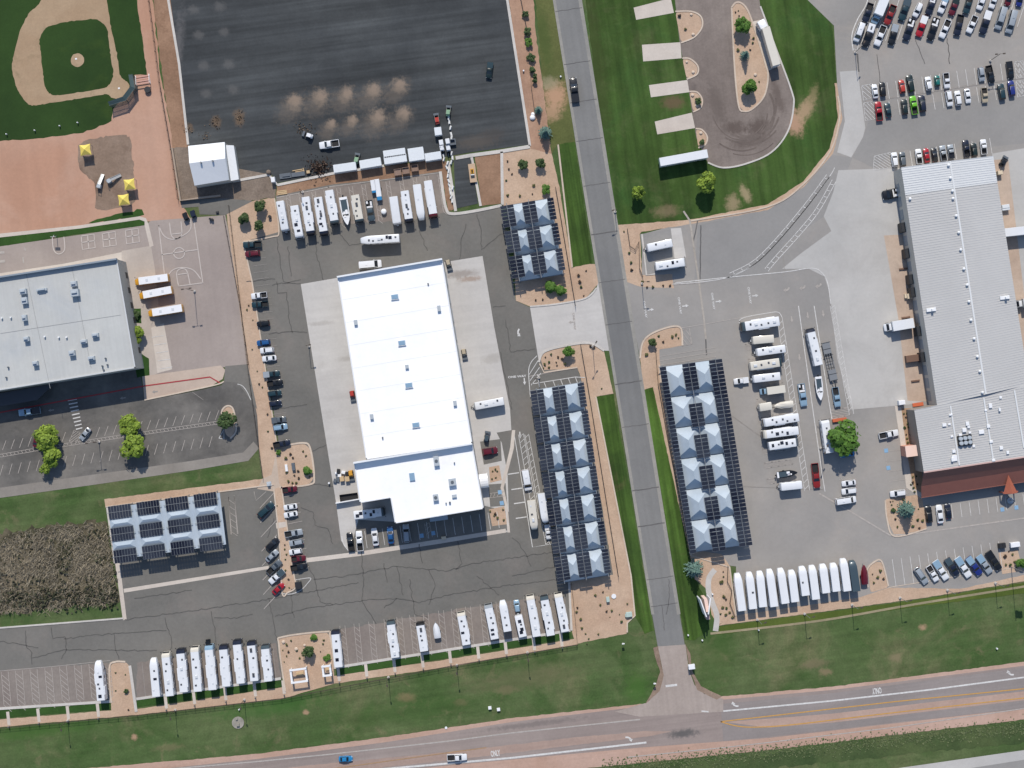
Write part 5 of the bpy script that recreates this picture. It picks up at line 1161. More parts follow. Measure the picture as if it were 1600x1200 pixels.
def k_boat():
    k = Kit(8.2, 2.4, 1.9); mb = MB(); hull(mb, 7.6, 1.15, .55, 1.55); k.add('hull', mb, 'paint', (.2, 0, 0)); k.add('deck', MB().box(-1.3, 0, 1.56, 3.6, 1.6, .05), 'deck'); g = MB(); g.box(.55, .35, 1.58, 1.2, .7, .5, ch=.08); g.box(1.1, -.3, 1.58, 1.6, .5, .18, ch=.05); g.box(-3.2, 0, 1.55, .7, 1.9, .2, ch=.04); k.add('seat', g, 'rv'); k.quads('windshield', [[Vector(p) for p in ((1.5, -.8, 1.62), (1.5, .8, 1.62), (1.1, .75, 2.0), (1.1, -.75, 2.0))]], 'glass')
    k.add('boat_trailer', MB().bar((-3.4, .6, .5), (3.0, .3, .5), .12).bar((-3.4, -.6, .5), (3.0, -.3, .5), .12).bar((3.0, 0, .5), (4.2, 0, .5), .12), 'steel'); k.add('outboard_motor', MB().box(-3.95, 0, .9, .45, .4, .9, ch=.08), 'black'); wheels(k, (-.8,), 1.1, .34); return k
def k_covered_boat():
    k = Kit(7.5, 2.4, 2.2); mb = MB(); hull(mb, 7.2, 1.15, .55, 1.6); k.add('hull', mb, 'paint'); c = MB()
    st = [(-3.62, 1.08, 1.58, 1.8), (-2.0, 1.14, 1.6, 2.25), (1.0, 1.0, 1.62, 2.15), (2.6, .6, 1.72, 1.95), (3.5, .06, 1.84, 1.88)]
    c.loft([[(x, w, a), (x, w * .45, b), (x, -w * .45, b), (x, -w, a)] for x, w, a, b in st]); k.add('boat_cover', c, 'paint2', smooth=True)
    k.add('boat_trailer', MB().bar((-3.4, .6, .5), (3.0, .3, .5), .12).bar((-3.4, -.6, .5), (3.0, -.3, .5), .12).bar((3.0, 0, .5), (4.0, 0, .5), .12), 'steel'); wheels(k, (-.8,), 1.1, .34); return k
def k_flatbed():
    k = Kit(14.2, 2.5, 1.2); f = MB()
    for s in (-1, -.33, .33, 1): f.bar((-6.9, s * 1.1, .85), (5.0, s * 1.1, .85), .16, .18)
    k.add('frame', f, 'steel')
    for i in range(7): k.add('cross_member', MB().bar((-6.6 + i * 1.9, -1.5 if i in (0, 2, 5) else -1.15, .95), (-6.6 + i * 1.9, 1.5 if i in (0, 2, 5) else 1.15, .95), .14), 'black')
    k.add('gooseneck', MB().bar((5.0, .6, .9), (6.2, .1, 1.4), .2).bar((5.0, -.6, .9), (6.2, -.1, 1.4), .2).bar((6.1, 0, 1.4), (7.0, 0, 1.3), .2), 'black'); k.add('deck_plate', MB().box(-5.0, 0, .93, 3.4, 2.2, .04), 'steel'); k.add('deck_plate', MB().box(3.2, 0, .93, 3.2, 2.2, .04), 'steel'); wheels(k, (-2.0, -3.0), 1.1, .38, WHT); return k
def k_cart():
    k = Kit(3.0, 1.6, 1.7); mb = MB(); mb.box(0, 0, .3, 2.8, 1.4, .45, ch=.08); k.add('body', mb, 'paint'); k.add('roof', MB().box(-.2, 0, 1.65, 1.7, 1.4, .08, ch=.03), 'paint2'); f = MB()
    for s in (-1, 1):
        for x in (-.95, .6): f.bar((x, s * .62, .7), (x * .95, s * .62, 1.66), .06)
    k.add('roll_bar', f, 'black'); k.add('seat', MB().box(-.2, 0, .75, .5, 1.2, .15).box(-.45, 0, .85, .12, 1.2, .5), 'liner'); wheels(k, (1.0, -1.0), .65, .3); return k
def k_pontoon():
    k = Kit(7.0, 1.7, 1.4); f = MB()
    for s in (-1, 1): f.cyl((-3.2, s * .6, .75), (3.0, s * .6, .75), .25, n=8)
    k.add('float', f, 'steel'); k.add('hull', MB().box(-.6, 0, 1.0, 5.6, 1.6, .5, ch=.1), 'paint'); k.add('bow', MB().box(2.75, 0, 1.0, 1.2, 1.5, .55, ch=.15), 'paint2'); wheels(k, (-.6,), .9, .32); return k
for nm, f in (('sedan', k_sedan), ('hatch', k_hatch), ('suv', k_suv), ('van', k_van), ('motorhome', k_motorhome), ('trailer', k_trailer), ('fifth', k_fifth), ('semi', k_semitrailer), ('boxtruck', k_boxtruck), ('bus', k_bus), ('boat', k_boat), ('cboat', k_covered_boat), ('flatbed', k_flatbed), ('cart', k_cart), ('pontoon', k_pontoon)): KITS[nm] = f()
for st in ('open', 'cover', 'shell', 'gear'): KITS['pickup_' + st] = k_pickup(st)
KNAME = {'sedan': ('parked_car', 'car', 'sedan'), 'hatch': ('parked_car', 'car', 'hatchback'), 'suv': ('parked_suv', 'suv', 'SUV'), 'van': ('parked_van', 'van', 'van'), 'motorhome': ('motorhome', 'motorhome', 'motorhome'),
         'trailer': ('travel_trailer', 'travel trailer', 'travel trailer'), 'fifth': ('gooseneck_trailer', 'trailer', 'tapered-nose trailer'), 'semi': ('cargo_trailer', 'cargo trailer', 'cargo trailer'), 'boxtruck': ('box_truck', 'truck', 'box truck'),
         'bus': ('school_bus', 'bus', 'school bus'), 'boat': ('motorboat', 'boat', 'open motorboat'), 'cboat': ('covered_boat', 'boat', 'covered boat'), 'flatbed': ('flatbed_trailer', 'trailer', 'empty flatbed trailer'), 'cart': ('utility_cart', 'utility cart', 'utility cart'), 'pontoon': ('pontoon_boat', 'boat', 'pontoon boat'),
         'pickup_open': ('pickup_truck', 'pickup', 'pickup'), 'pickup_cover': ('pickup_truck', 'pickup', 'pickup'), 'pickup_shell': ('pickup_truck', 'pickup', 'pickup'), 'pickup_gear': ('pickup_truck', 'pickup', 'pickup')}
RVW = {}
def rvmesh(kind_, v):
    key = (kind_, v)
    if key not in RVW:
        mb = MB()
        if kind_ == 'ac': mb.box(0, 0, 0, .95 + .15 * v, .7, .3, ch=.08); m = M_ac if v < 2 else M_vent
        elif kind_ == 'vent': mb.box(0, 0, 0, .55, .5 + .12 * v, .14, ch=.04); m = M_vent
        elif kind_ == 'solar': mb.box(0, 0, 0, .75 + .3 * v, 1.05, .05); m = M_cell
        elif kind_ == 'hatch': mb.box(0, 0, 0, .5, .5, .1, ch=.03); m = M_ac
        elif kind_ == 'slide': mb.box(0, 0, 0, 2.4 + .7 * v, .5, 1.9, ch=.06); m = M_rvw
        RVW[key] = mb.mesh({'ac': 'air_conditioner', 'vent': 'roof_vent', 'solar': 'solar_panel', 'hatch': 'roof_hatch', 'slide': 'slide_out'}[kind_], m)
    return RVW[key]
VEH = []
def vehicle(fx, fy, rx_, ry_, kd, col, col2=None, w=None, roof=None, z=.045, seed=None, slides=0, desc=None):
    k = KITS[kd]; hh = k.H * .95
    a, b = P(fx, fy, hh), P(rx_, ry_, hh); d = (a - b).xy; L = d.length; ang = math.atan2(d.y, d.x); c = (a + b) / 2
    nm = KNAME[kd]
    o = bpy.data.objects.new(nm[0], None); COL.objects.link(o); o.location = (c.x, c.y, z); o.rotation_euler = (0, 0, ang)
    sx = L / k.L; sy = (w or k.W) / k.W * (1.0 if kd in ('motorhome', 'trailer', 'fifth', 'semi', 'bus') else min(1.12, max(.94, .5 + .5 * sx)))
    o.scale = (sx, sy, 1); o['category'] = nm[1]
    for (pn, me, key, loc) in k.parts:
        m = None
        if key == 'paint': m = paint(col)
        elif key == 'paint2': m = paint(col2 or col)
        elif key == 'deck': m = paint('slate')
        link(pn, me, o, loc, mat=m)
    if kd in ('motorhome', 'trailer', 'fifth') and roof != 'plain':
        rr = random.Random(seed if seed is not None else int(fx * 13 + fy * 7)); half = k.L / 2
        zt = k.H; lo, hi = (-half + .8, half - (1.7 if kd == 'motorhome' else 2.2))
        items = roof if isinstance(roof, str) and roof else ''.join(rr.choice(['avav', 'vava', 'avvh', 'vvav', 'ahvavh', 'vavvh', 'vavhv']))
        n = len(items)
        for i, ch in enumerate(items):
            x = lo + (hi - lo) * (i + .5) / n + rr.uniform(-.35, .35); y = {'a': rr.uniform(-.1, .1), 'v': rr.uniform(-.55, .55), 's': rr.uniform(-.5, .5), 'h': rr.uniform(-.6, .6)}[ch]
            q = link({'a': 'air_conditioner', 'v': 'roof_vent', 's': 'solar_panel', 'h': 'roof_hatch'}[ch], rvmesh({'a': 'ac', 'v': 'vent', 's': 'solar', 'h': 'hatch'}[ch], rr.randint(0, 2) if ch == 'a' else rr.randint(0, 1)), o, (x, y, zt - .02)); q.scale = (1 / sx, 1, 1)
        for i in range(slides):
            sd_ = 1 if i % 2 else -1; x = -half + 1.8 + (k.L - 4.5) * (i + .3) / max(1, slides); link('slide_out', rvmesh('slide', i % 2), o, (x, sd_ * (k.W / 2 - .02), k.H - 2.0 - .1))
    st = kd.split('_')[1] if '_' in kd else ''
    dsc = desc or (col + ' ' + nm[2] + {'open': ' with open bed', 'cover': f' with {col2} bed cover', 'shell': f' with {col2} camper shell', 'gear': ' with white gear in bed', '': ''}[st])
    if desc is None and kd == 'motorhome' and col2 and col2 != col: dsc = f'white motorhome with {col2} front'
    if desc is None and kd == 'boxtruck': dsc = f'{col} box truck with {col2} cab'
    VEH.append((o, dsc)); return o
def row(phrase, group, end, items, axis='x'):
    """place a row of vehicles; labels count alike ones along the row"""
    n0 = len(VEH)
    for it in items:
        kw = it[6] if len(it) > 6 and isinstance(it[6], dict) else (it[7] if len(it) > 7 else {})
        c2 = it[6] if len(it) > 6 and not isinstance(it[6], dict) else None
        vehicle(it[0], it[1], it[2], it[3], it[4], it[5], c2, **kw)
    vs = VEH[n0:]; by = {}
    for o, dsc in vs: by.setdefault(dsc, []).append(o)
    for dsc, os_ in by.items():
        if len(os_) == 1: tag(os_[0], f'{dsc} in {phrase}', os_[0]['category'], group); continue
        os_.sort(key=(lambda q: q.location.x) if axis == 'x' else (lambda q: -q.location.y))
        for i, o in enumerate(os_): tag(o, f'{nth(i, len(os_))} {dsc} from {end} in {phrase}', o['category'], group)
def one(label, *a, **kw):
    o = vehicle(*a, **kw); tag(o, label, o['category']); return o
PO, PC, PS, PG = 'pickup_open', 'pickup_cover', 'pickup_shell', 'pickup_gear'
row('lower diagonal row, top right', 'cars in the lower diagonal row', 'left', [
    (1338.5, 63, 1349, 35, 'van', 'white'), (1352, 72, 1364, 37, PS, 'black', 'white'), (1370.5, 70, 1382.5, 39, PO, 'white'), (1393, 69, 1401, 37, PC, 'black', 'silver'),
    (1416, 62, 1427, 28, PG, 'navy'), (1436, 56, 1447, 24, PC, 'red', 'white'), (1454, 61.5, 1465, 27, PG, 'black'), (1472, 58, 1484, 30, PO, 'white'),
    (1496, 54.5, 1503, 22, PO, 'navy'), (1514.5, 50, 1526, 24, PO, 'white'), (1536, 52, 1547, 16, PC, 'navy', 'white'), (1560.5, 44, 1571, 10, 'van', 'silver'), (1577.5, 50, 1587, 15, 'van', 'silver')])
row('upper diagonal row, top right', 'cars in the upper diagonal row', 'left', [
    (1352, 33, 1362, 4, PO, 'navy'), (1368, 34, 1386, -10, 'boxtruck', 'white', 'pale blue', {'w': 2.6}), (1386, 37, 1398, 7, PO, 'copper red'), (1409, 31, 1421, -5, PC, 'dark teal', 'slate'), (1430, 25, 1440, 4, 'suv', 'white'),
    (1451, 22, 1461, -8, PG, 'navy'), (1470, 19, 1481, -8, PC, 'white', 'pale blue'), (1487, 22.5, 1497, -5, PC, 'maroon', 'dark green'), (1510, 20, 1518, -8, PO, 'dark teal'), (1530.5, 14, 1539, -9, 'suv', 'white'), (1550, 12, 1558, -12, PO, 'white'),
    (1575, 8, 1580, -14, 'suv', 'maroon'), (1593, 9, 1597, -14, 'suv', 'royal blue')])
row('upper side of the paired rows', 'cars on the upper side of the paired rows', 'left', [
    (1366.4, 131, 1369.6, 153, 'sedan', 'white'), (1379, 127.5, 1381.3, 149.5, 'suv', 'black'), (1408.7, 124, 1411.9, 145, 'hatch', 'orange red'), (1421.3, 116, 1426, 143, 'suv', 'dark green'), (1450.2, 119, 1453.4, 140, 'suv', 'white'),
    (1465, 117, 1466, 134, 'hatch', 'teal'), (1481.6, 137, 1479.2, 113, PO, 'white'), (1536.4, 126, 1533.3, 104, 'suv', 'silver'), (1552, 128.5, 1545.8, 101.5, PO, 'black'), (1581.8, 122.5, 1578, 95, PC, 'black', 'black')])
row('lower side of the paired rows', 'cars on the lower side of the paired rows', 'left', [
    (1372.7, 158, 1376, 188, PO, 'red'), (1386.8, 160, 1390, 183, 'sedan', 'dark teal'), (1413.4, 154.4, 1415.8, 178, 'suv', 'dark green'), (1426.8, 149, 1431.3, 178, PO, 'lime green'), (1440.9, 148, 1444, 174, 'suv', 'navy'), (1486.3, 165, 1482.4, 141, 'suv', 'white'),
    (1496.5, 141, 1499.6, 164, 'suv', 'white', {'desc': 'white SUV with a sunroof'}), (1514.5, 160.5, 1511.4, 138, 'sedan', 'white'), (1541.1, 160, 1538.8, 136.4, PO, 'beige'), (1564.6, 130, 1568.5, 155, 'suv', 'dark teal'), (1580.3, 125, 1583.4, 149.5, 'suv', 'royal blue')])
row('row along the grey warehouse', 'cars along the top of the warehouse', 'left', [
    (1397.8, 237.4, 1400.1, 260, 'suv', 'white'), (1410.3, 236.7, 1412.7, 259.4, 'suv', 'grey'), (1435.4, 232, 1438.5, 255.5, PO, 'white'), (1447.1, 231, 1450.3, 253.5, 'sedan', 'red'), (1459.7, 230.4, 1462.8, 252.5, 'sedan', 'black'), (1473, 226.5, 1476.9, 250.8, PO, 'silver'),
    (1485.5, 225, 1488.6, 247, PC, 'silver', 'black'), (1509.8, 217.9, 1512.9, 244.5, PO, 'navy'), (1522.3, 223, 1524.7, 244, 'suv', 'dark green'), (1537.2, 217, 1539.5, 240.5, PO, 'white')])
row('row under the white containers', 'vehicles parked under the white containers', 'left', [
    (446.5, 366, 437, 314, 'trailer', 'white', {'roof': 'vhav'}), (468, 372, 459.5, 321, 'motorhome', 'white', 'white', {'roof': 'vhass'}), (485.5, 367, 477, 307.5, 'motorhome', 'white', 'navy', {'roof': 'vavav', 'slides': 2, 'desc': 'lumpy white motorhome with navy front'}), (506.5, 367.5, 496.5, 308, 'motorhome', 'white', 'navy', {'roof': 'avvavsv'}),
    (523, 350, 514, 297, 'motorhome', 'white', 'slate', {'roof': 'vav', 'slides': 2}), (543.2, 352, 535, 305, 'boat', 'white', {'w': 2.6}), (562, 347, 554.5, 304.5, 'motorhome', 'cream', 'slate', {'roof': 'vavv', 'desc': 'grey-white motorhome with roof vents clustered at rear'}), (580.6, 345, 575.6, 312.5, PG, 'slate', {'w': 2.15}),
    (585, 302, 582, 281, 'pontoon', 'white', 'bright blue', {'desc': 'shorter white and blue pontoon boat'}), (593.5, 314, 588.2, 279.5, 'pontoon', 'white', 'bright blue', {'desc': 'longer white and blue pontoon boat'}), (621.2, 355, 614.4, 307, 'trailer', 'white', {'roof': 'plain', 'desc': 'plain white trailer without vents', 'w': 2.7}), (639.5, 347, 632, 298, 'motorhome', 'white', 'navy', {'roof': 'vhavv', 'desc': 'white motorhome with dark blue front'}),
    (658.7, 343.5, 651, 288, 'fifth', 'white', {'roof': 'h'}), (677.8, 340, 668.3, 282, 'motorhome', 'white', 'maroon', {'roof': 'hh'})])
one('tapered-nose white trailer standing alone above the white-roofed building', 562.5, 375.8, 624, 371.8, 'fifth', 'white', roof='vssvavv')
one('short white camper van parked against the top edge of white building', 595.5, 411, 560, 414.2, 'van', 'white', w=2.3)
row('left edge column, main lot', 'cars along the left edge of the main lot', 'the top', [
    (378.7, 382.5, 408, 381, PO, 'dark teal'), (382, 397, 405.5, 395, 'suv', 'maroon'), (391.5, 463, 416.5, 460, PO, 'white'), (392.5, 476.5, 418.5, 474.5, PO, 'dark teal'), (400.5, 507, 420.5, 504, 'suv', 'black'), (400.5, 536.5, 421.5, 534, 'suv', 'blue'),
    (405.5, 548, 427.5, 546, 'suv', 'white'), (409, 561, 431.5, 558.7, 'sedan', 'white'), (436.5, 583, 410.5, 586, PC, 'dark teal', 'silver'), (441, 597, 416.5, 600, PO, 'black'), (439, 613, 417.5, 616.5, 'suv', 'dark teal'), (439.5, 629, 420, 632, 'hatch', 'navy'),
    (446.5, 655, 423.5, 657.5, PC, 'grey', 'grey'), (448.5, 666, 426, 669.5, 'suv', 'pale blue'), (452.7, 691, 426.3, 696.5, PO, 'navy', {'desc': 'navy pickup with white roof and hood'})], 'y')
row('right side of the planted median', 'cars on the right side of the median', 'the top', [
    (463.5, 763.5, 440.5, 766.5, PO, 'maroon'), (442.5, 794, 464, 790.5, 'sedan', 'white'), (443, 806, 464.5, 802, 'sedan', 'white'), (472, 831, 444, 836, PO, 'silver'), (451.3, 850, 473.3, 846, 'suv', 'silver'), (451, 864, 471.3, 860.5, 'hatch', 'white'), (477, 872, 454.5, 874.5, PO, 'maroon', {'desc': 'dark red pickup touching a black one'}), (479.5, 884, 453.5, 889, PO, 'black')], 'y')
row('left side of the planted median', 'cars on the left side of the median', 'the top', [
    (426, 786.5, 403.5, 807.5, 'suv', 'dark teal'), (433.5, 841.5, 416.5, 858.5, 'suv', 'black'), (433, 861, 416, 876.5, 'sedan', 'silver'), (438, 877, 417.5, 896.5, PO, 'grey'), (420.5, 911, 442.5, 892, PC, 'white', 'slate'), (442.5, 912.5, 426.5, 928, 'sedan', 'red')], 'y')
row('front row of the white-roofed building', 'cars in front of the white-roofed building', 'left', [
    (545, 832.5, 548.9, 861, PO, 'black'), (560, 830, 562.7, 861.5, PO, 'white'), (583.7, 825.5, 587.6, 853, 'sedan', 'white'), (608.5, 823, 611.2, 850, 'sedan', 'blue'), (633.5, 819.5, 635.7, 848, 'suv', 'silver')])
one('white motorhome parked in the shade notch below the white-roofed building', 601, 799.5, 552.5, 805.5, 'motorhome', 'white', 'slate', roof='ssvssh')
one('maroon SUV in the small bay right of the white-roofed building', 777.5, 703, 753.7, 707, 'suv', 'maroon', w=2.3)
one('white travel trailer alone on the concrete right of the white building', 735, 636, 787.5, 626.5, 'trailer', 'white', roof='vhav')
row('lanes beside the longest canopy', 'vehicles queued beside the longest canopy', 'the top', [
    (826, 767, 820.3, 734, 'van', 'white', {'w': 2.4}), (835.3, 828, 829.8, 782, 'fifth', 'cream', {'roof': 'hva'}), (858.5, 843, 855, 820, 'pickup_cover', 'white', 'white'), (852.8, 817, 846, 771, 'fifth', 'white', {'roof': 'hh'})], 'y')
row('bus row of the east lot', 'motorhomes and trailers in the east lot', 'the top', [
    (1158.2, 511, 1218, 501.5, 'motorhome', 'white', 'slate', {'roof': 'avvav', 'slides': 3, 'w': 2.9}), (1171.5, 532.5, 1209.5, 529, 'trailer', 'cream', {'roof': 'plain'}), (1176.5, 551.5, 1227.5, 544.5, 'trailer', 'white', {'roof': 'vhav'}), (1223, 565.5, 1172.5, 572.5, 'motorhome', 'cream', 'dark teal', {'roof': 'avva', 'w': 2.7, 'desc': 'cream motorhome with dark teal front'}),
    (1147, 596.5, 1170.5, 593.5, PC, 'white', 'white'), (1171.5, 593, 1219.5, 587.5, 'trailer', 'white', {'roof': 'va', 'desc': 'white trailer hitched behind a white pickup'}), (1189, 612.5, 1227, 607.5, 'boxtruck', 'cream', 'pale blue'), (1184, 637.5, 1206, 634, 'trailer', 'cream', {'roof': 'plain', 'desc': 'smallest cream trailer'}), (1209, 634.5, 1240.5, 631, 'cboat', 'cream', 'cream'),
    (1192.5, 661, 1248.5, 652, 'motorhome', 'white', 'white', {'roof': 'vvvvv', 'slides': 2}), (1192, 679.5, 1248, 672.5, 'motorhome', 'white', 'cream', {'roof': 'hsvsv', 'slides': 1}), (1248.5, 690.5, 1201.5, 697.5, 'motorhome', 'white', 'grey', {'roof': 'svssv'}), (1246.5, 738, 1212, 743, 'boat', 'black', {'w': 2.5, 'desc': 'dark motorboat with white seats'}), (1215.5, 761.5, 1253.5, 757.5, 'trailer', 'white', {'roof': 'plain', 'desc': 'plain white trailer at the bottom end'})], 'y')
row('queue lanes right of bus row', 'vehicles waiting in the east queue lanes', 'the top', [
    (1266, 513, 1279.5, 571, 'motorhome', 'white', 'navy', {'roof': 'avhv'}), (1306, 606, 1289.5, 533, 'flatbed', 'grey'), (1310.5, 636, 1305.5, 605, PO, 'pale blue'), (1257.5, 635, 1252.3, 599.5, PG, 'pale blue'), (1282.8, 626, 1278.5, 586, 'boat', 'white'), (1289, 656, 1296.5, 708, 'motorhome', 'white', 'white', {'roof': 'vav'}), (1277.8, 763, 1273.5, 724, PO, 'copper red')], 'y')
row('stack of cars under the big tree', 'cars parked below the big green tree', 'the top', [
    (1313, 711.5, 1335.5, 708, 'sedan', 'bright blue'), (1316, 756.5, 1338, 753.5, 'sedan', 'white'), (1316, 769, 1339.3, 766, 'suv', 'white'), (1339.5, 780, 1307, 785, 'van', 'white')], 'y')
row('small bay by the salmon block', 'cars by the salmon entry block', 'the top', [(1405, 675.5, 1374.5, 682, PO, 'white'), (1392, 772.5, 1416.5, 769.5, 'suv', 'white')], 'y')
row('row before the brick-red front', 'cars before the brick-red front', 'left', [(1451, 791, 1454, 817, 'suv', 'black'), (1467.5, 789, 1471, 818, 'sedan', 'white'), (1481, 787, 1484, 811, 'sedan', 'navy')])
one('white truck with open rear deck backed to the warehouse dock', 1384, 512, 1428, 504.5, 'boxtruck', 'white', 'white', w=2.9)
one('white cargo trailer poking out behind the warehouse at right edge', 1640, 356, 1570, 363.5, 'semi', 'white')
one('white box truck half cut off by the right frame edge', 1586, 475.5, 1640, 468, 'boxtruck', 'white', 'white')
one('black flatbed truck with white tanks at the warehouse upper dock', 1380, 305, 1405, 300, PG, 'black', w=3.2)
row('bottom row of east lot', 'long trailers stored at the bottom of the east lot', 'left', [
    (1152, 896, 1160, 955, 'fifth', 'white', {'roof': 'plain'}), (1170.5, 894, 1177, 952, 'fifth', 'white', {'roof': 'v', 'desc': 'white trailer with one dark vent'}), (1187, 892.5, 1192.5, 949, 'fifth', 'white', {'roof': 'plain'}), (1202.3, 889.5, 1210, 948.5, 'fifth', 'white', {'roof': 'plain'}), (1219.5, 888, 1227.5, 943.5, 'fifth', 'white', {'roof': 'plain'}), (1236.7, 891, 1242.7, 941, 'fifth', 'white', {'roof': 'plain'}),
    (1253, 885, 1259.3, 931, 'fifth', 'white', {'roof': 'v', 'desc': 'white trailer with one dark vent'}), (1268.7, 883.5, 1275.3, 937, 'fifth', 'white', {'roof': 'plain'}), (1285.5, 881.5, 1291.3, 927, 'fifth', 'white', {'roof': 'plain'}), (1302, 880, 1307.3, 924.5, 'fifth', 'white', {'roof': 'plain'}), (1317.5, 873, 1324.3, 924, 'fifth', 'white', {'roof': 'plain'}), (1331.5, 876, 1338.5, 924.5, 'fifth', 'slate', {'roof': 'plain'}),
    (1350, 882, 1352.3, 914, 'cboat', 'copper red', 'maroon')])
row('slanted row at bottom right', 'cars in the slanted row at bottom right', 'left', [
    (1449, 912, 1432, 888, 'suv', 'silver'), (1465.5, 908.5, 1451.5, 885, PO, 'white'), (1481, 906, 1462, 877, PC, 'white', 'pale blue'), (1497.6, 899.6, 1480.5, 873.5, PC, 'navy', 'slate'), (1516.5, 902, 1496.5, 872, PC, 'white', 'pale blue'), (1533.5, 898.5, 1513.5, 871.5, PC, 'royal blue', 'pale blue'), (1549.4, 896, 1530, 868.5, PC, 'silver', 'pale blue'), (1564, 890.6, 1545, 862.5, PC, 'black', 'black')])
row('row by the bottom left fence', 'motorhomes along the bottom left fence', 'left', [
    (152.5, 1033, 158, 1095, 'fifth', 'white', {'roof': 'svvsh', 'slides': 2, 'desc': 'white tapered trailer standing alone'}), (238.8, 1028.5, 244.3, 1089, 'fifth', 'white', {'roof': 'hsv', 'slides': 0}), (258, 1020, 265.3, 1088, 'motorhome', 'white', 'cream', {'roof': 'vavv'}), (281, 1014, 287.3, 1082, 'motorhome', 'white', 'navy', {'roof': 'vhav', 'slides': 3}), (303.3, 1011, 309.2, 1081, 'motorhome', 'white', 'cream', {'roof': 'vavv'}),
    (325.5, 1008, 332.2, 1078.5, 'motorhome', 'white', 'pale blue', {'roof': 'hhhh', 'slides': 3}), (348, 1008, 353.8, 1073, 'motorhome', 'white', 'navy', {'roof': 'hhv', 'slides': 3}), (369.3, 1000, 376.2, 1068.5, 'motorhome', 'white', 'navy', {'roof': 'hhvh', 'slides': 3}), (391.5, 1002, 397.5, 1064.5, 'motorhome', 'white', 'navy', {'roof': 'ahva'}), (413.5, 1008, 419.3, 1065, 'motorhome', 'white', 'slate', {'roof': 'hvvh', 'slides': 2})])
one('small black motorcycle trailer tipped before the pale blue fronted motorhome', 323.5, 999.5, 325, 1009, 'cart', 'black', 'black')
row('row by the bottom middle fence', 'vehicles along the bottom middle fence', 'left', [
    (523.3, 985, 529, 1043, 'motorhome', 'white', 'navy', {'roof': 'ssv'}), (609.7, 970, 617.7, 1028, 'motorhome', 'white', 'slate', {'roof': 'avavh', 'slides': 2}), (655.7, 972.5, 662.8, 1018, 'motorhome', 'white', 'black', {'roof': 'hvva'}), (680, 972.5, 683.9, 998, 'cboat', 'silver', 'white', {'desc': 'small pale covered boat'}), (719.8, 957, 729, 1008, 'motorhome', 'white', 'cream', {'roof': 'vsvv', 'slides': 1}),
    (762.3, 944.5, 773.3, 999, 'motorhome', 'white', 'silver', {'roof': 'ssvvh'}), (784.7, 938.5, 793.3, 987, 'fifth', 'white', {'roof': 'vvh'}), (806.3, 938, 809.3, 957, 'suv', 'pale blue', {'desc': 'pale blue car towing a trailer'}), (808.7, 957.5, 817.3, 995.5, 'trailer', 'white', {'roof': 'ssvs'}), (827.8, 930.5, 838.8, 995, 'motorhome', 'white', 'cream', {'roof': 'ava'}),
    (849.8, 931, 860.8, 993.5, 'motorhome', 'white', 'slate', {'roof': 'vvav', 'slides': 2}), (871.7, 927, 883.3, 987.5, 'motorhome', 'white', 'cream', {'roof': 'avavh', 'slides': 1})])
one('bright blue car driving on the highway at the bottom', 550.5, 1186, 528.8, 1187, 'sedan', 'bright blue')
one('white pickup with black bed driving on the highway', 729.5, 1184, 698.3, 1185.5, PO, 'white')
one('dark SUV driving alone along the straight grey road', 895, 120, 900, 159.5, PC, 'black', 'black', w=2.15)
one('dark green pickup parked on the right of the black lot', 763.3, 121.5, 766.3, 96.5, PC, 'dark green', 'dark teal')
one('white work pickup on the black asphalt below the dust spots', 498.3, 227, 529.5, 222.5, PO, 'white', w=2.2)
one('white motorhome on the raised pad of the wash bay, upper', 1006, 388.5, 1050.5, 379, 'trailer', 'white', roof='hv')
one('white motorhome with dark vents below it in the wash bay', 1071.5, 409, 1024.5, 416, 'motorhome', 'white', 'white', roof='avsv')
one('long white cargo trailer parked on the grass beside the gravel loop', 1031, 253.5, 1105.5, 240, 'semi', 'white')
one('white semi trailer parked on the pad inside the gravel loop', 1196.5, 43, 1213.5, 102, 'semi', 'cream', w=2.5)
one('short white box trailer ahead of the semi trailer on its pad', 1187, 30, 1194.5, 43.5, 'trailer', 'white', roof='plain', w=2.5)
row('bus bay beside the school', 'school buses beside the school', 'the top', [(208.5, 440.5, 262.5, 433.5, 'bus', 'yellow'), (215.5, 462.5, 268, 452.5, 'bus', 'yellow'), (229.5, 490, 284.5, 481, 'bus', 'yellow')], 'y')
row('school parking lot', 'cars in the school lot', 'left', [(27.5, 645.5, 61.5, 641, PC, 'pale blue', 'black'), (125, 687, 139, 669.5, 'sedan', 'silver'), (53.5, 700, 57, 681, 'hatch', 'maroon')])
row('space below the white shed', 'carts below the shed', 'left', [(286, 331.5, 292, 344, 'cart', 'black', 'black'), (298.5, 328, 303, 340, 'cart', 'navy', 'navy')])
# ---------------------------------------------------------------- trees and shrubs
def leaf_mat(name, c1, c2, sc_=.9):
    t = NT(name); g = t.n('ShaderNodeNewGeometry').outputs['Random Per Island']
    tc = t.n('ShaderNodeTexCoord').outputs['Object']
    f = t.math('ADD', t.math('MULTIPLY', g, .55), t.math('MULTIPLY', t.noise(tc, sc_, 3, .6), .6), clamp=True)
    t.l(t.mix(f, c1, c2), t.b.inputs['Base Color']); t.b.inputs['Roughness'].default_value = .65; t.b.inputs['Specular IOR Level'].default_value = .25
    return t.m
L_lime = leaf_mat('leaf_lime', rgb(70, 98, 28), rgb(150, 172, 66), .5)
L_green = leaf_mat('leaf_green', rgb(50, 80, 30), rgb(96, 134, 52))
L_deep = leaf_mat('leaf_deep', rgb(42, 62, 34), rgb(84, 104, 60))
L_spruce = leaf_mat('leaf_spruce', rgb(72, 104, 96), rgb(128, 156, 142))
L_olive = leaf_mat('leaf_olive', rgb(72, 78, 46), rgb(116, 116, 72))
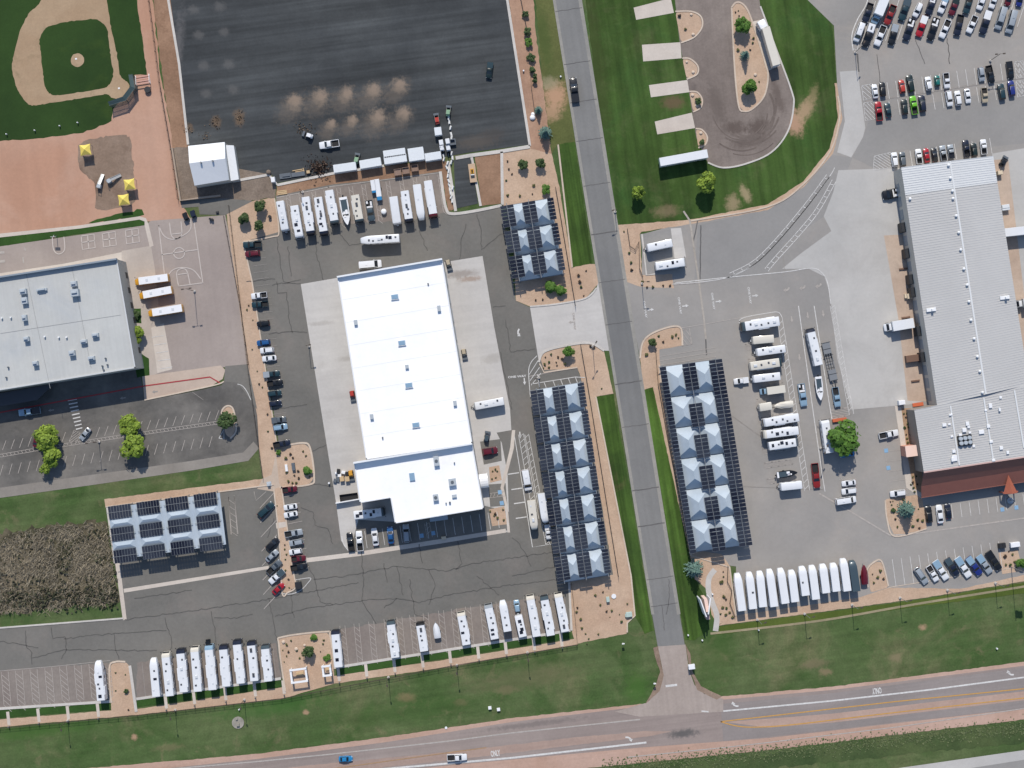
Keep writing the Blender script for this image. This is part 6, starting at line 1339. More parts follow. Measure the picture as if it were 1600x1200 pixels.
L_dark = leaf_mat('leaf_dark', rgb(60, 50, 44), rgb(92, 76, 62))
M_bark = plain('bark', rgb(104, 88, 74), .9, vary=.2)
def leafquad(mb, c, n, s, rr):
    n = n.normalized(); a = n.cross(Vector((rr.uniform(-1, 1), rr.uniform(-1, 1), rr.uniform(-1, 1)))).normalized(); b = n.cross(a)
    mb.add([c - a * s - b * s * .6, c + a * s * .6 - b * s, c + a * s + b * s * .7, c - a * s * .5 + b * s], [(0, 1, 2, 3)])
def crown_mesh(seed, n, lumps, leaf, flat_=.75, spread=.62):
    rr = random.Random(seed); mb = MB(); L = []
    for i in range(lumps):
        while True:
            p = Vector((rr.uniform(-1, 1), rr.uniform(-1, 1), rr.uniform(-.7, 1)))
            if p.length < 1: break
        L.append((p * spread, rr.uniform(.28, .46)))
    for i in range(n):
        c, r = rr.choice(L); d = Vector((rr.gauss(0, 1), rr.gauss(0, 1), rr.gauss(.25, 1))).normalized(); q = c + d * r * (rr.uniform(.6, 1.05) + (.3 * rr.random() if rr.random() < .16 else 0))
        q.z *= flat_; leafquad(mb, q, d + Vector((rr.uniform(-.6, .6), rr.uniform(-.6, .6), rr.uniform(0, .8))), leaf * rr.uniform(.7, 1.3), rr)
    return mb.mesh('crown', L_green, fix=False)
def spruce_mesh(seed):
    rr = random.Random(seed); mb = MB()
    for lev in range(11):
        z = lev / 11; R0 = (1 - z) ** .85; nb = int(7 + 9 * R0)
        for b in range(nb):
            a = 2 * math.pi * (b + rr.random() * .8) / nb; R1 = R0 * rr.uniform(.75, 1.08)
            for k in range(int(5 + 7 * R0)):
                t = (k + .5) / int(5 + 7 * R0); r = R1 * t; c = Vector((math.cos(a) * r + rr.uniform(-.05, .05), math.sin(a) * r + rr.uniform(-.05, .05), z * 2.3 + .35 - t * .16 * R0))
                leafquad(mb, c, Vector((rr.uniform(-.5, .5), rr.uniform(-.5, .5), 1)), .055 + .05 * (1 - t), rr)
    return mb.mesh('crown', L_spruce, fix=False)
CROWN = [crown_mesh(s, 2300, 17, .085) for s in (1, 2, 3, 4)]
SPR = [spruce_mesh(5), spruce_mesh(6)]
SHRUB = [crown_mesh(s, 240, 6, .17, .8, .5) for s in (11, 12, 13)]
BUSH = [crown_mesh(s, 800, 9, .12, .85, .55) for s in (21, 22)]
mb = MB(); mb.cyl((0, 0, 0), (0, 0, .55), .07, .05, 8)
for a in range(5):
    t = a * 1.26; mb.cyl((0, 0, .42), (math.cos(t) * .42, math.sin(t) * .42, .9), .035, .012, 6)
TRUNK = mb.mesh('trunk', M_bark)
rt = random.Random(9)
def tree(px, py, rpx, hgt, leaf, label, kd='broad', cat='tree', group=None):
    """px,py: crown centre in the photograph; hgt: overall height in metres"""
    hc = hgt * (.62 if kd == 'broad' else .3 if kd == 'spruce' else .5); p = P(px, py, hc); r = rpx / PXM
    nm = {'broad': 'broadleaf_tree', 'spruce': 'blue_spruce', 'bush': 'round_bush'}[kd]
    T = thing(nm, label, cat, (p.x, p.y, .03), rt.uniform(0, 6.28), group)
    if kd == 'broad':
        o = link('crown', rt.choice(CROWN), T, (0, 0, hgt * .60), mat=leaf); o.scale = (r * 1.1, r * 1.1, hgt * .5)
        o = link('trunk', TRUNK, T); o.scale = (r, r, hgt * .75)
    elif kd == 'spruce':
        o = link('crown', rt.choice(SPR), T, (0, 0, 0), mat=leaf); o.scale = (r * 1.05, r * 1.05, hgt / 2.6)
        o = link('trunk', TRUNK, T); o.scale = (r, r, hgt * .8)
    else:
        o = link('crown', rt.choice(BUSH), T, (0, 0, hgt * .5), mat=leaf); o.scale = (r * 1.25, r * 1.25, hgt * .55)
        o = link('trunk', TRUNK, T); o.scale = (r * .6, r * .6, hgt * .6)
    return T
tree(75, 685, 21, 7, L_lime, 'lime green tree covering a maroon car in the school lot'); tree(80, 712, 18, 6, L_lime, 'middle lime green crown left in the school lot, below the tree over the maroon car')
tree(70, 733, 10, 4.5, L_lime, 'smallest lime green tree at the lower end of the left school trees'); tree(201, 665, 18, 6.5, L_lime, 'upper of two bright green trees mid school lot'); tree(207, 699, 22, 7, L_lime, 'lower and larger of two bright green trees mid school lot')
tree(355, 656, 16, 5.5, L_deep, 'darker green tree on the rounded island ending the school lot')
tree(1104, 286, 18, 8, L_lime, 'bright green tree below the long trailer on the lawn'); tree(997.5, 301, 11, 6.5, L_lime, 'smaller bright green tree beside the straight road on the lawn')
tree(1161, 39, 13.5, 5.5, L_green, 'round green tree at the top of the gravel loop island'); tree(1172, 135, 13, 5.5, L_green, 'round green tree at the bottom of the gravel loop island')
tree(1164, 86, 8, 6, L_spruce, 'small blue spruce between two trees on the loop island', 'spruce')
tree(1319, 683, 29, 9, L_green, 'biggest green tree, shading cars in the east lot')
tree(1417, 797, 15, 8, L_spruce, 'blue spruce in the planter by the brick-red front', 'spruce'); tree(1085, 889, 15, 9, L_spruce, 'large blue spruce at the foot of the wide solar canopy', 'spruce')
tree(841, 172, 7, 4.5, L_spruce, 'smaller blue spruce beside the black lot corner', 'spruce'); tree(852, 207, 11.5, 6.5, L_spruce, 'larger blue spruce below the smaller one near black lot', 'spruce')
tree(861, 446, 12, 3.2, L_green, 'spreading green bush in the shade below the upper solar canopy', 'bush', 'bush'); tree(876, 452, 10, 3.0, L_green, 'green bush right of another under the upper solar canopy', 'bush', 'bush')
tree(889, 549, 10, 4.2, L_green, 'green tree at the top of planter above longest canopy', 'broad'); tree(1020, 535, 7.5, 3, L_deep, 'round dark tree in the corner planter above wide canopy', 'broad')
tree(481, 1019, 11, 4.2, L_deep, 'dark round tree in the planter with white pergolas'); tree(480, 734, 8.5, 2.4, L_green, 'rounded green bush at right of the planter island', 'bush', 'bush')
tree(381, 341, 10, 4.2, L_deep, 'left of three dark trees beside the travel trailers'); tree(406, 321, 10.5, 4.2, L_deep, 'upper of three dark trees beside the travel trailers'); tree(404, 353, 9, 4, L_deep, 'lower of three dark trees beside the travel trailers')
tree(212, 492, 7.5, 2, L_deep, 'dark square bush against the school wall', 'bush', 'bush'); tree(216, 519, 10.5, 4.5, L_lime, 'yellow-green tree against the school wall', 'broad'); tree(214, 532, 7.5, 3.8, L_lime, 'lower yellow-green tree touching the school wall', 'broad')
tree(197, 1080, 4, 1.5, L_deep, 'single round bush in the narrow planter at bottom left', 'bush', 'bush'); tree(491, 997, 6.5, 1.3, L_green, 'oval green bush at the top of the pergola planter', 'bush', 'bush'); tree(511, 1028, 6, 1.3, L_green, 'oval green bush at right of the pergola planter', 'bush', 'bush')
tree(817, 257, 8.5, 3.4, L_deep, 'dark round tree left of a pair above the upper canopy'); tree(845, 255, 9, 3.4, L_deep, 'dark round tree right of a pair above the upper canopy'); tree(853, 296, 8, 2.4, L_green, 'green bush touching the top edge of the upper canopy', 'bush', 'bush')
tree(435, 707, 4.5, 1.4, L_green, 'green bush beside the navy and white pickup', 'bush', 'bush')
tree(1597, 880, 9, 3, L_green, 'green tree cut by the right edge near the planter'); tree(1091, 158, 5.5, 2.2, L_deep, 'dark bush in the third half-round planter', 'bush', 'bush'); tree(1096, 222, 5.2, 2, L_deep, 'dark bush in the lowest half-round planter', 'bush', 'bush')
for i, (x, y, r) in enumerate(((821, 22, 5.5), (824, 49, 6.5), (826, 66, 7), (830, 90, 7), (832, 108, 6), (836, 127, 4.5), (836, 119, 4))):
    tree(x, y, r, 2.2, L_green if i == 2 else L_deep, f'{nth(i, 7)} green shrub from the top in the bed right of the black lot', 'bush', 'shrub', 'shrubs along the bed right of the black lot')
def shrubs(where, group, pts, leafs=None):
    pts = sorted(pts, key=lambda q: (q[0], q[1]))
    for i, q in enumerate(pts):
        x, y = q[:2]; r = q[2] if len(q) > 2 else rt.uniform(1.6, 2.8); p = P(x, y)
        k = rt.choice(['dark', 'olive', 'deep', 'olive']) if not leafs else leafs
        m = {'dark': L_dark, 'olive': L_olive, 'deep': L_deep}[k]
        o = link('low_shrub', rt.choice(SHRUB), None, (p.x, p.y, .22 * r / 2 + .05), rt.uniform(0, 6.28), m)
        s = r / PXM * 1.05; o.scale = (s, s * rt.uniform(.8, 1.15), s * rt.uniform(.7, 1.0))
        adj = {'dark': 'brown', 'olive': 'olive', 'deep': 'dark green'}[k]
        tag(o, f'{adj} low shrub, {nth(i, len(pts))} from left in {where}', 'shrub', group)
shrubs('the planter below the driveway', 'shrubs in the planter below the driveway', [(852, 558), (861, 554, 2.6), (851, 569, 3), (858, 566, 2.6), (858, 574, 2.6), (872, 558, 2.4), (869, 566), (870, 571), (878, 561, 2.8), (883, 569, 3), (849, 575, 1.6)])
shrubs('the island by the white-roofed building', 'shrubs in the island planter', [(447, 716, 3.2), (454, 709, 3), (458, 715), (474, 705, 2.2), (478, 712, 2.2), (466, 736, 2.4), (460, 743, 2), (451, 752, 3), (463, 754, 2.8), (467, 747, 2.6), (448, 738, 2.6), (457, 754, 2.4), (484, 745, 2)])
shrubs('the pergola planter', 'shrubs in the pergola planter', [(448, 1007, 2.8), (455, 1001, 2.2), (451, 1018, 2.4), (442, 1016, 1.8), (448, 1025, 1.8), (464, 1016, 2.4), (468, 1028, 2.2), (506, 1000, 2.2), (505, 1006, 2), (501, 1018, 1.6), (444, 1034, 1.4)])
shrubs('the tan corner left of the road', 'shrubs in the gravel corner', [(902, 949, 2.4), (901, 956, 2.6), (907, 967, 2.8), (909, 981, 2.8), (930, 930, 2.6), (942, 925, 2), (938, 945, 2.2), (948, 955, 2.4), (956, 954, 2.6), (971, 971, 2.6), (935, 991, 2.2), (915, 990, 1.8), (920, 998, 1.8), (917, 1006, 1.6), (980, 943, 2), (968, 960, 1.4), (953, 964, 1.2)])
shrubs('the gravel above the upper canopy', 'shrubs above the upper canopy', [(793, 305, 3), (812, 306, 2.6), (834, 290, 3), (795, 264, 2.2), (800, 272, 2), (791, 282, 2), (832, 303, 1.6), (793, 252, 2)])
shrubs('the bed along the warehouse wall', 'shrubs along the warehouse wall', [(1412, 646), (1417, 645), (1415, 652), (1418, 662, 2.4), (1413, 668, 2.6), (1419, 667, 2.6), (1416, 679), (1422, 679, 1.8), (1417, 685), (1418, 691), (1419, 696), (1426, 745, 2.2), (1431, 744, 2.2), (1426, 754, 2.8), (1433, 757, 2), (1427, 762, 2.4), (1429, 768, 2.6), (1423, 757, 2)])
shrubs('the blue spruce planter', 'shrubs in the spruce planter', [(1395, 797, 4.5), (1391, 784, 1.6), (1395, 783, 1.4), (1393, 789, 1.6), (1434, 812, 3), (1441, 813, 3), (1426, 822, 3), (1436, 825, 2.6), (1402, 823, 2.2), (1399, 811, 2.4), (1411, 780, 2.6), (1435, 795, 1.6)])
shrubs('the small planter by the red boat', 'shrubs by the red boat', [(1375, 892, 3.4), (1371, 902, 3.2), (1380, 904, 2.6), (1365, 910, 2.6), (1363, 897, 1.6)])
shrubs('the small planter by the black SUV', 'shrubs by the black SUV', [(1570, 869, 3.4), (1582, 866, 2.4), (1571, 882, 2.6), (1578, 882, 3.4), (1585, 878, 3), (1576, 861, 1.8), (1588, 887, 1.6)])
shrubs('the gravel left of stored trailers', 'shrubs left of the stored trailers', [(1130, 893, 1.6), (1130, 901, 2), (1127, 909, 4), (1131, 932, 3.6), (1134, 936, 2.6), (1129, 949, 2.8), (1135, 950, 2.6), (1126, 959, 2.2), (1134, 960, 3), (1140, 957, 2.6), (1144, 964, 3.4)])
shrubs('the corner planter above wide canopy', 'shrubs in the corner planter', [(1029, 525, 2.4), (1036, 534, 2.6), (1050, 526, 3), (1056, 523, 2.6), (1010, 554, 3.4), (1060, 528, 2)])
shrubs('the loop island', 'shrubs on the loop island', [(1149, 19, 2), (1153.5, 17, 1.6), (1154.5, 25, 1.8), (1177, 60, 2.8), (1176, 67, 2.4), (1172, 78, 2), (1153, 78, 3.2), (1186, 128, 1.8)])
shrubs('the first half-round planter', 'shrubs in the first half-round planter', [(1062, 25, 4), (1071, 46, 3)])
shrubs('the bed beside the awning', 'shrubs beside the awning', [(770, 736, 2), (774, 733, 2.4), (777, 736, 2), (769, 748, 2), (775, 746, 2.2), (766, 799, 2), (774, 803, 3), (777, 809, 2.8), (786, 796, 2), (787, 812, 2.4), (772, 806, 2)])
shrubs('the west gravel strip', 'shrubs in the west gravel strip', [(386, 484, 2), (389, 477, 1.8), (394, 546, 1.6), (402, 580, 1.4), (405, 600, 2), (410, 605, 1.6), (418, 647, 2), (419, 674, 2), (425, 700, 2.2), (395, 500, 1.4)])
shrubs('the planted median', 'shrubs in the median', [(445, 851, 1.8), (445, 858, 1.8), (448, 866, 2), (446, 874, 1.6), (446, 891, 2), (451, 905, 2), (452, 918, 1.6), (433, 790, 1.4)])
shrubs('the narrow bottom left planter', 'shrubs in the narrow planter', [(181, 1051, 2), (196, 1054, 1.4), (181, 1079, 1.6), (201, 1109, 2)])
shrubs('the corner by the wash bay', 'shrubs by the wash bay', [(1004, 440, 3), (1011, 449, 2.2), (1020, 448, 3), (1036, 446, 2.4), (1047, 446, 2.6), (983, 395, 2.6), (986, 410, 3.2), (987, 422, 3), (975, 362, 2)])
shrubs('the gravel beside the road driveway', 'shrubs beside the driveway', [(904, 430, 3), (906, 440, 3.4), (908, 448, 2.8), (916, 423, 2), (912, 462, 1.6), (837, 469, 2), (848, 468, 2), (923, 541, 3), (928, 543, 2.6), (940, 607, 1.6)])
# dry brush in the hollow at the left
from mathutils import noise
rb = random.Random(4); mbb = MB(); tot = 0
while tot < 7500:
    x = rb.uniform(-30, 184); y = rb.uniform(816, 958)
    e = rb.uniform(-9, 4)
    if y < 842 - x * .16 + e or x > 168 + (y - 812) * .13 + e * .5 or y > 960 - max(0, x) * .12 - e: continue
    if rb.random() > .8 and y > 900: continue
    nz = noise.noise(Vector((x * .035, y * .05, 3)))
    if nz < -.12 and rb.random() < .75: continue
    tot += 1; p = P(x, y); cl = rb.uniform(.25, .9); d = Vector((rb.uniform(-1, 1), rb.uniform(-1, 1), rb.uniform(.15, .8))).normalized()
    w = d.cross(Vector((0, 0, 1))).normalized() * rb.uniform(.04, .13); L = rb.uniform(.5, 1.9); c = p + Vector((0, 0, rb.uniform(.02, .4)))
    mbb.add([c - w, c + w, c + w * .3 + d * L, c - w * .3 + d * L], [(0, 1, 2, 3)])
o = mbb.build('dry_brush', leaf_mat('dry_brush', rgb(82, 76, 60), rgb(176, 164, 142), .14), None, fix=False); kind(o, 'stuff')
mbb = MB()
for i in range(1500):
    x = rb.uniform(-20, 184); y = 938 + rb.gauss(0, 9) - x * .05
    if i > 900: y = rb.uniform(826, 950)
    if i > 900 and (noise.noise(Vector((x * .035, y * .05, 3))) > -.05 or y < 842 - x * .16): continue
    y = y + 0; p = P(x, y); leafquad(mbb, p + Vector((0, 0, rb.uniform(.1, .9))), Vector((rb.uniform(-1, 1), rb.uniform(-1, 1), .8)), rb.uniform(.2, .5), rb)
o = mbb.build('dark_undergrowth', leaf_mat('undergrowth', rgb(40, 44, 32), rgb(74, 76, 54), .4), None, fix=False); kind(o, 'stuff')
mbb = MB()
for i in range(3200):
    x = rb.uniform(940, 1640); y = 1205 - (x - 940) * .1 + rb.gauss(0, 7) - 3; p = P(x, y)
    if y > 1178 - (x - 940) * .078 + 45: continue
    leafquad(mbb, p + Vector((0, 0, rb.uniform(.03, .2))), Vector((rb.uniform(-.6, .6), rb.uniform(-.6, .6), 1.6)), rb.uniform(.08, .28), rb)
o = mbb.build('roadside_weeds', leaf_mat('weeds', rgb(70, 90, 52), rgb(112, 120, 82), .3), None, fix=False); kind(o, 'stuff')
# ---------------------------------------------------------------- fences, posts, poles
M_fence = plain('fence_steel', rgb(84, 74, 66), .6, .2)
def fence(label, pts, h=1.8, step=3.0, mat=M_fence, wires=True, gap=.32, cat='fence', t=.05):
    q = [P(*p).xy for p in pts]; F = thing('wire_fence', label, cat, (q[0].x, q[0].y, 0)); o = q[0]; mb = MB(); post = MB().cyl((0, 0, 0), (0, 0, h + .1), .07, n=6).mesh('fence_post', mat)
    for i in range(len(q) - 1):
        a, b = q[i] - o, q[i + 1] - o; L = (b - a).length; n = max(1, int(L / step))
        for z in (.15, h * .5, h): mb.bar((*a, z), (*b, z), t)
        m = int(L / gap)
        for k in range(m):
            p = a.lerp(b, (k + .5) / m); mb.add([(p.x - .02, p.y, .1), (p.x + .02, p.y, .1), (p.x + .02, p.y, h), (p.x - .02, p.y, h)], [(0, 1, 2, 3)])
        for k in range(n + (i == len(q) - 2)):
            p = a.lerp(b, k / n); link('fence_post', post, F, (p.x, p.y, 0))
    mb.build('wire_mesh', mat, F, fix=False); return F
fence('tall wire fence between the ball field and black lot', [(228, -40), (240, 50), (250, 130), (268, 235), (279, 312)], 2.2)
fence('wire fence between the school court and parking lot', [(358, 322), (389, 585), (411, 745)], 1.8)
fence('wire fence along the gravel just left of the first cars', [(350, 338), (376, 480), (389, 570)], 1.5)
fence('long wire fence along the bottom of the parking lot', [(-40, 1141), (0, 1137), (215, 1117), (440, 1091), (700, 1041), (901, 1007)], 1.6)
fence('wire fence between the upper solar canopy and lawn strip', [(868, 293), (877, 345), (899, 478)], 1.8)
fence('wire fence between the longest solar canopy and lawn strip', [(907, 538), (922, 625), (966, 900)], 1.8)
fence('wire fence at the left of the gravel corner by road', [(893, 912), (898, 960), (902, 1006)], 1.6)
fence('wire fence right of the shrubs beside the black lot', [(806, -40), (826, 60), (830, 135), (836, 180)], 1.5)
fence('jagged low fence left of the stored white trailers', [(1137, 884), (1136, 908), (1143, 922), (1140, 942), (1148, 963)], 1.2)
fence('wire fence along the left edge of the wide canopy', [(1024, 545), (1028, 600), (1044, 690), (1066, 800), (1078, 872)], 1.4)
fence('jagged wire fence on gravel left of the wash bay', [(980, 358), (984, 385), (992, 390), (998, 378), (999, 420), (1004, 432)], 1.4)
M_mesh = plain('backstop_mesh', rgb(74, 92, 92), .6)
BS = thing('baseball_backstop', 'angled grey-green backstop fence behind home plate', 'backstop', (*P(205, 150).xy, 0)); o0 = P(205, 150).xy
mb = MB(); pts = [P(*q).xy - o0 for q in ((211, 120), (215, 141), (201, 160), (176, 168))]
for i in range(3):
    a, b = pts[i], pts[i + 1]; m = int((b - a).length / .16)
    for k in range(m):
        p = a.lerp(b, k / m); e = (b - a).normalized() * .062; mb.add([(p.x - e.x, p.y - e.y, 0), (p.x + e.x, p.y + e.y, 0), (p.x + e.x, p.y + e.y, 3.2), (p.x - e.x, p.y - e.y, 3.2)], [(0, 1, 2, 3)])
    for z in (.3, 1.7, 3.2): mb.bar((*a, z), (*b, z), .12)
mb.build('mesh_panel', M_mesh, BS, fix=False)
mb = MB(); hq = [P(*q).xy - o0 for q in ((211, 120), (215, 141), (201, 160), (176, 168))]; iq = [P(*q).xy - o0 for q in ((206, 121), (209, 139), (197, 155), (174, 163))]
for i in range(3): mb.add([(*hq[i], 3.2), (*hq[i + 1], 3.2), (*iq[i + 1], 3.9), (*iq[i], 3.9)], [(0, 1, 2, 3)])
mb.build('hood', M_mesh, BS, fix=False)
for p in pts: mb = MB(); mb.cyl((0, 0, 0), (0, 0, 3.4), .12, n=8); mb.build('post', M_mesh, BS, loc=(p.x, p.y, 0))
p = P(224, 125); BL = thing('bleachers', 'small white-framed bleachers behind the baseball backstop', 'bleachers', (p.x, p.y, .05), R(9))
for i in range(4): mb = MB(); mb.box(0, -1.3 + i * .8, .35 + .32 * (3 - i), 4.2, .35, .06); mb.build('plank', plain('bleacher_plank', rgb(206, 160, 146), .7), BL)
for s in (-1, 1): mb = MB(); mb.bar((s * 2.1, -1.5, .1), (s * 2.1, 1.5, .1), .1).bar((s * 2.1, -1.5, .1), (s * 2.1, -1.5, 1.8), .1).bar((s * 2.1, -1.5, 1.8), (s * 2.1, 1.5, .6), .1); mb.build('side_frame', M_wht, BL)
def small(name, label, cat, px, py, mb, mat, rz=A8, group=None, z=.05): p = P(px, py); o = mb.build(name, mat, None, loc=(p.x, p.y, z), rz=rz); return tag(o, label, cat, group)
small('trash_bin', 'round black trash bin below the bleachers', 'bin', 231.5, 141, MB().cyl((0, 0, 0), (0, 0, 1.0), .95, 1.0, 12), M_black)
for i, (x, y) in enumerate(((186, 138), (119, 92))): small(('home_plate', 'pitching_rubber')[i], ('white home plate in the round dirt circle', 'white rubber on the pitchers mound')[i], ('home plate', 'pitching rubber')[i], x, y, MB().box(0, 0, 0, .6, .5, .04), M_wht, z=.06)
for i, (x, y) in enumerate(((11, 210), (55, 204), (94, 197), (122, 192))): small('marker_post', f'{nth(i, 4)} white marker post from left on the outfield grass', 'marker post', x, y, MB().cyl((0, 0, 0), (0, 0, .9), .18, n=8), M_wht, group='white marker posts')
def lamp_post(label, px, py, h=8, heads=1, ang=0, group='tall lamp posts', globe=False):
    p = P(px, py); T = thing('lamp_post', label, 'lamp post', (p.x, p.y, .03), ang, group)
    MB().cyl((0, 0, 0), (0, 0, .55), .42, .38, 12).build('base', M_kerb, T); MB().cyl((0, 0, .5), (0, 0, h), .1, .07, 8).build('pole', M_steel if globe else M_fence, T)
    for i in range(heads):
        s = 1 if i == 0 else -1
        mb = MB(); mb.bar((0, 0, h - .1), (s * .9, 0, h), .08); mb.build('arm', M_fence, T); mb = MB(); mb.box(s * 1.2, 0, h - .06, .8, .4, .16, ch=.03); mb.build('lamp_head', M_fence, T)
for i, (x, y) in enumerate(((1183, 968), (1257, 959), (1331, 945), (1406, 934), (1480, 922), (1555, 911))): lamp_post(f'{nth(i, 6)} lamp post from left on the olive grass strip', x, y, 8, 1, R(20), globe=True)
for i, (x, y) in enumerate(((106, 1126), (274, 1109), (382, 1093), (607, 1058), (714, 1039), (824, 1019))): lamp_post(f'{nth(i, 6)} lamp post from left along the bottom fence', x, y, 7, 1, R(-80))
lamp_post('lamp post on concrete at the left edge of apron', 483, 541, 7, 1, R(10)); lamp_post('twin lamp post standing near the school court', 304, 455, 11, 2, R(8)); lamp_post('twin lamp post above the paired car rows', 1547, 95, 9, 2, R(5))
lamp_post('lamp post between gravel and wash bay', 1003, 443, 8, 1, 0); lamp_post('lamp post in the tan gravel below the drive', 842, 590, 7, 1, R(200)); lamp_post('lamp post on the ladder hatching of the school lot', 155, 690, 9, 2, R(8)); lamp_post('lamp post at the upper tip of diagonal rows', 1336, 82, 9, 1, R(60))
lamp_post('lamp post beside the queue lane near tree', 1282, 700, 8, 2, R(70)); lamp_post('lamp post in the top left bed above travel trailers', 473, 300, 7, 1, R(-70))
lamp_post('lamp post at the road edge of the right lawn', 961, 331, 7, 1, R(200)); lamp_post('lamp post in gravel below driveway mouth', 926, 541, 9, 2, R(60))
p = P(1580, 886); T = thing('flagpole', 'tall flagpole with a flag near the bottom right corner', 'flagpole', (p.x, p.y, .03))
MB().cyl((0, 0, 0), (0, 0, 16.5), .12, .06, 8).build('pole', M_steel, T); MB().ball((0, 0, 16.6), .18, 8).build('finial', M_wht, T)
mb = MB(); n = 8
for i in range(n):
    f = lambda k: (.1 + k * .28, math.sin(k * .9) * .14 - k * .12)
    a, b = f(i), f(i + 1); mb.add([(*a, 13.6 - i * .1), (*b, 13.6 - (i + 1) * .1), (*b, 16.2 - (i + 1) * .16), (*a, 16.2 - i * .16)], [(0, 1, 2, 3)])
mb.build('flag', plain('flag_cloth', rgb(176, 96, 100), .8), T, fix=False)
for i, (x, y) in enumerate(STUBS):
    q = MB(); q.box(0, 0, 0, .3, .25, 1.1, ch=.04); q.box(0, -.05, .8, .36, .3, .12); small('hookup_pedestal', f'{nth(i)} utility hookup post from left along the bottom stalls', 'utility post', x + 2.6, y + 23, q, M_unitd, group='hookup posts at the bottom stalls')
# ---------------------------------------------------------------- playground, shades
M_yel = plain('yellow_shade', rgb(238, 214, 104), .7, vary=.04)
for (x, y, w, lab) in ((133, 234, 17, 'yellow shade umbrella alone at the top of the mulch'), (202, 288, 17, 'upper of two yellow shades at the lower mulch edge'), (193, 312, 17, 'lower of two yellow shades, touching the grass patch')):
    p = P(x, y, 3.2); T = thing('shade_umbrella', lab, 'shade umbrella', (p.x, p.y, .03), A8); h = w / PXM / 2; mb = MB()
    vs = [(-h, -h, 2.9), (h, -h, 2.9), (h, h, 2.9), (-h, h, 2.9), (0, 0, 4.0), (0, -h * .88, 3.0), (h * .88, 0, 3.0), (0, h * .88, 3.0), (-h * .88, 0, 3.0)]
    mb.add(vs, [(0, 5, 4), (5, 1, 4), (1, 6, 4), (6, 2, 4), (2, 7, 4), (7, 3, 4), (3, 8, 4), (8, 0, 4)]); mb.build('canopy', M_yel, T)
    for a, b in ((-1, -1), (1, -1), (1, 1), (-1, 1)): MB().cyl((a * h * .9, b * h * .9, 0), (a * h * .9, b * h * .9, 2.9), .07, n=6).build('post', M_steel, T)
for (x, y, a, lab) in ((158, 285, 75, 'grey playground slide at the left of the mulch'), (178, 280, 30, 'bright metal playground slide with two wings')):
    p = P(x, y); T = thing('playground_slide', lab, 'slide', (p.x, p.y, .04), R(a)); MB().box(-1.4, 0, 0, 1.2, 1.2, 1.5).build('platform', M_unit, T)
    mb = MB(); mb.add([(-.8, -.4, 1.5), (-.8, .4, 1.5), (2.6, .4, .25), (2.6, -.4, .25)], [(0, 1, 2, 3)]); mb.bar((-.8, -.45, 1.6), (2.6, -.45, .35), .12); mb.bar((-.8, .45, 1.6), (2.6, .45, .35), .12); mb.build('chute', M_steel, T)
    MB().bar((-1.9, -.5, 0), (-1.9, -.5, 2.4), .1).bar((-1.9, .5, 0), (-1.9, .5, 2.4), .1).bar((-1.9, -.5, 2.4), (-1.9, .5, 2.4), .1).build('rail', M_steel, T)
for (x, y, lab, w, d) in ((466.8, 1055.5, 'larger white pergola frame in the bottom planter', 4.7, 3.9), (510.5, 1048, 'smaller white pergola frame in the bottom planter', 2.3, 2.9)):
    p = P(x, y, 2.8); T = thing('pergola', lab, 'pergola', (p.x, p.y, .05), A8)
    for a, b in ((-1, -1), (1, -1), (1, 1), (-1, 1)): MB().box(a * w / 2, b * d / 2, 0, .3, .3, 2.6).build('post', M_wht, T)
    mb = MB()
    for s in (-1, 1): mb.box(s * w / 2, 0, 2.6, .6, d + .6, .25); 
    mb.build('side_beam', M_wht, T); mb = MB()
    for s in (-1, 1): mb.box(0, s * d / 2, 2.855, w + .6, .6, .2)
    mb.build('cross_beam', M_wht, T); MB().box(0, 0, 0, w * .5, d * .3, .45, ch=.05).build('bench', M_wood, T)
p = P(1107.5, 952, 0); T = thing('pylon_sign', 'V-shaped white and salmon pylon sign casting a long shadow on grass', 'sign', (p.x, p.y, .03), 0)
h = 8.2
def slab(name, a, b, t, z0, z1, mat):
    a, b = P(*a, z1).xy - p.xy, P(*b, z1).xy - p.xy; d = (b - a).normalized(); n = Vector((-d.y, d.x)) * t / 2; MB().prism([a + n, b + n, b - n, a - n], z0, z1).build(name, mat, T)
slab('wing', (1094.5, 937), (1104, 964), .35, .4, h, M_wht); slab('wing', (1110, 935), (1107, 960), .35, .4, h, M_wht)
slab('pillar', (1102.5, 936), (1106, 956), 1.0, 0, h - .6, plain('pale_salmon', rgb(246, 214, 198), .8)); slab('pillar', (1105, 957), (1107, 968), 1.15, 0, 4, plain('mauve_stone', rgb(186, 160, 152), .8))
small('road_sign', 'white sign board on posts at the right of the road mouth', 'sign', 1079.5, 1040, MB().box(-.9, 0, 0, .12, .12, 2.2).box(.9, 0, 0, .12, .12, 2.2).box(0, 0, 1.2, 2.0, 1.5, 1.0, ch=.05), M_wht)
for i, (x, y, lab) in enumerate(((1022, 1066, 'small white stop sign back left of the road mouth'), (973, 1004, 'small white post sign at the gravel corner'))): small('post_sign', lab, 'sign', x, y, MB().cyl((0, 0, 0), (0, 0, 2.3), .06, n=6).box(0, .05, 1.7, .8, .25, .8), M_wht)
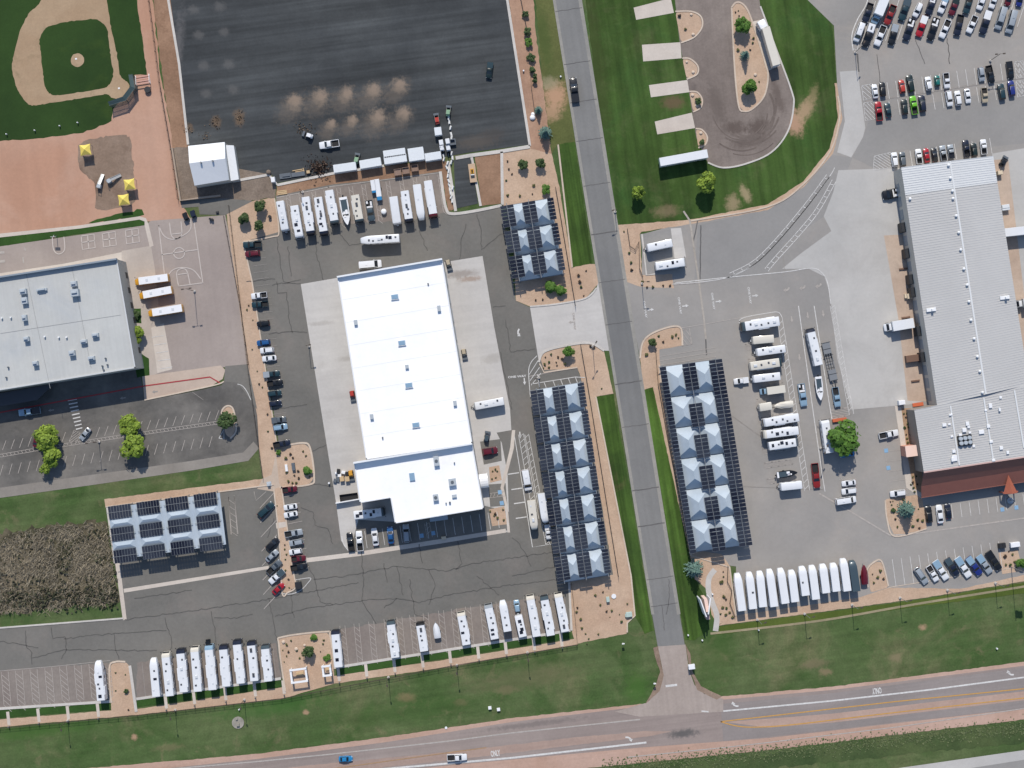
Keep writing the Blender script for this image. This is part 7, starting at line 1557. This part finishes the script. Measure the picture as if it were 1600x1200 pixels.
# utility boxes
M_ubox = plain('pale_green_box', rgb(186, 204, 196), .5, vary=.05)
small('transformer_box', 'pale green transformer box at the gravel corner by the road', 'utility box', 982.5, 959.5, MB().box(0, 0, 0, 1.9, 1.5, 1.1, ch=.06).box(-.9, -.2, 0, .7, .9, .8, ch=.04), M_ubox)
small('utility_cabinet', 'grey-green utility cabinet left of a white slab on gravel', 'utility box', 949.5, 936, MB().box(0, 0, 0, 1.0, 1.6, 1.1, ch=.05), M_ubox, R(8)); small('manhole_cover', 'white oval manhole cover in the tan gravel corner', 'manhole', 959, 931.5, MB().cyl((0, 0, 0), (0, 0, .25), .75, n=14), M_wht)
small('utility_cabinet', 'white flat utility cabinet in the planter island', 'utility box', 448, 731, MB().box(0, 0, 0, .8, 2.2, .7, ch=.06), M_wht); small('utility_cabinet', 'grey slatted utility cabinet in the planter island', 'utility box', 459, 729, MB().box(0, 0, 0, 1.0, 2.4, 1.0, ch=.06), M_unitd)
small('utility_cabinet', 'grey box on a pad where the median begins', 'utility box', 420.5, 756, MB().box(0, 0, 0, 1.5, 1.4, .2).box(0, -.2, .2, .9, .8, .9, ch=.05), M_unit)
small('white_bollard', 'white bollard left of the concrete apron', 'bollard', 514.5, 754.5, MB().cyl((0, 0, 0), (0, 0, 1.0), .3, n=10), M_wht); small('round_tank', 'round white tank in the stalls under the containers', 'tank', 600, 331, MB().cyl((0, 0, 0), (0, 0, .9), .85, n=16).ball((0, 0, .9), .85, 14, sz=.4), M_wht)
for i, (x, y, lab) in enumerate(((765.5, 1105.5, 'left white box on the grass by the highway'), (779, 1108, 'right white box on the grass by the highway'))): small('ground_box', lab, 'utility box', x, y, MB().box(0, 0, 0, 1.0, .9, .8, ch=.05), M_wht)
small('manhole_cover', 'white cover on the highway shoulder', 'manhole', 697, 1137, MB().cyl((0, 0, 0), (0, 0, .2), .4, n=10), M_wht)
T = small('manhole_ring', 'grey round slab with white boxes on the bottom left grass', 'manhole', 372, 1129, MB().cyl((0, 0, 0), (0, 0, .15), 1.9, n=20).box(0, -.6, .15, .9, .8, .7, ch=.05).box(-.2, 1.2, .15, .5, .4, .5), ground('slab_grey', rgb(150, 146, 136), rgb(170, 165, 155), .2, .6, 2))
small('white_bollard', 'white post above the round grey slab on grass', 'bollard', 374, 1108, MB().cyl((0, 0, 0), (0, 0, .8), .2, n=8), M_wht)
for i, (x, y) in enumerate(((1113, 928), (1097, 1000), (1075, 992), (1185, 984), (1557, 1013), (818, 111), (876, 120))): small('utility_marker', f'{nth(i, 7)} tiny pale utility marker from top right grass areas', 'marker', x, y, MB().cyl((0, 0, 0), (0, 0, .7), .25, n=8), M_wht, group='pale utility markers')
# ---------------------------------------------------------------- goods on the black lot
M_cont = plain('container_white', rgb(226, 231, 234), .5, vary=.05)
def container(label, a, b, w):
    h = 2.7; A, Bq = P(*a, h), P(*b, h); d = (Bq - A).xy; L = d.length; c = (A + Bq) / 2; T = thing('storage_container', label, 'container', (c.x, c.y, .05), math.atan2(d.y, d.x), 'white storage containers along the kerb')
    mb = MB(); mb.box(0, 0, 0, L, w, h - .05, ch=.03)
    for i in range(int(L / .6)): mb.box(-L / 2 + .3 + i * .6, 0, h - .06, .2, w * .96, .06)
    mb.build('body', M_cont, T); MB().box(L / 2 + .02, w * .24, .1, .05, w * .45, h - .3).build('door', M_wht, T); MB().box(L / 2 + .02, -w * .24, .1, .05, w * .45, h - .3).build('door', M_wht, T)
container('leftmost white container on the edge of the black lot', (521, 264), (556, 259), 2.5); container('second white container, right of the green machine', (562, 257.5), (595, 252), 2.6)
container('upper white container of the touching pair', (599, 241.5), (633, 236.5), 2.3); container('lower white container of the touching pair', (600, 251), (635, 246), 2.4)
container('squarish white container right of the pair', (638, 242.5), (662, 239), 4.0); container('short white container beside the forklifts', (664, 246), (689, 242), 2.4)
M_crate = plain('brown_crate', rgb(146, 122, 108), .8, vary=.1)
for i, (x, y) in enumerate(((622, 270, ), (634.5, 267.5), (648.5, 263.5))):
    q = MB(); q.box(0, 0, 0, 2.2, 2.0, .15)
    for s in (-1, 1): q.box(s * 1.05, 0, .15, .12, 2.0, 1.4); q.box(0, s * .95, .15, 2.0, .12, 1.4)
    q.box(0, 0, .15, 1.95, 1.75, 1.1 - i * .2); small('brown_crate', f'{("left", "middle", "right")[i]} of three brown crates under the white containers', 'crate', x, y, q, M_crate, group='brown crates')
M_barr = plain('barrier_white', rgb(230, 230, 226), .7)
BARR = [(701, 283), (702, 290), (703, 296), (704, 302), (705, 308), (706.5, 314), (707.5, 294), (700, 275), (701, 268), (705, 254), (707, 247), (705.5, 240), (698, 262), (699.5, 255), (693.5, 249), (693, 244), (705.5, 216), (705, 210), (704, 200), (702, 191), (701, 185)]
BARR.sort(key=lambda q: q[1])
for i, (x, y) in enumerate(BARR):
    q = MB(); q.box(0, 0, 0, 1.3, .6, .25); q.box(0, 0, .25, 1.15, .35, .6, ch=.04); small('barrier_block', f'{nth(i, len(BARR))} white barrier block from the top in the line by the new lane', 'barrier', x, y, q, M_barr, R(rb.uniform(-20, 20) + 90), 'white barrier blocks')
def forklift(label, px, py, a, col='white'):
    p = P(px, py); T = thing('forklift', label, 'forklift', (p.x, p.y, .05), R(a)); pm_ = paint(col)
    MB().box(-.4, 0, .25, 1.9, 1.3, .8, ch=.1).build('body', pm_, T); MB().bar((1.0, .4, .1), (1.0, .4, 2.4), .14).bar((1.0, -.4, .1), (1.0, -.4, 2.4), .14).build('mast', M_black, T)
    MB().box(1.65, .35, .08, 1.2, .14, .06).box(1.65, -.35, .08, 1.2, .14, .06).build('fork', M_steel, T); mb = MB(); mb.box(-.25, 0, 2.05, 1.3, 1.2, .08)
    for sx_ in (-.8, .35):
        for s in (-1, 1): mb.bar((sx_, s * .55, 1.0), (sx_, s * .55, 2.05), .08)
    mb.build('cage', pm_, T); MB().box(-.3, 0, 1.0, .6, .6, .2).build('seat', M_liner, T)
    for x in (.5, -.95):
        for s in (-1, 1): link('wheel', WH, T, (x, s * .6, .32))
forklift('left white forklift where the barriers begin', 690, 226, -80); forklift('right white forklift near the dark square pit', 700, 224, -80); forklift('lower left white forklift beside the short container', 691, 234, -80); forklift('lower right white forklift between barrier lines', 701, 234, -80)
small('open_crate', 'dark open square crate right of the forklifts', 'crate', 707.5, 222.5, MB().box(-.8, 0, 0, .3, 1.9, 1.0).box(.8, 0, 0, .3, 1.9, 1.0).box(0, .8, 0, 1.3, .3, 1.0).box(0, -.8, 0, 1.3, .3, 1.0).box(0, 0, 0, 1.3, 1.3, .2), M_unitd)
small('cabin_box', 'pale square cabin box below the orange loader', 'crate', 685, 207, MB().box(0, 0, 0, 2.2, 2.5, 2.2, ch=.06), M_cont)
def loader(label, px, py, a, col, cat='loader'):
    p = P(px, py); T = thing('compact_loader', label, cat, (p.x, p.y, .05), R(a)); pm_ = paint(col)
    MB().box(-.3, 0, .35, 2.0, 1.2, .8, ch=.1).build('body', pm_, T); mb = MB(); mb.box(-.3, 0, 1.9, 1.1, 1.1, .08, ch=.02)
    for x in (-.8, .2):
        for s in (-1, 1): mb.bar((x, s * .5, 1.1), (x, s * .5, 1.9), .08)
    mb.build('cab', pm_ if col != 'white' else M_wht, T); MB().bar((-.8, .62, 1.3), (1.4, .62, .7), .14).bar((-.8, -.62, 1.3), (1.4, -.62, .7), .14).build('arm', M_black, T)
    MB().box(1.75, 0, .15, .7, 1.7, .6, ch=.05).build('bucket', M_unitd, T)
    for x in (.5, -.8):
        for s in (-1, 1): link('wheel', WHT, T, (x, s * .68, .38))
loader('orange loader above the pale square cabin box', 683, 188, 100, 'orange red'); loader('small white excavator by the left dust spots', 483, 212.5, 160, 'white'); loader('orange and white loader at the left wall of white building', 551, 617, -80, 'orange red'); loader('orange lift truck beside the pallet pile', 549, 741, -80, 'yellow'); loader('dark machine above the maroon SUV', 760.5, 684, 80, 'slate')
loader('green machine between the first two white containers', 557.5, 250, 80, 'pale green'); loader('green machine at the top end of the barrier line', 700.5, 176, 85, 'pale green'); loader('black machine near the top right of warehouse', 1566, 254, 60, 'black'); loader('tan cart right of the top corner of the white building', 701, 413, -75, 'beige'); loader('tan cart on concrete right of the white building', 725.3, 552, -80, 'beige')
p = P(738.5, 271); T = thing('tan_trailer', 'tan flat trailer carrying a yellow machine beside the new lane', 'trailer', (p.x, p.y, .05), R(-83)); MB().box(0, 0, .5, 5.8, 2.2, .3, ch=.03).build('deck', plain('tan_deck', rgb(196, 170, 142), .8), T); MB().bar((-2.9, 0, .55), (-4.0, 0, .55), .15).build('hitch', M_black, T)
for x in (.8, 1.7):
    for s in (-1, 1): link('wheel', WHT, T, (x, s * 1.05, .38))
p2 = P(738, 269); T = thing('yellow_roller', 'yellow roller standing on the tan flat trailer', 'roller', (p2.x, p2.y, .86), R(-83)); MB().box(0, 0, .3, 1.6, 1.1, .7, ch=.1).build('body', paint('yellow'), T); MB().cyl((1.1, -.6, .4), (1.1, .6, .4), .42, n=12).build('drum', M_steel, T); MB().box(-.2, 0, 1.3, .5, .5, .3).build('seat', M_liner, T)
# pallet pile by the left wall
p = P(536, 742); M_pal = M_wood
for i, (dx, dy, h, lab) in enumerate(((.6, -1.2, 1.2, 'left stack of pale cartons in the pile by the left wall'), (2.3, -1.2, 1.3, 'right stack of pale cartons in the pile by the left wall'))): small('carton_stack', lab, 'cartons', 536 + dx * 5 - 4, 742 - dy * 5, MB().box(0, 0, 0, 1.4, 1.6, .15).box(0, 0, .15, 1.3, 1.5, h, ch=.05), M_pal)
for i, (x, y, w, d, h, m, lab) in enumerate(((531, 743, 1.1, .9, .9, M_wht, 'lower white appliance in the pile by the left wall'), (537, 738, 1.2, .9, 1.0, M_wht, 'upper right white appliance in the pile by left wall'), (526, 739, .8, .7, .8, M_wht, 'small white appliance at the left of the pile'), (529, 736, .9, 1.4, 1.1, M_black, 'dark upright scrap at the top left of the pile'), (524, 751, 1.0, 1.2, .8, M_unitd, 'dark box at the lower left of the pile'), (528, 749, 1.2, 1.6, .6, M_unitd, 'flat dark scrap in the middle of the pile'), (543, 740, .9, 1.2, 1.1, M_black, 'dark scrap beside the orange lift truck'))):
    small('scrap_item', lab, 'scrap', x, y, MB().box(0, 0, 0, w, d, h, ch=.08), m, R(rb.uniform(-30, 30)))
p = P(545, 777, 1.2); T = thing('dump_trailer', 'long dark open trailer tucked under the left edge of white roof', 'trailer', (p.x, p.y, .05), A8); MB().box(0, 0, .6, 5.6, 2.2, .1).build('floor', M_liner, T)
for s in (-1, 1): MB().box(0, s * 1.06, .7, 5.6, .08, .7).build('side', M_black, T); MB().box(s * 2.76, 0, .7, .08, 2.04, .7).build('end', M_black, T)
for x in (-.5, .5):
    for s in (-1, 1): link('wheel', WHT, T, (x, s * .95, .38))
a, b = P(525.5, 785.5).xy, P(563, 779).xy; mb = MB(); ribbon(mb, [a, b], .3, -.02, 2.0); tag(mb.build('screen_wall', M_wht), 'low white wall at the lower left corner of the white building', 'wall')
# timber, pipes, debris on the lot edge
for i, (x, y, L, a) in enumerate(((465, 266, 3.2, 10), (468, 268, 2.6, 10), (474.5, 265.5, 1.2, -75))): small('plastic_pipe', f'{("long upper", "lower", "short crosswise")[i]} pale pipe lying near the debris pile', 'pipe', x, y, MB().cyl((-L / 2, 0, .15), (L / 2, 0, .15), .16, n=8), M_wood, R(a))
small('steel_plate', 'grey steel plate stack at the bottom left lot edge', 'plates', 446, 275, MB().box(0, 0, 0, 3.6, 1.6, .35).box(.3, .2, .35, 2.4, .9, .25), M_unitd); small('steel_plate', 'grey plate stack left of the debris pile', 'plates', 466, 272.5, MB().box(0, 0, 0, 4.2, 1.3, .35), M_unitd); small('wood_box', 'small tan wooden box left of the debris pile', 'crate', 482, 269, MB().box(0, 0, 0, 1.0, .9, .8), M_wood)
small('generator_box', 'white box on the kerb by the gravel slope', 'generator', 428, 282, MB().box(0, 0, 0, 1.2, 1.6, 2.0, ch=.06), M_wht); small('boulder', 'round tan boulder at the corner of the black lot', 'boulder', 420, 269.5, MB().ball((0, 0, .5), .8, 10, sz=.7), M_rock); small('pallet', 'pale wooden pallet above the first white trailer', 'pallet', 441, 301, MB().box(0, 0, 0, 3.0, 1.4, .12).box(0, 0, .12, 2.8, .3, .1).box(0, .5, .12, 2.8, .2, .1).box(0, -.5, .12, 2.8, .2, .1), M_wood)
mbb = MB()
for i in range(420):
    a = rb.uniform(0, 6.28); r = abs(rb.gauss(0, 2.2)); x, y = math.cos(a) * r * 1.2, math.sin(a) * r; hh = max(.1, 1.0 - r * .25)
    s = rb.uniform(.1, .34); leafquad(mbb, Vector((x, y, rb.uniform(.05, hh))), Vector((rb.uniform(-1, 1), rb.uniform(-1, 1), rb.uniform(0, 1))), s, rb)
p = P(498, 262); o = mbb.build('debris_pile', leaf_mat('rubble', rgb(40, 34, 32), rgb(104, 84, 72), .5), None, loc=(p.x, p.y, .05), fix=False); kind(o, 'stuff')
mbb = MB()
for (cx, cy, n) in ((470, 200, 40), (338, 192, 40), (374, 185, 40), (295, 203, 30), (320, 212, 25), (484, 203, 30)):
    for i in range(n):
        q = P(cx + rb.gauss(0, 4), cy + rb.gauss(0, 5)); leafquad(mbb, q + Vector((0, 0, rb.uniform(.05, .5))), Vector((rb.uniform(-1, 1), rb.uniform(-1, 1), .6)), rb.uniform(.08, .26), rb)
o = mbb.build('spoil_heaps', leaf_mat('spoil', rgb(52, 44, 38), rgb(140, 118, 96), .5), None, fix=False); kind(o, 'stuff')
# yard clutter round the warehouse
small('vending_shed', 'white hooded box at the upper corner of the small bay', 'utility box', 1407, 629, MB().box(0, 0, 0, 2.0, 1.4, 1.9, ch=.1), M_wht); small('tan_cabinet', 'tan cabinet on the dock paving', 'cabinet', 1420, 463, MB().box(0, 0, 0, 1.8, 1.6, 1.6, ch=.06).box(-1.2, .2, 0, .6, 1.3, .9), plain('tan_paint', rgb(222, 204, 176), .7))
small('tan_cabinet', 'pale tan box right of the warehouse top corner', 'cabinet', 1560, 271, MB().box(0, 0, 0, 1.5, 1.2, 1.8, ch=.06), MATS['tan_paint']); small('waste_container', 'pale blue waste container right of the warehouse', 'container', 1569, 325, MB().box(0, 0, 0, 2.4, 1.8, 1.5, ch=.08).box(0, .3, 1.5, 2.2, 1.0, .15), M_cont)
small('orange_ramp', 'flat orange ramp plate at the step of the warehouse wall', 'ramp', 1434, 632, MB().box(0, 0, 0, 3.4, 1.1, .3, ch=.04), plain('orange_plate', rgb(204, 104, 66), .7)); small('orange_ramp', 'flat orange barrier board above the big tree', 'barrier', 1311, 656, MB().box(0, 0, 0, 4.4, 1.0, .8, ch=.04), MATS['orange_plate'])
for i, (x, y) in enumerate(((1411, 420), (1415, 496), (1425, 560), (1430, 595))): small('dock_ramp', f'{nth(i, 4)} dark dock ramp from the top along the warehouse docks', 'ramp', x, y, MB().box(0, 0, 0, 2.6 + (i == 2) * 2, .5 + (i == 2) * 1.6, .5 + (i == 2) * 1.2, ch=.04), plain('rust_brown', rgb(120, 92, 76), .8), group='dock ramps')
small('waste_bin', 'black dumpster beside a white one at bottom right planter', 'dumpster', 1564, 852, MB().box(0, 0, 0, 2.2, 1.5, 1.3, ch=.05).box(-.5, 0, 1.3, .9, 1.4, .1).box(.55, 0, 1.3, .9, 1.4, .1), M_black); small('waste_bin', 'white dumpster beside the black one at bottom right planter', 'dumpster', 1584, 850.5, MB().box(0, 0, 0, 2.9, 1.5, 1.5, ch=.08).box(-.5, 0, 1.5, 1.2, 1.3, .08), M_wht)
small('utility_trailer', 'square black utility trailer at the lower tip of the median', 'trailer', 467, 914, MB().box(0, 0, .4, 2.0, 2.2, 1.0, ch=.06).bar((0, 1.1, .45), (0, 1.9, .45), .1).cyl((-1.05, 0, .35), (-.85, 0, .35), .35, n=10).cyl((.85, 0, .35), (1.05, 0, .35), .35, n=10), M_black)
small('garden_statue', 'small grey figure in front of the brick-red porch', 'statue', 1578, 782, MB().cyl((0, 0, 0), (0, 0, .4), 1.0, n=14).cyl((0, 0, .4), (0, 0, 1.2), .35, .25, 8).ball((0, 0, 1.45), .3, 8), M_unit)
small('stone_block', 'pale stone block in the shade below the grey canopy', 'block', 693.5, 840, MB().box(0, 0, 0, 1.4, .9, .9, ch=.06), MATS['tan_paint'])
small('tarp_heap', 'white tarp heap beside the smaller blue spruce', 'tarp', 832, 184, MB().ball((0, 0, .2), .9, 10, sz=.7).ball((.3, 1.0, .2), .7, 8, sz=.6), M_wht)
for i, (x, y) in enumerate(((1080, 23), (1083, 54), (1073, 97), (1083, 113), (1089, 165), (1095, 208), (1180, 117), (1082, 149), (443, 1003), (476, 1008), (463, 1014))): 
    small('boulder', f'{nth(i, 11)} pale landscape boulder counted across the planters', 'boulder', x, y, MB().ball((0, 0, .15), rb.uniform(.4, .65), 8, sz=.6), plain('pale_stone', rgb(216, 196, 176), .9, vary=.1), rb.uniform(0, 3), 'pale planter boulders')
small('black_bin', 'black bin beside the first white travel trailer', 'bin', 422, 339, MB().cyl((0, 0, 0), (0, 0, 1.1), .5, n=10), M_black)
for i, (x, y) in enumerate(((329, 342.5), (332.5, 343.5))): small('trash_barrel', f'{("left", "right")[i]} of two dark barrels at the court corner', 'barrel', x, y, MB().cyl((0, 0, 0), (0, 0, 1.1), .35, n=10), M_black)
p = P(340, 333); small('scrap_item', 'black and white scrap on the orange dirt below shed', 'scrap', 340, 332, MB().box(0, 0, 0, .9, .6, .5, ch=.05), M_black)
H = P(89, 369); T = thing('basketball_hoop', 'basketball hoop at the top of the small school court', 'basketball hoop', (H.x, H.y, .03)); MB().cyl((0, 0, 0), (0, 0, 3.2), .09, n=8).build('pole', M_steel, T); MB().box(0, -.6, 2.9, 1.6, .06, 1.0).bar((0, 0, 3.0), (0, -.6, 3.3), .08).build('backboard', M_wht, T); MB().box(0, -.85, 3.0, .45, .45, .03).build('rim', paint('orange red'), T)
# ---------------------------------------------------------------- label sanity
dups = [k for k, v in LABELS.items() if len(v) > 1]; longs = [k for k in LABELS if not 4 <= len(k.split()) <= 16]
print('THINGS', sum(len(v) for v in LABELS.values()), 'DUPLICATE LABELS', dups, 'LENGTH', longs)
